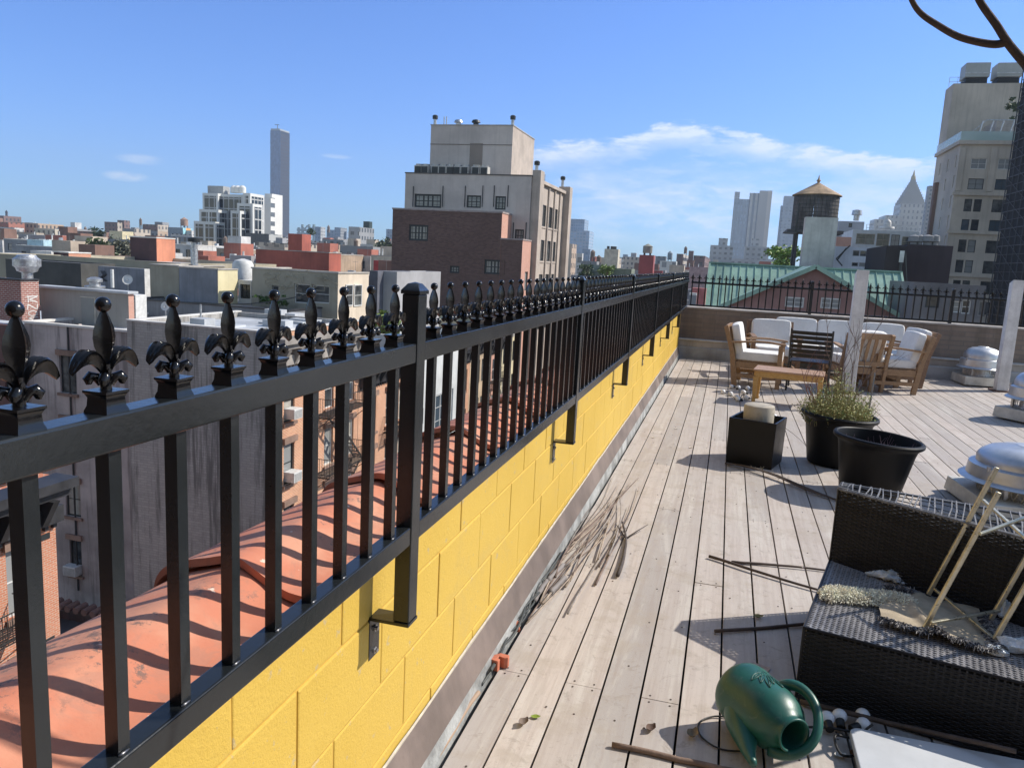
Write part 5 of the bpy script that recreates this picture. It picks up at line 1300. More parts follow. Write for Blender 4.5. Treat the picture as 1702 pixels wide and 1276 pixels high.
# ---- anonymous low rooftops filling the middle distance, each its own house
rf_ = random.Random(21)
PAL = [('red brick', (.38,.14,.10), 'rb'), ('brown brick', (.22,.13,.10), 'bb'), ('beige', (.48,.41,.33), 'be'), ('grey', (.30,.30,.31), 'gr'), ('white', (.58,.57,.55), 'wh'), ('tan', (.44,.33,.24), 'ta'), ('cream', (.56,.50,.40), 'cr')]
FILL = {}
def filler(Y, pa, pb, dz, wpx):
    px = pa
    while px < pb:
        w = rf_.uniform(.6, 1.5)*wpx; nm, c_, k = rf_.choice(PAL); Yj = Y*rf_.uniform(.94, 1.05)
        A = at(px, 400, 1, Yj); B = at(min(px+w, pb+10), 400, 1, Yj); z = rf_.uniform(*dz); dep = rf_.uniform(10, 18)
        far_ = Y > 170
        m = wp('fill_'+k, c_, (.07,.07,.075), 2.6, 3.2, .42, .5)
        x0, x1 = A.x, B.x-.1
        hs = [] if far_ else auto('S', x0, x1, z, 'dh', rows=1, top=.9)
        if far_:
            r = thing('distant_rowhouse', '%s house in the mass of low rooftops in the middle distance' % nm, 'house', ((x0+x1)/2, Yj, -20), '%s houses in the middle distance' % nm)
            mm = MB().box(x0,x1,Yj,Yj+dep,-20,z); addp(r, mm, 'walls', m)
            addp(r, MB().box(x0+.3,x1-.3,Yj+.3,Yj+dep-.3,z+.002,z+.06), 'roof', rf_.choice([ROOFS,ROOFG,ROOFD]))
        else:
            r = building('distant_rowhouse', '%s house among the nearer rooftops across the block' % nm, x0, x1, Yj, Yj+dep, z, (brick('fillbr_'+k, tuple(q*1.1 for q in c_), tuple(q*.8 for q in c_), (.36,.32,.29), bw=.34, bh=.13, ms=.022, var=.4, streak=.25) if k in ('rb','bb') else mat('fillm_'+k, c_, .85, .3, .3, streak=.4)), roof=rf_.choice([ROOFS,ROOFG,ROOFS]), par=.4, cope=rf_.choice([COPE,COPEW]), S=hs, group='%s houses across the block' % nm)
        if rf_.random() < .75:
            bw_ = rf_.uniform(2,4); bx0 = rf_.uniform(x0+.5, max(x0+.6, x1-bw_-.5)); bh = rf_.uniform(1.5,3)
            addp(r, MB().box(bx0,bx0+bw_,Yj+3,Yj+6.5,z-.5,z+bh), 'bulkhead', rf_.choice([mat('fillm_'+k2, c2, .85, .25, .3, streak=.2) for _, c2, k2 in PAL[:5]]))
        if rf_.random() < .7:
            for _ in range(rf_.randint(1,4)):
                a = rf_.uniform(x0+.5, x1-.5); yy = Yj+rf_.uniform(1,dep-1); addp(r, MB().lathe([(.15,z-.4),(.15,z+rf_.uniform(.8,1.6))], 8, 0, Matrix.Translation((a,yy,0))), 'vent_pipe', PIPEW)
        if not far_:
            for _ in range(rf_.randint(2,5)):
                a = rf_.uniform(x0+.5, max(x0+.6, x1-1.6)); yy = Yj+rf_.uniform(.6,dep-1.5); w_ = rf_.uniform(.4,1.3); h_ = rf_.uniform(.3,1.0)
                addp(r, MB().box(a, a+w_, yy, yy+rf_.uniform(.4,1.1), z-.4, z+h_), 'roof_unit', rf_.choice([ROOFS, PIPEW, GALV, ROOFG]))
            a = rf_.uniform(x0+.5, x1-.5); addp(r, MB().tube([(a,Yj+2,z-.4),(a,Yj+2,z+2.6)], .025, 4).bar((a-.5,Yj+2,z+2.4),(a+.5,Yj+2,z+2.4),.03,.03), 'antenna', FGREY)
        FILL.setdefault((nm, int(Y), pa > 700), []).append((px, r))
        px += w+rf_.choice([0, 0, 2])
filler(88, -40, 420, (-4.2,-1.6), 62); filler(112, -40, 640, (-3.2,-.6), 60); filler(145, -40, 645, (-2.2,1.0), 50)
filler(190, -30, 650, (-1.5,2.5), 46); filler(260, -30, 650, (-1,4.5), 40); filler(360, -30, 650, (-1,8), 34); filler(520, -30, 650, (0,11), 30)
filler(110, 944, 1185, (-6,-2.5), 40); filler(170, 944, 1190, (-4,-.5), 36); filler(300, 944, 1300, (-3,4), 30)
filler(520, 940, 1300, (-2,7), 26); filler(75, 955, 1165, (-9,-6), 50)
for i_, (px_, y_, Y_) in enumerate(((60,371,395),(140,376,400),(232,362,410),(372,392,190),(545,374,700),(590,397,200),(655,402,160),(985,415,300),(1140,409,395),(995,424,170))):
    tank('skyline water tank number %d counted from the left' % (i_+1) if 0 else ['small water tank at far left skyline above the white rows','small water tank left of the brown slab block','small water tank on the skyline over the big orange sided bulkhead','small dark water tank left of the long red block','faint water tank right of the bridge','squat water tank beside the grey block with the black box','water tank just left of the tan building','water tank right of the blue glass office tower','tiny water tank by the balcony slab','low water tank near the cream elevator bulkhead'][i_], px_, y_, y_+16, (5 if Y_>300 else 8), Y_, (.20,.15,.12))
filler(160, 1280, 1560, (-5,-2), 40); filler(300, 1390, 1560, (2,14), 34)

ORD = ['first','second','third','fourth','fifth','sixth','seventh','eighth','ninth','tenth','eleventh','twelfth','thirteenth','fourteenth']
BAND = {88: 'nearest rooftop row', 112: 'second rooftop row', 145: 'third rooftop row', 190: 'fourth rooftop row', 260: 'fifth rooftop row', 360: 'sixth rooftop row', 520: 'farthest rooftop row', 75: 'row just past the tan building', 110: 'row behind the fence posts', 170: 'row below the red bulkhead', 300: 'row behind the red bulkhead', 160: 'row behind the green roof'}
for (nm, Y, right), lst in FILL.items():
    for i, (px, r) in enumerate(sorted(lst, key=lambda q: q[0])):
        r['label'] = '%s %s house from the left in the %s%s' % (ORD[i], nm, BAND[Y], ', right half' if right and Y in (300, 520) else '')
# ---- the air of the city: far things fade
hz = MB().box(-2600, 2600, -300, 2600, -21, 320)
hm = bpy.data.materials.new('city_air'); hm.use_nodes = True; ht = hm.node_tree; ht.nodes.clear()
pv_ = N(ht, 'ShaderNodeVolumePrincipled'); pv_.inputs['Color'].default_value = (.70,.82,1,1); pv_.inputs['Density'].default_value = .0002; pv_.inputs['Anisotropy'].default_value = .2
ho = N(ht, 'ShaderNodeOutputMaterial'); ht.links.new(pv_.outputs[0], ho.inputs['Volume'])
hzo = hz.build('haze', hm); tag(hzo, kind='stuff')

# ================================================================ things on the terrace
WOOD = None
def woodmat(name, a, b_, rough=.6):
    m, t, b = newmat(name); v = coords(t)
    g = nz(t, scl(t, v, (14, 14, 14)), 2.2, 6, .7, 1.5); g2 = nz(t, scl(t, v, (3,3,60)), 1.0, 4, .6)
    c = mixc(t, sstep(t, g, .35, .68), a, b_); c = mixc(t, mth(t, 'MULTIPLY', sstep(t, g2, .5, .75), .35), c, tuple(k*.55 for k in b_))
    t.links.new(c, b.inputs['Base Color']); b.inputs['Roughness'].default_value = rough; bump(t, b, g, .15, .003); return m
TEAK = woodmat('oiled_teak', (.36,.225,.125), (.25,.145,.075)); TEAKD = woodmat('weathered_teak', (.27,.165,.10), (.18,.105,.065), .7); TEAKT = woodmat('table_top_teak', (.47,.30,.19), (.36,.21,.12), .45); LEGW = woodmat('honey_wood', (.55,.33,.11), (.44,.25,.08), .5)
CUSH = mat('white_canvas_cushion', (.80,.79,.77), .9, .10, 2.2, bp=.55, bs=7, bd=.03, streak=.06)
def cushion(M4, sx, sy, sz, n=10, seed=0):
    """puffed box, softly rounded, with slight wrinkles"""
    mb = MB(); vs = {}; rg = seed*3.1
    def pt(u, v, w):
        p = Vector((u, v, w)); e = 11.0
        k = (abs(u)**e+abs(v)**e+abs(w)**e)**(1/e); q = p/k if k else p
        pf = 1
        q = Vector((q.x*sx/2, q.y*sy/2, q.z*sz/2*pf*(1+.06*(1-q.x*q.x)*(1-q.y*q.y))))
        q += q.normalized()*.006*mnoise.noise(Vector((q.x*6+rg, q.y*6, q.z*6)))
        return M4 @ q
    for ax, sg_ in ((0,1),(0,-1),(1,1),(1,-1),(2,1),(2,-1)):
        o = len(mb.v)
        for i in range(n+1):
            for j in range(n+1):
                a = -1+2*i/n; b_ = -1+2*j/n; p = [0,0,0]; p[ax] = sg_; p[(ax+1)%3] = a; p[(ax+2)%3] = b_; mb.v.append(tuple(pt(*p)))
        for i in range(n):
            for j in range(n):
                a = o+i*(n+1)+j; q = (a, a+n+1, a+n+2, a+1); mb.f.append(q if sg_ > 0 else q[::-1]); mb.m.append(0)
    return mb
def rotm(ax, deg): return Matrix.Rotation(R(deg), 4, ax)
def T(*a): return Matrix.Translation(a)
def armchair(label, loc, rz, w=.66, d=.72, frame=None, cushions=True, seats=1, backlean=14, group='teak armchairs with white cushions', name='armchair', cat='armchair', slats=7):
    """faces local -Y; origin on the floor at the middle"""
    fr = frame or TEAK
    r = thing(name, label, cat, (*loc, 0), group, rz=R(rz))
    W2 = w/2
    def P(mb, nm, m, **k): o = mb.build(nm, m, **k); o.parent = r; return o
    for sx in (-1, 1):
        P(MB().box(sx*W2-.03, sx*W2+.03, -d/2, -d/2+.06, 0, .60), 'leg', fr, bevel=.004)
        m = MB(); m.bar((sx*W2, d/2-.10, 0), (sx*W2, d/2-.04, .44), .045, .07, up=(0,1,0)); m.bar((sx*W2, d/2-.04, .44), (sx*W2, d/2+.08, .82), .045, .06, up=(0,1,0)); P(m, 'leg', fr, bevel=.004)
        m = MB(); pts = [(sx*W2, -d/2-.03, .615), (sx*W2, -d/2+.2, .635), (sx*W2, 0, .635), (sx*W2, d/2+.0, .60)]
        for a, b in zip(pts, pts[1:]): m.bar(a, b, .075, .026)
        P(m, 'arm', fr, bevel=.004)
        P(MB().box(sx*W2-.018, sx*W2+.018, -d/2+.062, d/2-.10, .12, .17), 'side_stretcher', fr)
    P(MB().box(-W2+.031, W2-.031, -d/2+.005, -d/2+.03, .25, .34).box(-W2+.031, W2-.031, d/2-.09, d/2-.065, .25, .34).box(-W2-.012,-W2+.012,-d/2+.061,d/2-.1,.25,.34).box(W2-.012,W2+.012,-d/2+.061,d/2-.1,.25,.34), 'seat_frame', fr, bevel=.003)
    m = MB()
    for k in range(8): y = -d/2+.05+k*(d-.16)/8; m.box(-W2+.03, W2-.03, y, y+.055, .342, .358)
    P(m, 'seat_slats', fr)
    P(MB().box(-W2+.03, W2-.03, -.02, .02, .14, .18), 'stretcher', fr)
    m = MB(); y0, z0_, y1, z1_ = d/2-.045, .42, d/2+.065, .78
    m.bar((-W2+.02,y1+.005,z1_+.01),(W2-.02,y1+.005,z1_+.01), .03, .08); m.bar((-W2+.02,y0,z0_-.02),(W2-.02,y0,z0_-.02), .03, .06)
    n = slats*seats
    for k in range(n):
        x = -W2+.06+(w-.12)*(k+.5)/n; m.bar((x,y0,z0_),(x,y1,z1_), .045, .014, up=(0,1,0))
    P(m, 'back_slats', fr)
    if cushions:
        for s_ in range(seats):
            cw = (w-.06)/seats; x = -W2+.03+cw*(s_+.5)
            P(cushion(T(x,-.03,.415) @ Matrix(), cw-.01, d-.07, .13, seed=s_), 'seat_cushion', CUSH, smooth=True)
            P(cushion(T(x,d/2-.085,.635) @ rotm('X', -13), cw-.012, .115, .44, seed=s_+5), 'back_cushion', CUSH, smooth=True)
    return r
armchair('teak armchair at the left of the group, facing right, white cushions in full sun', (.47, 11.40), 84, w=.62, d=.70)
armchair('teak armchair seen from behind, slatted back in front of the white sofa', (1.83, 11.85), 194, frame=TEAK, w=.60, d=.66, slats=5)
armchair('teak armchair at the right end of the group, facing left, cushion leaning on its back', (2.30, 12.0), -80, frame=TEAK, w=.62, d=.70)
armchair('white cushioned teak seat facing the camera, behind the black slatted chair', (.72, 12.45), 6, frame=TEAKD, w=.66)
armchair('long teak sofa with white back cushions along the far parapet', (1.80, 13.40), 1, frame=TEAKD, w=2.06, seats=3, name='sofa', cat='sofa', group=None)
armchair('right hand corner piece of the white sofa group, partly hidden behind the right armchair', (2.52, 12.85), -78, frame=TEAKD, w=.75, group=None, name='corner_seat')
# coffee table
A_ = Vector((.335,9.57)); B_ = Vector((.927,9.30)); D_ = Vector((.556,10.13))
tc_ = ((.332+1.23)/2, (9.563+10.003)/2)
ang = math.degrees(math.atan2(9.30-9.57, .927-.335))
r = thing('coffee_table', 'low teak coffee table with honey coloured legs in front of the armchairs', 'table', (.80, 9.87, 0), None, rz=R(-8)); 
def lp(r, mb, nm, m, **k): o = mb.build(nm, m, **k); o.parent = r; return o
L2, W2 = .40, .24
m = MB()
for k in range(7): y = -W2+k*(2*W2)/7; m.box(-L2, L2, y+.002, y+2*W2/7-.002, .40, .422)
lp(r, m, 'table_top', TEAKT, bevel=.003)
m = MB(); m.box(-L2+.03,L2-.03,-W2+.015,-W2+.035,.33,.399).box(-L2+.03,L2-.03,W2-.035,W2-.015,.33,.399).box(-L2+.012,-L2+.03,-W2+.03,W2-.03,.33,.399).box(L2-.03,L2-.012,-W2+.03,W2-.03,.33,.399)
lp(r, m, 'apron', LEGW, bevel=.002)
for sx in (-1,1):
    for sy in (-1,1):
        x = sx*(L2-.035); y = sy*(W2-.035); mm = MB(); mm.add([(x-.027,y-.027,.33),(x+.027,y-.027,.33),(x+.027,y+.027,.33),(x-.027,y+.027,.33),(x-.017,y-.017,0),(x+.017,y-.017,0),(x+.017,y+.017,0),(x-.017,y+.017,0)], [(0,1,2,3),(7,6,5,4),(4,5,1,0),(5,6,2,1),(6,7,3,2),(7,4,0,3)])
        lp(r, mm, 'leg', LEGW, fixn=True)
# black slatted chair, back to the camera
r = thing('garden_chair', 'black metal garden chair with slatted back turned to the camera', 'chair', (1.16, 11.25, 0), None, rz=R(172))
IRN = mat('black_chair_metal', (.015,.015,.016), .35, .2, 5)
m = MB()
for k in range(6):
    z = .50+k*.062; y = .22+k*.018
    m.bar((-.25,y,z),(-.08,y+.012,z),.012,.048).bar((-.08,y+.012,z),(.08,y+.012,z),.012,.048).bar((.08,y+.012,z),(.25,y,z),.012,.048)
lp(r, m, 'back_slats', IRN)
m = MB()
for k in range(7): y = -.24+k*.065; m.box(-.24,.24,y,y+.045,.41,.42)
lp(r, m, 'seat_slats', IRN)
for sx in (-1,1):
    m = MB(); m.tube([(sx*.26,.20,0),(sx*.26,.21,.42),(sx*.26,.33,.86)], .013, 8); lp(r, m, 'leg', IRN, smooth='auto')
    m = MB(); m.tube([(sx*.26,-.26,0),(sx*.26,-.24,.42)], .013, 8); lp(r, m, 'leg', IRN, smooth='auto')
    m = MB(); m.tube([(sx*.26,-.24,.42),(sx*.265,-.26,.62),(sx*.265,-.22,.65),(sx*.265,.0,.62),(sx*.26,.26,.58)], .013, 8); lp(r, m, 'arm', IRN, smooth='auto')
    m = MB(); m.tube([(sx*.25,-.24,.40),(sx*.25,.22,.40)], .012, 8); lp(r, m, 'seat_rail', IRN)
# posts
PW = mat('peeling_white_paint', (.76,.75,.74), .7, .2, 4, bp=.4, bs=25, streak=.25, fine=.25)
for lb, x, y, z in (('white square post rising behind the planted tub', 1.70, 11.35, 1.68), ('white square post standing alone near the right edge', 4.06, 13.0, 1.66)):
    r = thing('post', lb, 'post', (x, y, 0), 'white posts on the terrace')
    m = MB(); m.add([(-.080,-.080,.02),(.080,-.080,.02),(.080,.080,.02),(-.080,.080,.02),(-.076,-.076,z),(.076,-.076,z),(.076,.076,z-.05),(-.076,.076,z-.05)], [(0,3,2,1),(4,5,6,7),(0,1,5,4),(1,2,6,5),(2,3,7,6),(3,0,4,7)])
    lp(r, m, 'shaft', PW, bevel=.006)
    lp(r, MB().box(-.13,.13,-.13,.13,0,.018), 'foot_plate', mat('rusty_plate', (.14,.08,.06), .8))
# roof exhaust fans on the deck
ALU = mat('dull_spun_aluminium', (.60,.615,.64), .42, .16, 5, metal=.8, bp=.08, bs=9)
ALUG = mat('cream_fan_base', (.62,.60,.54), .55, .25, 5, metal=.2, bp=.1, bs=12)
def deckfan(label, x, y, s=1.0, rz=0, kz=1.0):
    r = thing('exhaust_fan', label, 'exhaust fan', (x, y, 0), 'aluminium dome fans on the deck', rz=R(rz))
    b = .31*s; r.scale = (1, 1, kz)
    m = MB(); m.add([(-b,-b,.02),(b,-b,.02),(b,b,.02),(-b,b,.02),(-b*.97,-b*.97,.15*s),(b*.97,-b*.97,.15*s),(b*.97,b*.97,.15*s),(-b*.97,b*.97,.15*s)], [(0,3,2,1),(4,5,6,7),(0,1,5,4),(1,2,6,5),(2,3,7,6),(3,0,4,7)]); lp(r, m, 'base', ALUG, bevel=.006)
    lp(r, MB().lathe([(.19*s,.151*s),(.17*s,.21*s),(.17*s,.26*s)], 24), 'throat', ALU, smooth='auto')
    m = MB(); n = 40
    for k in range(n):
        t = 2*math.pi*k/n
        for dt in (.5,-.5): m.tube([(.235*s*math.cos(t),.235*s*math.sin(t),.152*s),(.235*s*math.cos(t+dt*.3),.235*s*math.sin(t+dt*.3),.30*s)], .0022, 4)
    for k in range(4):
        t = 2*math.pi*(k+.5)/4; m.box(.25*s*math.cos(t)-.012,.25*s*math.cos(t)+.012,.25*s*math.sin(t)-.012,.25*s*math.sin(t)+.012,.152*s,.30*s)
    lp(r, m, 'bird_screen', STEEL)
    lp(r, MB().lathe([(.30*s,.262*s),(.335*s,.268*s),(.342*s,.275*s),(.335*s,.283*s),(.305*s,.30*s),(.296*s,.405*s),(.268*s,.415*s),(.262*s,.42*s),(.262*s,.475*s),(.245*s,.515*s),(.205*s,.56*s),(.15*s,.585*s),(.08*s,.597*s),(.07*s,.607*s),(.003,.61*s)], 40, close=False), 'dome', ALU, smooth='auto')
    m = MB()
    for k in range(4):
        t = 2*math.pi*(k+.3)/4; m.box(.29*s*math.cos(t)-.012,.29*s*math.cos(t)+.012,.29*s*math.sin(t)-.012,.29*s*math.sin(t)+.012,.385*s,.425*s)
    lp(r, m, 'clip', STEEL)
deckfan('aluminium dome fan farthest away, at the foot of the brown parapet', 3.93, 13.62, 1.0, 4)
deckfan('aluminium dome fan cut by the right edge halfway back', 3.62, 10.3, 1.0, 38)
deckfan('nearest aluminium dome fan, behind the wicker sofa', 2.16, 6.12, 1.25, 6, .62)

# planter box with a concrete cylinder
BP = mat('black_glazed_planter', (.004,.004,.005), .35, .3, 6, bp=.06, bs=14, spec=.25)
r = thing('planter_box', 'square black planter box with scuffed rim', 'planter', (.335, 6.66, 0), None, rz=R(-16))
m = MB(); a, b, h, t = .185, .192, .385, .018; a0 = .186
m.add([(-a0,-a0,.0),(a0,-a0,.0),(a0,a0,0),(-a0,a0,0),(-b,-b,h),(b,-b,h),(b,b,h),(-b,b,h),(-b+t,-b+t,h),(b-t,-b+t,h),(b-t,b-t,h),(-b+t,b-t,h),(-b+t,-b+t,.12),(b-t,-b+t,.12),(b-t,b-t,.12),(-b+t,b-t,.12)],
      [(0,3,2,1),(0,1,5,4),(1,2,6,5),(2,3,7,6),(3,0,4,7),(4,5,9,8),(5,6,10,9),(6,7,11,10),(7,4,8,11),(8,9,13,12),(9,10,14,13),(10,11,15,14),(11,8,12,15),(12,13,14,15)])
lp(r, m, 'box', BP, bevel=.004)
p = at(1255,672,2,.50)
cc = thing('concrete_cylinder', 'pale concrete cylinder standing inside the black planter box', 'cylinder pot', (.335, 6.66, .125))
addp(cc, MB().lathe([(.118,.125),(.122,.14),(.125,.47),(.121,.487),(.112,.493),(.001,.494)], 40, 0, T(.335,6.66,0), close=False), 'body', mat('sand_concrete', (.45,.40,.32), .8, .2, 8, bp=.15, bs=50), smooth='auto')
m = MB(); rg = random.Random(5)
for i in range(5):
    x0_, z0_ = .36+i*.004, .26; m.tube([(.335+.126*math.sin(.05+i*.03), 6.66-.126*math.cos(.05+i*.03), .30), (.335+.127*math.sin(-.02+i*.07), 6.66-.127*math.cos(-.02+i*.07), .40), (.335+.127*math.sin(-.25+i*.08), 6.66-.127*math.cos(-.25+i*.08), .44+.005*i)], .0012, 4)
dg = thing('dry_stalk', 'tiny white dry stalks stuck against the concrete cylinder', 'dry stalks', (.35,6.53,.3)); addp(dg, m, 'stalks', mat('pale_straw', (.62,.58,.48), .9))
# tubs
TUB = mat('black_resin_tub', (.005,.005,.006), .5, .3, 8, bp=.08, bs=22, spec=.22)
SOIL = mat('dark_soil', (.035,.025,.02), .95, .4, 14, bp=.9, bs=30, bd=.03)
def tub(label, x, y, tilt, s=1.0, tz=0):
    q = Quaternion((0,0,1), tz) @ Quaternion((0,1,0), tilt)
    r = thing('plant_tub', label, 'plant pot', (x, y, 0), 'large round black tubs', rot=q.to_matrix())
    pr_ = [(.001,.0),(.195,.0),(.205,.012),(.262,.34),(.272,.375),(.285,.395),(.301,.402),(.311,.412),(.312,.428),(.304,.438),(.290,.440),(.281,.434),(.272,.405),(.258,.33)]
    lp(r, MB().lathe([(a*s,z*s) for a, z in pr_], 56, close=False), 'pot', TUB, smooth='auto')
    so_ = MB(); n = 24; vs = [(0,0,.335*s)]; fs = []
    for i in range(1, 9):
        for k in range(n):
            t = 2*math.pi*k/n; rr = .258*s*i/8; vs.append((rr*math.cos(t), rr*math.sin(t), .33*s+.018*mnoise.noise(Vector((rr*9*math.cos(t), rr*9*math.sin(t), x))) ))
    for k in range(n): fs.append((0,1+k,1+(k+1)%n))
    for i in range(7):
        for k in range(n): a = 1+i*n+k; b = 1+i*n+(k+1)%n; fs.append((a,a+n,b+n,b))
    so_.add(vs, fs); lp(r, so_, 'soil', SOIL, smooth=True); return r
t2 = tub('large round black tub with a few dry stems, nearest of the pots', 1.13, 6.05, R(3.5), 1.0, .1)
t1 = tub('large round black tub filled with a yellow green bushy plant', .98, 6.92, R(2.5), 1.0)
# plants
DRY = mat('dry_stem', (.22,.15,.12), .85, .35, 20); STR = mat('straw_stem', (.42,.36,.17), .8, .3, 20)
rg = random.Random(9)
pl = thing('dead_plant', 'thin dry purple brown stems inside the nearest black tub', 'dead plant', (1.13,6.05,.33)); m = MB()
for i in range(55):
    a = rg.uniform(0,6.28); rr = .24*math.sqrt(rg.random()); b0 = Vector((1.15+rr*math.cos(a), 6.05+rr*math.sin(a), .325)); hh = rg.uniform(.03,.12)
    k = Vector((rg.uniform(-.04,.04), rg.uniform(-.04,.04), hh)); m.tube([b0, b0+k*.5+Vector((rg.uniform(-.01,.01),0,0)), b0+k], [.0016,.0013,.0007], 4)
addp(pl, m, 'stems', mat('purple_dry_stem', (.20,.13,.16), .85, .3, 30))
def bush():
    r = thing('bushy_plant', 'bushy yellow green herb filling the left black tub', 'plant', (.98,6.92,.33)); m = MB(); lf = MB(); lo = MB()
    for i in range(950):
        a = rg.uniform(0,6.28); rr = .25*math.sqrt(rg.random()); b0 = Vector((.98+rr*math.cos(a), 6.92+rr*math.sin(a), .335))
        hgt = (.08+.36*rg.random()**.8*(1.25-rr/.27)); out = Vector((math.cos(a),math.sin(a),0))*rr*rg.uniform(.0,.35)+Vector((rg.uniform(-.05,.05),rg.uniform(-.05,.05),0))
        p1 = b0+out*.4+Vector((0,0,hgt*.55)); p2 = b0+out+Vector((0,0,hgt)); m.tube([b0,p1,p2], [.0019,.0015,.0008], 3)
        for k in range(9):
            t = rg.uniform(.15,1.05); c = b0.lerp(p1, t*2) if t < .5 else p1.lerp(p2, (t-.5)*2)
            d = Vector((rg.uniform(-1,1),rg.uniform(-1,1),rg.uniform(-.1,1))).normalized(); L = rg.uniform(.009,.022); s = d.orthogonal().normalized()*L*.28
            (lf if c.z > .40 and rg.random() < .62 else lo).add([c, c+d*L*.5+s, c+d*L, c+d*L*.5-s], [(0,1,2,3)])
    addp(r, m, 'stems', STR); addp(r, lf, 'dry_leaves', mat('yellow_green_leaf', (.46,.43,.16), .7, .45, 30)); addp(r, lo, 'leaves', mat('green_leaf', (.13,.22,.05), .6, .45, 30))
bush()
def twiggy(name, label, base, top, spread, n, m_, seed, thick=.006, cat='bare shrub'):
    rg2 = random.Random(seed); r = thing(name, label, cat, base); mb = MB()
    def grow(p, d, L, th, lev):
        pts = [p]; q = p.copy(); dd = d.copy(); k = 5
        for i in range(k):
            dd = (dd+Vector((rg2.uniform(-.22,.22),rg2.uniform(-.22,.22),rg2.uniform(-.05,.15)))).normalized(); q = q+dd*L/k; pts.append(q.copy())
        mb.tube(pts, [th*(1-.6*i/k) for i in range(k+1)], 5)
        if lev:
            for _ in range(rg2.randint(2,3)):
                i = rg2.randint(2,k); nd = (dd+Vector((rg2.uniform(-1,1),rg2.uniform(-1,1),rg2.uniform(.0,.7)))*.7).normalized(); grow(pts[i], nd, L*rg2.uniform(.4,.65), th*.55, lev-1)
    for i in range(n):
        d = (Vector(top)-Vector(base)+Vector((rg2.uniform(-1,1),rg2.uniform(-1,1),0))*spread); grow(Vector(base)+Vector((rg2.uniform(-.05,.05),rg2.uniform(-.05,.05),0)), d.normalized(), d.length*rg2.uniform(.6,1.0), thick, 2)
    addp(r, mb, 'branches', m_); return r
twiggy('bare_shrub', 'bare branching twigs rising from the planted tub before the white post', (1.02,6.98,.34), (1.16,7.08,1.05), .24, 6, mat('grey_twig', (.17,.12,.10), .85, .3, 20), 4, .0055)
twiggy('bare_shrub', 'reddish leafless twigs at the left side of the planted tub', (.86,7.02,.34), (.80,7.05,.75), .2, 5, mat('red_twig', (.22,.10,.075), .85, .3, 20), 7, .005)
rod = thing('plant_stake', 'thin grey stake standing at the right rim of the planted tub', 'stake', (1.22,6.95,.33)); addp(rod, MB().tube([(1.22,6.95,.33),(1.235,6.96,.80)], .006, 6), 'rod', mat('grey_stake', (.25,.25,.25), .7))

# ---- wicker sofa section
def wickmat():
    m, t, b = newmat('dark_synthetic_wicker'); v = coords(t)
    n = nz(t, v, 3, 4, .6); f = nz(t, v, 160, 3, .7); isl = N(t, 'ShaderNodeNewGeometry').outputs['Random Per Island']
    c = mixc(t, isl, (.007,.007,.008), (.022,.021,.023)); c = mixc(t, mth(t, 'MULTIPLY', sstep(t, n, .45, .75), .35), c, (.035,.033,.034))
    t.links.new(c, b.inputs['Base Color']); b.inputs['Roughness'].default_value = .42; b.inputs['Specular IOR Level'].default_value = .30
    bump(t, b, f, .15, .001); return m
WK = wickmat(); WKL = mat('worn_wicker_strand', (.20,.195,.19), .5, .4, 30)
U_ = Vector((.974,-.225,0)); V_ = Vector((.225,.974,0)); Z_ = Vector((0,0,1)); FL_ = Vector((.385,2.90,0))
def L3(u, v, z): return FL_+U_*u+V_*v+Z_*z
def weave(mb, o, u, v, n, LU, LV, pitch=.0080, stake=.022, amp=.0026, sub=2, clip=None):
    u = u.normalized(); v = v.normalized(); n = n.normalized()
    rows_ = int(LV/pitch); cols = int(LU/stake)
    for i in range(rows_):
        s0 = (i+.5)*pitch; off = len(mb.v); seg = 0
        for j in range(cols*sub+1):
            x = LU*j/(cols*sub)
            ph = math.pi*(x/stake)+(math.pi if i % 2 else 0)
            h = amp*math.sin(ph)+.0004*math.sin(i*7.3+j)
            c = o+u*x+v*(s0+.0007*mnoise.noise(Vector((x*9,i*.7,0))))+n*h
            for w, hh in ((-.46,-.0011),(-.2,.0006),(.2,.0006),(.46,-.0011)): mb.v.append(tuple(c+v*(w*pitch)+n*hh))
        for j in range(cols*sub):
            if clip and not clip(o+u*(LU*(j+.5)/(cols*sub))+v*s0): continue
            for k in range(3):
                a = off+j*4+k; mb.f.append((a, a+4, a+5, a+1)); mb.m.append(0)
    for j in range(cols+1):
        x = LU*j/cols
        if clip and not clip(o+u*x+v*LV*.5): continue
        mb.bar(o+u*x-n*.001, o+u*x+v*LV-n*.001, .006, .002, up=n)
ws = thing('wicker_sofa', 'dark wicker sofa section without cushions, littered with rags, in the right foreground', 'sofa', tuple(FL_), None)
SL_ = 1.30; SD = .90; SZ_ = .288; BZ = .63
def inner(u): return .784-.393*max(0, u-.019)
m = MB(); weave(m, L3(0,0,.012), U_, Z_, -V_, SL_, SZ_-.016); addp(ws, m, 'front_panel', WK)
m = MB(); weave(m, L3(0,.002,SZ_), U_, V_, Z_, SL_, .80, pitch=.0088, stake=.020, clip=lambda p: (p-FL_).dot(V_) < inner((p-FL_).dot(U_))+.01); addp(ws, m, 'seat_panel', mat('sunlit_seat_wicker', (.27,.26,.26), .33, .35, 5, spec=.8))  # lighter copy of the wicker; sun on the seat put into its colour
m = MB(); weave(m, L3(0,SD,.012), -V_, Z_, -U_, SD, SZ_-.02); weave(m, L3(0,SD,SZ_-.008), -V_, Z_, -U_, SD-.79, BZ-SZ_, stake=.022); addp(ws, m, 'side_panel', WK)
P1 = L3(.0,.79,SZ_); P2 = L3(1.30,inner(1.30),SZ_); dv = (P2-P1); m = MB(); weave(m, P1, dv, Z_, dv.cross(Z_), dv.length, BZ-SZ_); addp(ws, m, 'back_panel', WK)
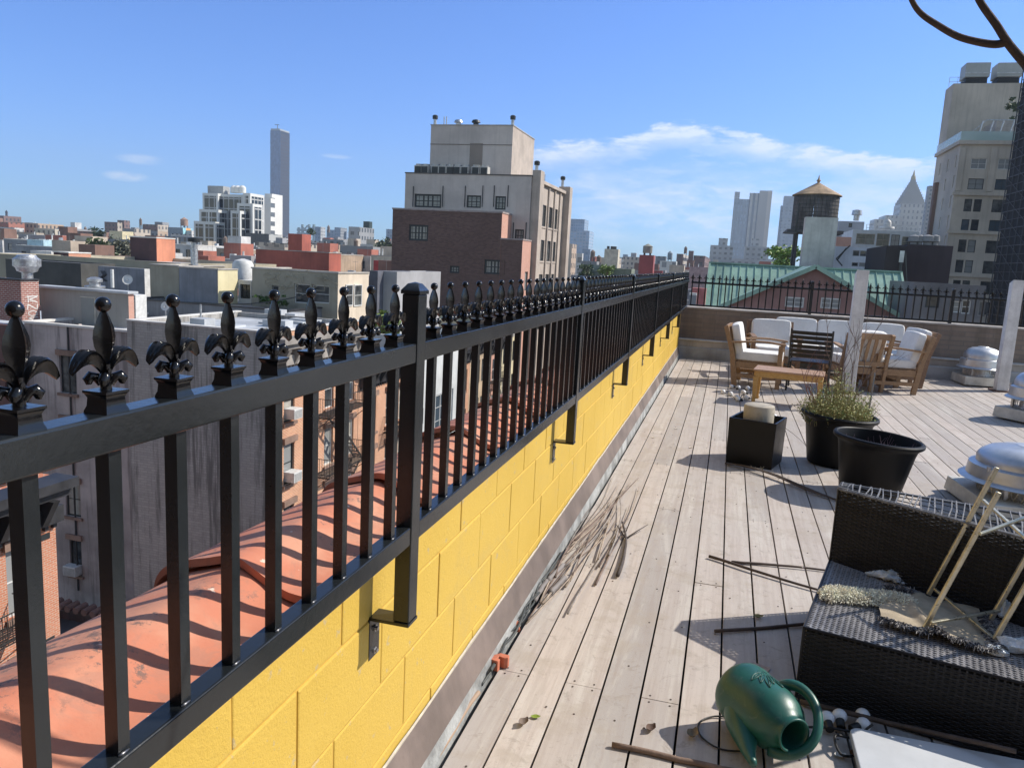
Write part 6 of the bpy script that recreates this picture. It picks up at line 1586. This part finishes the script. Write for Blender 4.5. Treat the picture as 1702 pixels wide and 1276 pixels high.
m = MB(); e = .010    # dark carcass behind the weave
cps = [L3(e,e,0), L3(SL_,e,0), L3(SL_,SD-e,0), L3(e,SD-e,0)]; m.add([tuple(p+Z_*.01) for p in cps]+[tuple(p+Z_*(SZ_-.006)) for p in cps], [(0,3,2,1),(4,5,6,7),(0,1,5,4),(1,2,6,5),(2,3,7,6),(3,0,4,7)])
q4 = [L3(.012,.80,0), L3(1.29,inner(1.29)+.012,0), L3(1.29,SD-.012,0), L3(.012,SD-.012,0)]; m.add([tuple(p+Z_*.28) for p in q4]+[tuple(p+Z_*(BZ-.05)) for p in q4], [(0,3,2,1),(4,5,6,7),(0,1,5,4),(1,2,6,5),(2,3,7,6),(3,0,4,7)])
addp(ws, m, 'carcass', mat('black_carcass', (.008,.008,.009), .8))
m = MB(); rg = random.Random(3)    # open lattice along the top of the back
def edge(pts, r_=.0065): m.tube(pts, r_, 6)
for dz in (0, .012):
    edge([L3(.0,.79+dz,BZ+dz*.3), L3(.65,inner(.65)+dz,BZ+.003), L3(1.3,inner(1.3)+dz,BZ)], .0055)
    edge([L3(.0,SD-dz,BZ+dz*.3), L3(.65,SD-dz,BZ+.002), L3(1.3,SD-dz,BZ)], .0055)
edge([L3(.0,.79,BZ), L3(.0,SD,BZ)], .007)
for k in range(52):
    u = .012+k*.0248; a = L3(u, inner(u)-.004 if u > .02 else .79, BZ+.004); b_ = L3(u+rg.uniform(-.012,.02), SD+.003, BZ+.006); mid_ = (a+b_)/2+Z_*rg.uniform(-.004,.006)+U_*rg.uniform(-.006,.006)
    m.tube([a-Z_*.014, a, mid_, b_, b_-Z_*.012], .0030 if k % 3 else .0042, 5)
for f_ in (.33,.66):
    m.tube([L3(u/10, inner(u/10)+(SD-inner(u/10))*f_, BZ+.004+.003*math.sin(u*2.)) for u in range(0,13)], .0026, 5)
for k in range(26):     # wrapped corner
    z = BZ-.001; t = k/26*.11; m.tube([L3(-.004,.79+t,z-.01), L3(.0,.79+t,z+.008), L3(.03+rg.uniform(0,.03),.79+t+rg.uniform(-.01,.01),z+.007)], .0032, 4)
addp(ws, m, 'top_lattice', WKL, smooth='auto')
m = MB()
for a, b_ in ((L3(0,0,SZ_+.001), L3(SL_,0,SZ_+.001)), (L3(0,0,.01), L3(0,0,SZ_)), (L3(0,0,SZ_), L3(0,.79,SZ_)), (L3(0,.79,SZ_), L3(0,.79,BZ)), (L3(0,0,.012), L3(SL_,0,.012)), (L3(0,SD,0.01), L3(0,SD,BZ))): m.tube([a, (a+b_)/2, b_], .0055, 6)
addp(ws, m, 'edge_binding', WK)
m = MB(); m.add([tuple(L3(*p)) for p in ((1.30,0,0),(1.42,0,0),(1.42,SD,0),(1.30,SD,0),(1.30,0,.56),(1.42,0,.56),(1.42,SD,.56),(1.30,SD,.56))], [(0,3,2,1),(4,5,6,7),(0,1,5,4),(1,2,6,5),(2,3,7,6),(3,0,4,7)]); addp(ws, m, 'arm', WK)

# ---- gold folding frame standing on it
GOLD = mat('brushed_champagne_metal', (.60,.56,.43), .30, .2, 30, metal=.7, bp=.05, bs=90)
sx_ = Vector((.182,0,.58))/.58; ft = {'A': Vector((.903,3.373,.296)), 'B': Vector((.814,3.026,.296)), 'C': Vector((1.082,3.199,.296)), 'D': Vector((1.035,3.000,.296))}
st_ = thing('folding_stand', 'champagne gold folding stand with crossed braces leaning on the wicker sofa', 'stand', tuple(ft['B']))
for k, h in (('A',.575),('B',.56),('C',.80),('D',.80)):
    m = MB(); p = ft[k]; m.bar(p+sx_*.012, p+sx_*h, .0165, .0165, up=(0,1,0)); addp(st_, m, 'leg', GOLD, bevel=.003)
    m = MB(); m.bar(p-sx_*.001, p+sx_*.012, .018, .018, up=(0,1,0)); addp(st_, m, 'foot_cap', BLACKM, bevel=.002)
for a, ha, b_, hb in (('A',.045,'D',.02),('B',.04,'C',.06),('A',.44,'D',.36),('B',.40,'C',.50)):
    m = MB(); m.bar(ft[a]+sx_*ha+Vector((.006,-.012,0)), ft[b_]+sx_*hb+Vector((.006,-.012,0)), .013, .010, up=(0,0,1)); addp(st_, m, 'brace', GOLD, bevel=.002)

# ---- rags and bags on the seat
CREAMF = mat('cream_shag', (.92,.84,.68), .95, .35, 30); BEIG = mat('beige_cotton_weave', (.46,.38,.27), .95, .2, 12, bp=.6, bs=160, bd=.002); GRF = mat('grey_black_fringe', (.10,.095,.10), .9, .9, 60); GRF2 = mat('pale_fringe', (.38,.36,.34), .9, .5, 60)
ZS = .295
mt = thing('bath_mat', 'cream shaggy mat crumpled on the left of the wicker seat', 'rug', (.66,3.21,ZS)); m = MB(); rg = random.Random(15); core_ = MB()
pth = [(.47,3.20),(.56,3.235),(.66,3.24),(.76,3.26),(.83,3.24)]
def on(pth, t): t *= len(pth)-1; i = min(int(t), len(pth)-2); f = t-i; return Vector((pth[i][0]*(1-f)+pth[i+1][0]*f, pth[i][1]*(1-f)+pth[i+1][1]*f, 0))
core_.tube([on(pth, t/12)+Vector((0,0,ZS+.006)) for t in range(13)], [.008]+[.022]*11+[.008], 8)
for i in range(3000):
    t = rg.random(); c = on(pth, t); a = rg.uniform(0, math.pi); rr = .032*(1 if .05 < t < .95 else .6)*rg.uniform(.7,1.35)
    p = c+Vector((rg.uniform(-.008,.008), rr*math.cos(a)*1.5, ZS+.004+rr*math.sin(a)*.8)); d = Vector((rg.uniform(-1,1), math.cos(a)+rg.uniform(-.6,.6), math.sin(a)+rg.uniform(-.4,.5))).normalized()*rg.uniform(.006,.014)
    if p.z < ZS: p.z = ZS+.002
    m.tube([p, p+d*.6, p+d+Vector((0,0,-.003))], [.0017,.0019,.0013], 4)
addp(mt, m, 'pile', CREAMF); addp(mt, core_, 'backing', CREAMF, smooth=True)
rg_ = thing('fringed_rug', 'beige woven rag with dark tasselled edge under the gold stand', 'rug', (.85,3.1,ZS)); n = 36; vs = []; fs = []
c00 = Vector((.655,3.03,0)); c10 = Vector((1.02,2.915,0)); c01 = Vector((.76,3.40,0)); c11 = Vector((1.08,3.33,0))
def hrug(u, v): return ZS+.012+.016*mnoise.noise(Vector((u*2.2+3, v*2.4, 1)))+.007*mnoise.noise(Vector((u*6, v*6, 5)))+.020*math.exp(-((u-.30+.5*(v-.5))/.07)**2)*(v < .8)
for i in range(n+1):
    for j in range(n+1):
        u = i/n; v = j/n; p = (c00*(1-u)+c10*u)*(1-v)+(c01*(1-u)+c11*u)*v; p += Vector((.014*mnoise.noise(Vector((v*4,u,0))), .014*mnoise.noise(Vector((u*4,v,7))), hrug(u,v)))
        vs.append(tuple(p))
for i in range(n):
    for j in range(n): a = i*(n+1)+j; fs.append((a,a+n+1,a+n+2,a+1))
m = MB().add(vs, fs); addp(rg_, m, 'cloth', BEIG, smooth=True)
m = MB(); m2 = MB()
for i in range(1500):
    s_ = rg.random()
    if s_ < .62: u = rg.random(); v = rg.uniform(-.02,.07); out = Vector((-.25,-1,0))
    elif s_ < .85: u = rg.uniform(.93,1.02); v = rg.random()*.8; out = Vector((1,-.3,0))
    else: u = rg.uniform(-.02,.3); v = rg.uniform(.9,1.03); out = Vector((-.2,1,0))
    p = (c00*(1-u)+c10*u)*(1-v)+(c01*(1-u)+c11*u)*v; p.z = hrug(min(max(u,0),1),min(max(v,0),1))+rg.uniform(0,.006)
    d = (out.normalized()+Vector((rg.uniform(-.8,.8),rg.uniform(-.8,.8),rg.uniform(-.3,.5))))*rg.uniform(.010,.026)
    q = p+d; q.z = max(q.z, ZS+.001); (m if rg.random() < .68 else m2).tube([p, p+d*.55+Vector((0,0,.004)), q], [.0019,.0018,.0010], 4)
addp(rg_, m, 'dark_fringe', GRF); addp(rg_, m2, 'pale_fringe', GRF2)
PLS, _t, _b = newmat('crumpled_clear_plastic'); _n = nz(_t, coords(_t), 22, 4, .6, .8)
_t.links.new(mixc(_t, sstep(_t, _n, .4, .66), (.62,.72,.78,1), (.95,.97,.98,1)), _b.inputs['Base Color']); _b.inputs['Roughness'].default_value = .12; _b.inputs['Specular IOR Level'].default_value = .9
_b.inputs['Transmission Weight'].default_value = .1; _t.links.new(mth(_t, 'ADD', .65, mth(_t, 'MULTIPLY', _n, .5), clamp=True), _b.inputs['Alpha']); bump(_t, _b, nz(_t, coords(_t), 60, 4, .7, 1.2), .8, .006)
def bag(label, blobs, seed):
    r = thing('plastic_bag', label, 'plastic bag', blobs[0][0]); m = MB()
    for c, s in blobs:
        o = len(m.v); m.ball((0,0,0), 1.0, 26)
        for i in range(o, len(m.v)):
            p = Vector(m.v[i]); k = 1+.55*mnoise.noise(p*1.9+Vector((seed,c[0]*9,0)))+.30*abs(mnoise.noise(p*4.5+Vector((0,seed,0))))+.12*mnoise.noise(p*11)
            q = Vector((p.x*s[0]*k, p.y*s[1]*k, max(p.z*k,-.75)*s[2])); m.v[i] = tuple(Vector(c)+q)
    addp(r, m, 'film', PLS, smooth='auto')
bag('crumpled clear plastic bag on the shaded left part of the wicker seat', [((.80,3.52,.315),(.050,.040,.024)),((.735,3.53,.305),(.035,.014,.012)),((.84,3.50,.30),(.02,.02,.012))], 3)
bag('twisted clear plastic bag at the front right of the wicker seat', [((1.115,2.98,.315),(.060,.035,.026)),((1.03,2.93,.306),(.035,.020,.016))], 8)
bag('small clear plastic bag at the back right of the wicker seat', [((1.15,3.26,.33),(.022,.022,.038))], 13)

# ---- green watering can lying on its side
def canmat():
    m, t, b = newmat('green_plastic'); v = coords(t); n = nz(t, v, 9, 5, .6); f = nz(t, v, 140, 3, .7)
    t.links.new(mixc(t, sstep(t, n, .35, .7), (.006,.070,.052), (.014,.105,.080)), b.inputs['Base Color']); b.inputs['Roughness'].default_value = .40; b.inputs['Specular IOR Level'].default_value = .55
    n3 = nz(t, v, 30, 5, .75, .6)
    sc_ = nz(t, scl(t, v, (12, 60, 30), (.4,.3,.2)), 3, 4, .7)
    _c = mixc(t, mth(t, 'MULTIPLY', mth(t, 'MAXIMUM', sstep(t, n3, .58, .68), sstep(t, sc_, .64, .68)), .35), b.inputs['Base Color'].links[0].from_socket, (.12,.17,.14))
    t.links.new(_c, b.inputs['Base Color'])
    bump(t, b, f, .12, .002); return m
CANM = canmat(); CB = Vector((.165,2.675,.118)); CT = Vector((.335,2.415,.135)); ax_ = (CT-CB).normalized(); CL = (CT-CB).length
xa_ = ax_.cross(Vector((0,0,1))).normalized(); za2 = xa_.cross(ax_).normalized()
MC4 = Matrix((xa_, za2, ax_)).transposed().to_4x4(); MC4.translation = CB     # local x = right side, y = up, z = along the can
can = thing('watering_can', 'dark green plastic watering can lying on its side near the bottom edge', 'watering can', tuple(CB))
prf = [(.001,.004),(.085,.0),(.101,.006),(.108,.02),(.111,.05),(.107,.075),(.106,.10),(.105,.15),(.104,.19),(.100,.215),(.088,.245),(.070,.268),(.058,.280),(.054,.292),(.058,.301),(.055,.307),(.049,.303),(.046,.285),(.05,.26),(.001,.18)]
m = MB(); m.lathe(prf, 56, 0, MC4, close=False)
cb_ = addp(can, m, 'body', CANM, smooth=True)
cb_.data.materials[0] = CANM
m = MB(); hp = [(-a_, b_, c_) for a_, b_, c_ in [(.060,.070,.14),(.078,.092,.165),(.097,.095,.20),(.106,.080,.245),(.100,.050,.285),(.075,.010,.318),(.040,-.030,.325),(.0,-.058,.310),(-.030,-.070,.28),(-.045,-.072,.25)]]
P = cr(hp, 3); m.tube([MC4 @ Vector(p) for p in P], [.021-.006*math.sin(math.pi*i/(len(P)-1)) for i in range(len(P))], 14); addp(can, m, 'handle', CANM, smooth=True)
m = MB(); sp = [(.030,-.02,.09),(.060,-.035,.12),(.085,-.050,.165),(.108,-.058,.21),(.132,-.064,.26),(.150,-.068,.31)]
P = cr(sp, 3); m.tube([MC4 @ Vector(p) for p in P], [.070*(1-i/(len(P)-1))**1.2+.011 for i in range(len(P))], 18); addp(can, m, 'spout', CANM, smooth=True)
m = MB(); rg = random.Random(33)
def onb(a, z, rr=.1065): return MC4 @ Vector((rr*math.cos(a), rr*math.sin(a), z))
def leafp(a0, z0, a1, z1, w):
    pts = []; k = 10
    for s_ in (1,-1):
        seq = range(k+1) if s_ > 0 else range(k, -1, -1)
        for i in seq:
            t = i/k; a = a0+(a1-a0)*t; z = z0+(z1-z0)*t; nrm = Vector((-(z1-z0), (a1-a0)*.106)).normalized(); d = w*math.sin(math.pi*t)*s_; pts.append(onb(a+nrm.x*d/.106, z+nrm.y*d))
    m.tube(pts, .0017, 5, cap=False); m.tube([onb(a0,z0), onb((a0+a1)/2,(z0+z1)/2,.1072), onb(a1,z1)], .0014, 5)
for a0, z0, a1, z1, w in ((1.9,.06,2.25,.15,.003),(1.95,.065,1.55,.115,.010),(1.9,.075,1.35,.15,.010),(2.0,.09,1.7,.17,.011),(2.1,.11,1.9,.19,.010),(2.1,.12,2.25,.185,.009),(2.2,.13,2.5,.175,.009),(1.9,.10,1.45,.185,.011),(1.75,.09,1.2,.12,.009)): leafp(a0,z0,a1,z1,w)
addp(can, m, 'leaf_relief', CANM, smooth=True)
# ---- white plastic panel
r = thing('plastic_tray', 'white rounded plastic tray lying at the bottom right corner', 'tray', (.85,2.40,.03)); pts = []
x0_,x1_,y0_,y1_,rd = .535,1.25,2.12,2.675,.035
for cx2, cy2, a0 in ((x1_-rd,y1_-rd,0),(x0_+rd,y1_-rd,90),(x0_+rd,y0_+rd,180),(x1_-rd,y0_+rd,270)):
    for k in range(9): a = R(a0+k*90/8); pts.append((cx2+rd*math.cos(a), cy2+rd*math.sin(a)))
addp(r, MB().prism(pts, lambda u, v, t: (u, v, .035+.026*t)), 'shell', mat('white_plastic', (.56,.58,.60), .35, .08, 6, bp=.03, bs=40), bevel=.006, seg=3)
# ---- globe bulbs
BULB = mat('frosted_bulb', (.82,.82,.83), .25, .05, 5, spec=.6); SOCK = mat('black_socket', (.012,.012,.012), .5)
def bulb(label, c, d, rr=.026, g='globe bulbs of the string lights'):
    r = thing('globe_bulb', label, 'light bulb', c, g); q = Vector(d).normalized().to_track_quat('Z','Y').to_matrix().to_4x4(); M4 = T(*c) @ q
    m = MB(); m.ball((0,0,rr*.2), rr, 16); m.v = [tuple(M4 @ Vector(v)) for v in m.v]; addp(r, m, 'globe', BULB, smooth=True)
    addp(r, MB().lathe([(.013,-rr*.8-.03),(.015,-rr*.8-.028),(.015,-rr*.85+.006),(.017,-rr*.72+.006)], 14, 0, M4), 'socket', SOCK, smooth='auto')
for i, (x, y, d) in enumerate([(.475,2.735,(-.1,1,.2)),(.520,2.765,(0,1,.25)),(.60,2.80,(.3,1,.2)),(.590,2.74,(.8,.6,.1))]):
    bulb(['first white globe bulb beside the watering can handle','second white globe bulb beside the watering can handle','white globe bulb half hidden behind the stick under the wicker sofa','white globe bulb touching the white plastic tray'][i], (x,y,.035), d)
far_b = [(.05,10.22),(.14,10.10),(.21,9.88),(.235,9.75),(.31,10.33),(.33,9.9),(.47,10.2),(.155,10.75),(.24,10.72),(.36,10.72),(.60,8.75)]
for i, (x, y) in enumerate(far_b): bulb(['white globe bulb lying loose by the concrete cylinder'][0] if i == 10 else 'small white globe bulb in the heap of string lights by the coffee table', (x,y,.03), (random.uniform(-1,1),random.uniform(-1,1),.2), .030, None if i == 10 else 'globe bulbs of the string lights heap')
def cable(name, label, pts, r_, m_, cat='cable', group=None):
    r = thing(name, label, cat, pts[0], group); addp(r, MB().tube(cr([tuple(p) for p in pts], 6), r_, 7), 'cord', m_, smooth=True); return r
BCAB = mat('black_rubber_cord', (.014,.014,.014), .5)
cable('light_cord', 'black cord of the string lights by the coffee table', [(*p,.012) for p in far_b[:7]]+[(.5,10.6,.012),(.36,10.78,.012),(.1,10.8,.012)], .005, BCAB)
cable('light_cord', 'black cord tangled around the near globe bulbs', [(.40,2.70,.01),(.47,2.69,.03),(.53,2.71,.02),(.585,2.69,.03),(.56,2.60,.01),(.50,2.56,.02),(.49,2.64,.035),(.55,2.66,.03),(.61,2.68,.08)], .0045, BCAB)
cable('light_cord', 'thin black cord looping out from under the watering can', [(.23,2.50,.006),(.12,2.47,.006),(.05,2.52,.006),(.04,2.60,.006),(.09,2.66,.006),(.16,2.67,.008)], .0032, BCAB)
for i in range(4):
    ph = i*1.7; pts = []
    for k in range(12):
        y = 2.55+k*.115+i*.06; pts.append((-.752+.016*math.sin(k*1.1+ph), y, .012+.03*abs(math.sin(k*.8+ph))))
    cable('edge_cable', '%s dark cable from the near end in the gap beside the deck' % ('first','second','third','fourth')[i], pts, .0055, mat('dark_green_cable', (.05,.055,.05), .55), 'cable', 'cables in the gap beside the deck')
cable('edge_cable', 'tan hose lying in the gap near the bottom of the picture', [(-.765,2.0,.0),(-.755,2.2,.01),(-.752,2.38,.018),(-.748,2.5,.01)], .009, mat('tan_hose', (.36,.25,.17), .6), 'hose')

# ---- cut branches and sticks
TW = [mat('twig_tan', (.36,.29,.23), .8, .35, 30, bp=.3, bs=80, bd=.002), mat('twig_brown', (.20,.145,.12), .8, .35, 30, bp=.3, bs=80, bd=.002), mat('twig_grey', (.29,.26,.24), .8, .35, 30, bp=.3, bs=80, bd=.002)]
rg = random.Random(101)
def twig(label, p, q, r0, r1, m_, bend=.05, group=None, side=0, z0=.008, name='cut_branch', cat='branch'):
    p = Vector((*p, z0) if len(p) == 2 else p); q = Vector((*q, z0) if len(q) == 2 else q); d = q-p; nrm = Vector((-d.y, d.x, 0)).normalized(); k = 9; pts = []
    for i in range(k+1):
        t = i/k; b_ = bend*math.sin(math.pi*t)+.006*mnoise.noise(Vector((t*4, p.x*30, p.y*9))); pts.append(p+d*t+nrm*b_+Vector((0,0,.004*abs(math.sin(t*3+p.x*20)))))
    r = thing(name, label, cat, tuple(p), group); m = MB().tube(pts, [r0+(r1-r0)*i/k for i in range(k+1)], 7)
    for _ in range(side):
        i = rg.randint(3, k-1); a = pts[i]; dd = (d.normalized()+nrm*rg.uniform(-.7,.7)+Vector((0,0,rg.uniform(.0,.25)))).normalized()*rg.uniform(.08,.28); m.tube([a, a+dd*.5, a+dd+Vector((0,0,-.005))], [r1*1.1, r1*.8, r1*.4], 5)
    addp(r, m, 'stick', m_, smooth=True)
for i in range(32):
    y0_ = rg.uniform(3.05, 4.30); x0_ = -.745+rg.uniform(0,.26)*(1 if i % 2 else .25); L = rg.uniform(.7, 1.6); a = rg.gauss(.045, .055)
    if x0_ > -.55: y0_ = max(y0_, 3.35)
    twig('thin dry cut branch in the loose heap along the yellow wall', (x0_, y0_), (x0_+L*math.sin(a), y0_+L*math.cos(a)), rg.uniform(.003,.0065), .0014, rg.choice(TW), rg.uniform(-.035,.035), 'cut branches heaped along the yellow wall', rg.choice((0,0,1)), rg.uniform(.005,.022))
twig('thick dark branch sticking out furthest right from the heap by the yellow wall', (-.415,3.76), (-.50,4.60), .011, .005, mat('twig_dark', (.07,.055,.05), .8, .3, 20), -.03, None, 2, .014)
for j, (p, q) in enumerate((((-.74,3.30),(-.735,3.55)),((-.73,3.55),(-.70,3.78)),((-.69,3.42),(-.66,3.62)))):
    twig(['black tipped pale rod lowest in the heap','black tipped pale rod in the middle of the heap','short thick rod at the near end of the heap'][j], p, q, .013, .013, mat('grey_rod', (.22,.20,.19), .7), .004, None, 0, .016)
DKW = mat('dark_stick', (.085,.06,.048), .75, .35, 20, bp=.3, bs=70, bd=.002)
twig('dark stick on the deck left of the wicker sofa, the upper of a crossing pair', (.15,4.215), (.72,4.30), .008, .005, DKW, .01)
twig('dark stick on the deck left of the wicker sofa, the lower of a crossing pair', (.03,4.235), (.62,3.97), .009, .006, DKW, -.01, z0=.012)
twig('dark straight stick ending at the front corner of the wicker sofa', (.08,3.325), (.50,3.57), .008, .008, DKW, .0)
twig('brown stick at the bottom edge left of the watering can', (-.235,2.362), (.16,2.355), .009, .011, mat('brown_stick', (.20,.135,.10), .75, .3, 20, bp=.3, bs=70), .004)
twig('dark stick leaning along the foot of the wicker sofa front', (.40,2.86,.01), (1.02,2.62,.11), .010, .008, DKW, .0)
for j in range(3):
    pts = [(.10+j*.012,6.43-j*.02,.015),(.25,6.38-j*.03,.02+j*.01),(.48,6.18-j*.02,.03),(.70,5.92-j*.03,.02),(.93+j*.05,5.66-j*.02,.012)]
    cable('bent_stick', ['long bent dark stick in front of the planter box','second long bent stick in front of the planter box','third long bent stick in front of the planter box'][j], pts, .007-.001*j, DKW, 'branch')
m = MB(); r = thing('feathery_stalk', 'pale feathery stalk end lying in front of the planter box', 'dry stalk', (.46,6.18,.03))
for i in range(60):
    t = rg.random(); p = Vector((.30+.28*t, 6.34-.24*t, .03)); d = Vector((rg.uniform(-.2,1), rg.uniform(-1,.2), rg.uniform(.0,.5))).normalized()*.04*rg.random(); m.tube([p, p+d], .001, 3)
addp(r, m, 'bristles', mat('pale_straw', (.62,.58,.48), .9))
twig('thin bare twig poking out right of the planter box', (.56,6.72,.30), (.72,6.66,.19), .002, .001, TW[1], .03)
# ---- litter
def leafthing(label, c, s, rz, col, curl=.4, cat='leaf', name='dry_leaf', rect=False):
    r = thing(name, label, cat, c, None, rz=rz); n = 8; vs = []; fs = []
    for i in range(n+1):
        for j in range(5):
            u = i/n; w = (math.sin(math.pi*min(max(u,.03),.97))**.8 if not rect else .8)*(j-2)/2; x = (u-.5)*s; y = w*s*.32
            vs.append((x, y, .003+curl*s*((2*u-1)**2*.35+(w*w)*.3)+.03*s*mnoise.noise(Vector((x*60,y*60,c[0])))))
    for i in range(n):
        for j in range(4): a = i*5+j; fs.append((a,a+5,a+6,a+1))
    o = MB().add(vs, fs).build('blade', mat('leafcol_'+label[:18].replace(' ','_'), col, .8, .3, 40), smooth=True); o.parent = r
leafthing('small bright green leaf lying on the boards near the bottom', (-.515,2.435,.001), .035, .3, (.22,.30,.03), .3)
leafthing('curled tan leaf in the shadow left of the watering can', (.02,2.515,.001), .06, 1.2, (.30,.22,.13), .9)
leafthing('flat pinkish paper scrap above the watering can', (.262,3.09,.001), .075, -.35, (.42,.33,.29), .05, 'paper scrap', 'paper_scrap', True)
leafthing('yellowish curled leaf beside the straight stick', (.27,3.56,.002), .05, .4, (.30,.27,.12), .7)
leafthing('thin brown curled leaf near the bottom edge of the deck', (-.12,2.50,.001), .05, 1.1, (.12,.07,.05), .9)
leafthing('brown leaf fragment caught in a board gap at the lower left', (-.545,2.38,.001), .05, 1.2, (.20,.15,.12), .9)
leafthing('orange brown leaf by the bulbs', (.55,2.58,.01), .05, .2, (.25,.12,.05), 1.0)
leafthing('white paper scrap by the bulbs', (.50,2.575,.004), .045, .5, (.66,.64,.60), .3, 'paper scrap', 'paper_scrap')
for i in range(9):
    leafthing('tiny pale scrap on the boards beyond the heap of branches' , (rg.uniform(-.7,.1), rg.uniform(5,9.5), .001), rg.uniform(.02,.05), rg.uniform(0,6), (.60,.56,.48), .3, 'debris', 'debris_scrap')
for o in [o for o in bpy.data.objects if o.name.startswith('debris_scrap')]: o['group'] = 'pale scraps scattered on the boards'
r = thing('brick_fragment', 'broken orange brick piece on the edge of the deck', 'brick fragment', (-.728,2.70,.02))
poly = [(0,0),(.030,-.004),(.034,.012),(.020,.018),(.024,.030),(.046,.024),(.060,.030),(.060,.048),(.022,.052),(-.002,.030)]
addp(r, MB().prism(poly, lambda u, v, t: (-.757+u, 2.675+v*1.2, .004+.045*t)), 'lump', mat('orange_brick_piece', (.50,.16,.09), .85, .25, 20, bp=.5, bs=90, bd=.003), bevel=.002)
r = thing('brick_fragment', 'small orange clay chip in the gap beyond the larger brick piece', 'brick fragment', (-.745,3.02,.01)); m = MB(); m.obox(T(-.748,3.03,.02) @ rotm('Z',25) @ rotm('X',20), .022, .05, .018); addp(r, m, 'lump', mat('orange_brick_piece', (.50,.16,.09)), bevel=.003)

# ---- bare tree whose twig enters at the top right
BARK = mat('dark_bark', (.07,.05,.04), .85, .4, 20, bp=.5, bs=60)
tr = thing('bare_tree', 'bare dark tree branch reaching into the sky at the top right corner', 'tree', (1.05,1.35,0))
def rp(px, py, t): return CAM+ray(px,py).normalized()*t
m = MB(); J = rp(1674,70,1.55); K = rp(1706,108,1.55)
m.tube(cr([tuple(p) for p in (Vector((1.05,1.35,0)), Vector((1.02,1.33,.9)), Vector((.86,1.32,1.4)), Vector((.60,1.33,1.74)), K)], 5), [.020-.0006*i for i in range(21)], 10)
addp(tr, m, 'trunk', BARK, smooth=True)
m = MB(); m.tube(cr([tuple(p) for p in (K, rp(1690,90,1.55), J, rp(1655,40,1.55), rp(1632,8,1.55), rp(1615,-25,1.55), rp(1590,-80,1.55))], 4), [.0072-.00011*i for i in range(25)], 9)
addp(tr, m, 'branch', BARK, smooth=True)
m = MB(); m.tube(cr([tuple(p) for p in (J, rp(1655,74,1.55), rp(1625,70,1.545), rp(1590,60,1.54), rp(1555,40,1.535), rp(1532,24,1.53), rp(1518,6,1.525), rp(1505,-25,1.52), rp(1480,-80,1.5))], 4), [.0066-.0001*i for i in range(33)], 9)
addp(tr, m, 'branch', BARK, smooth=True)
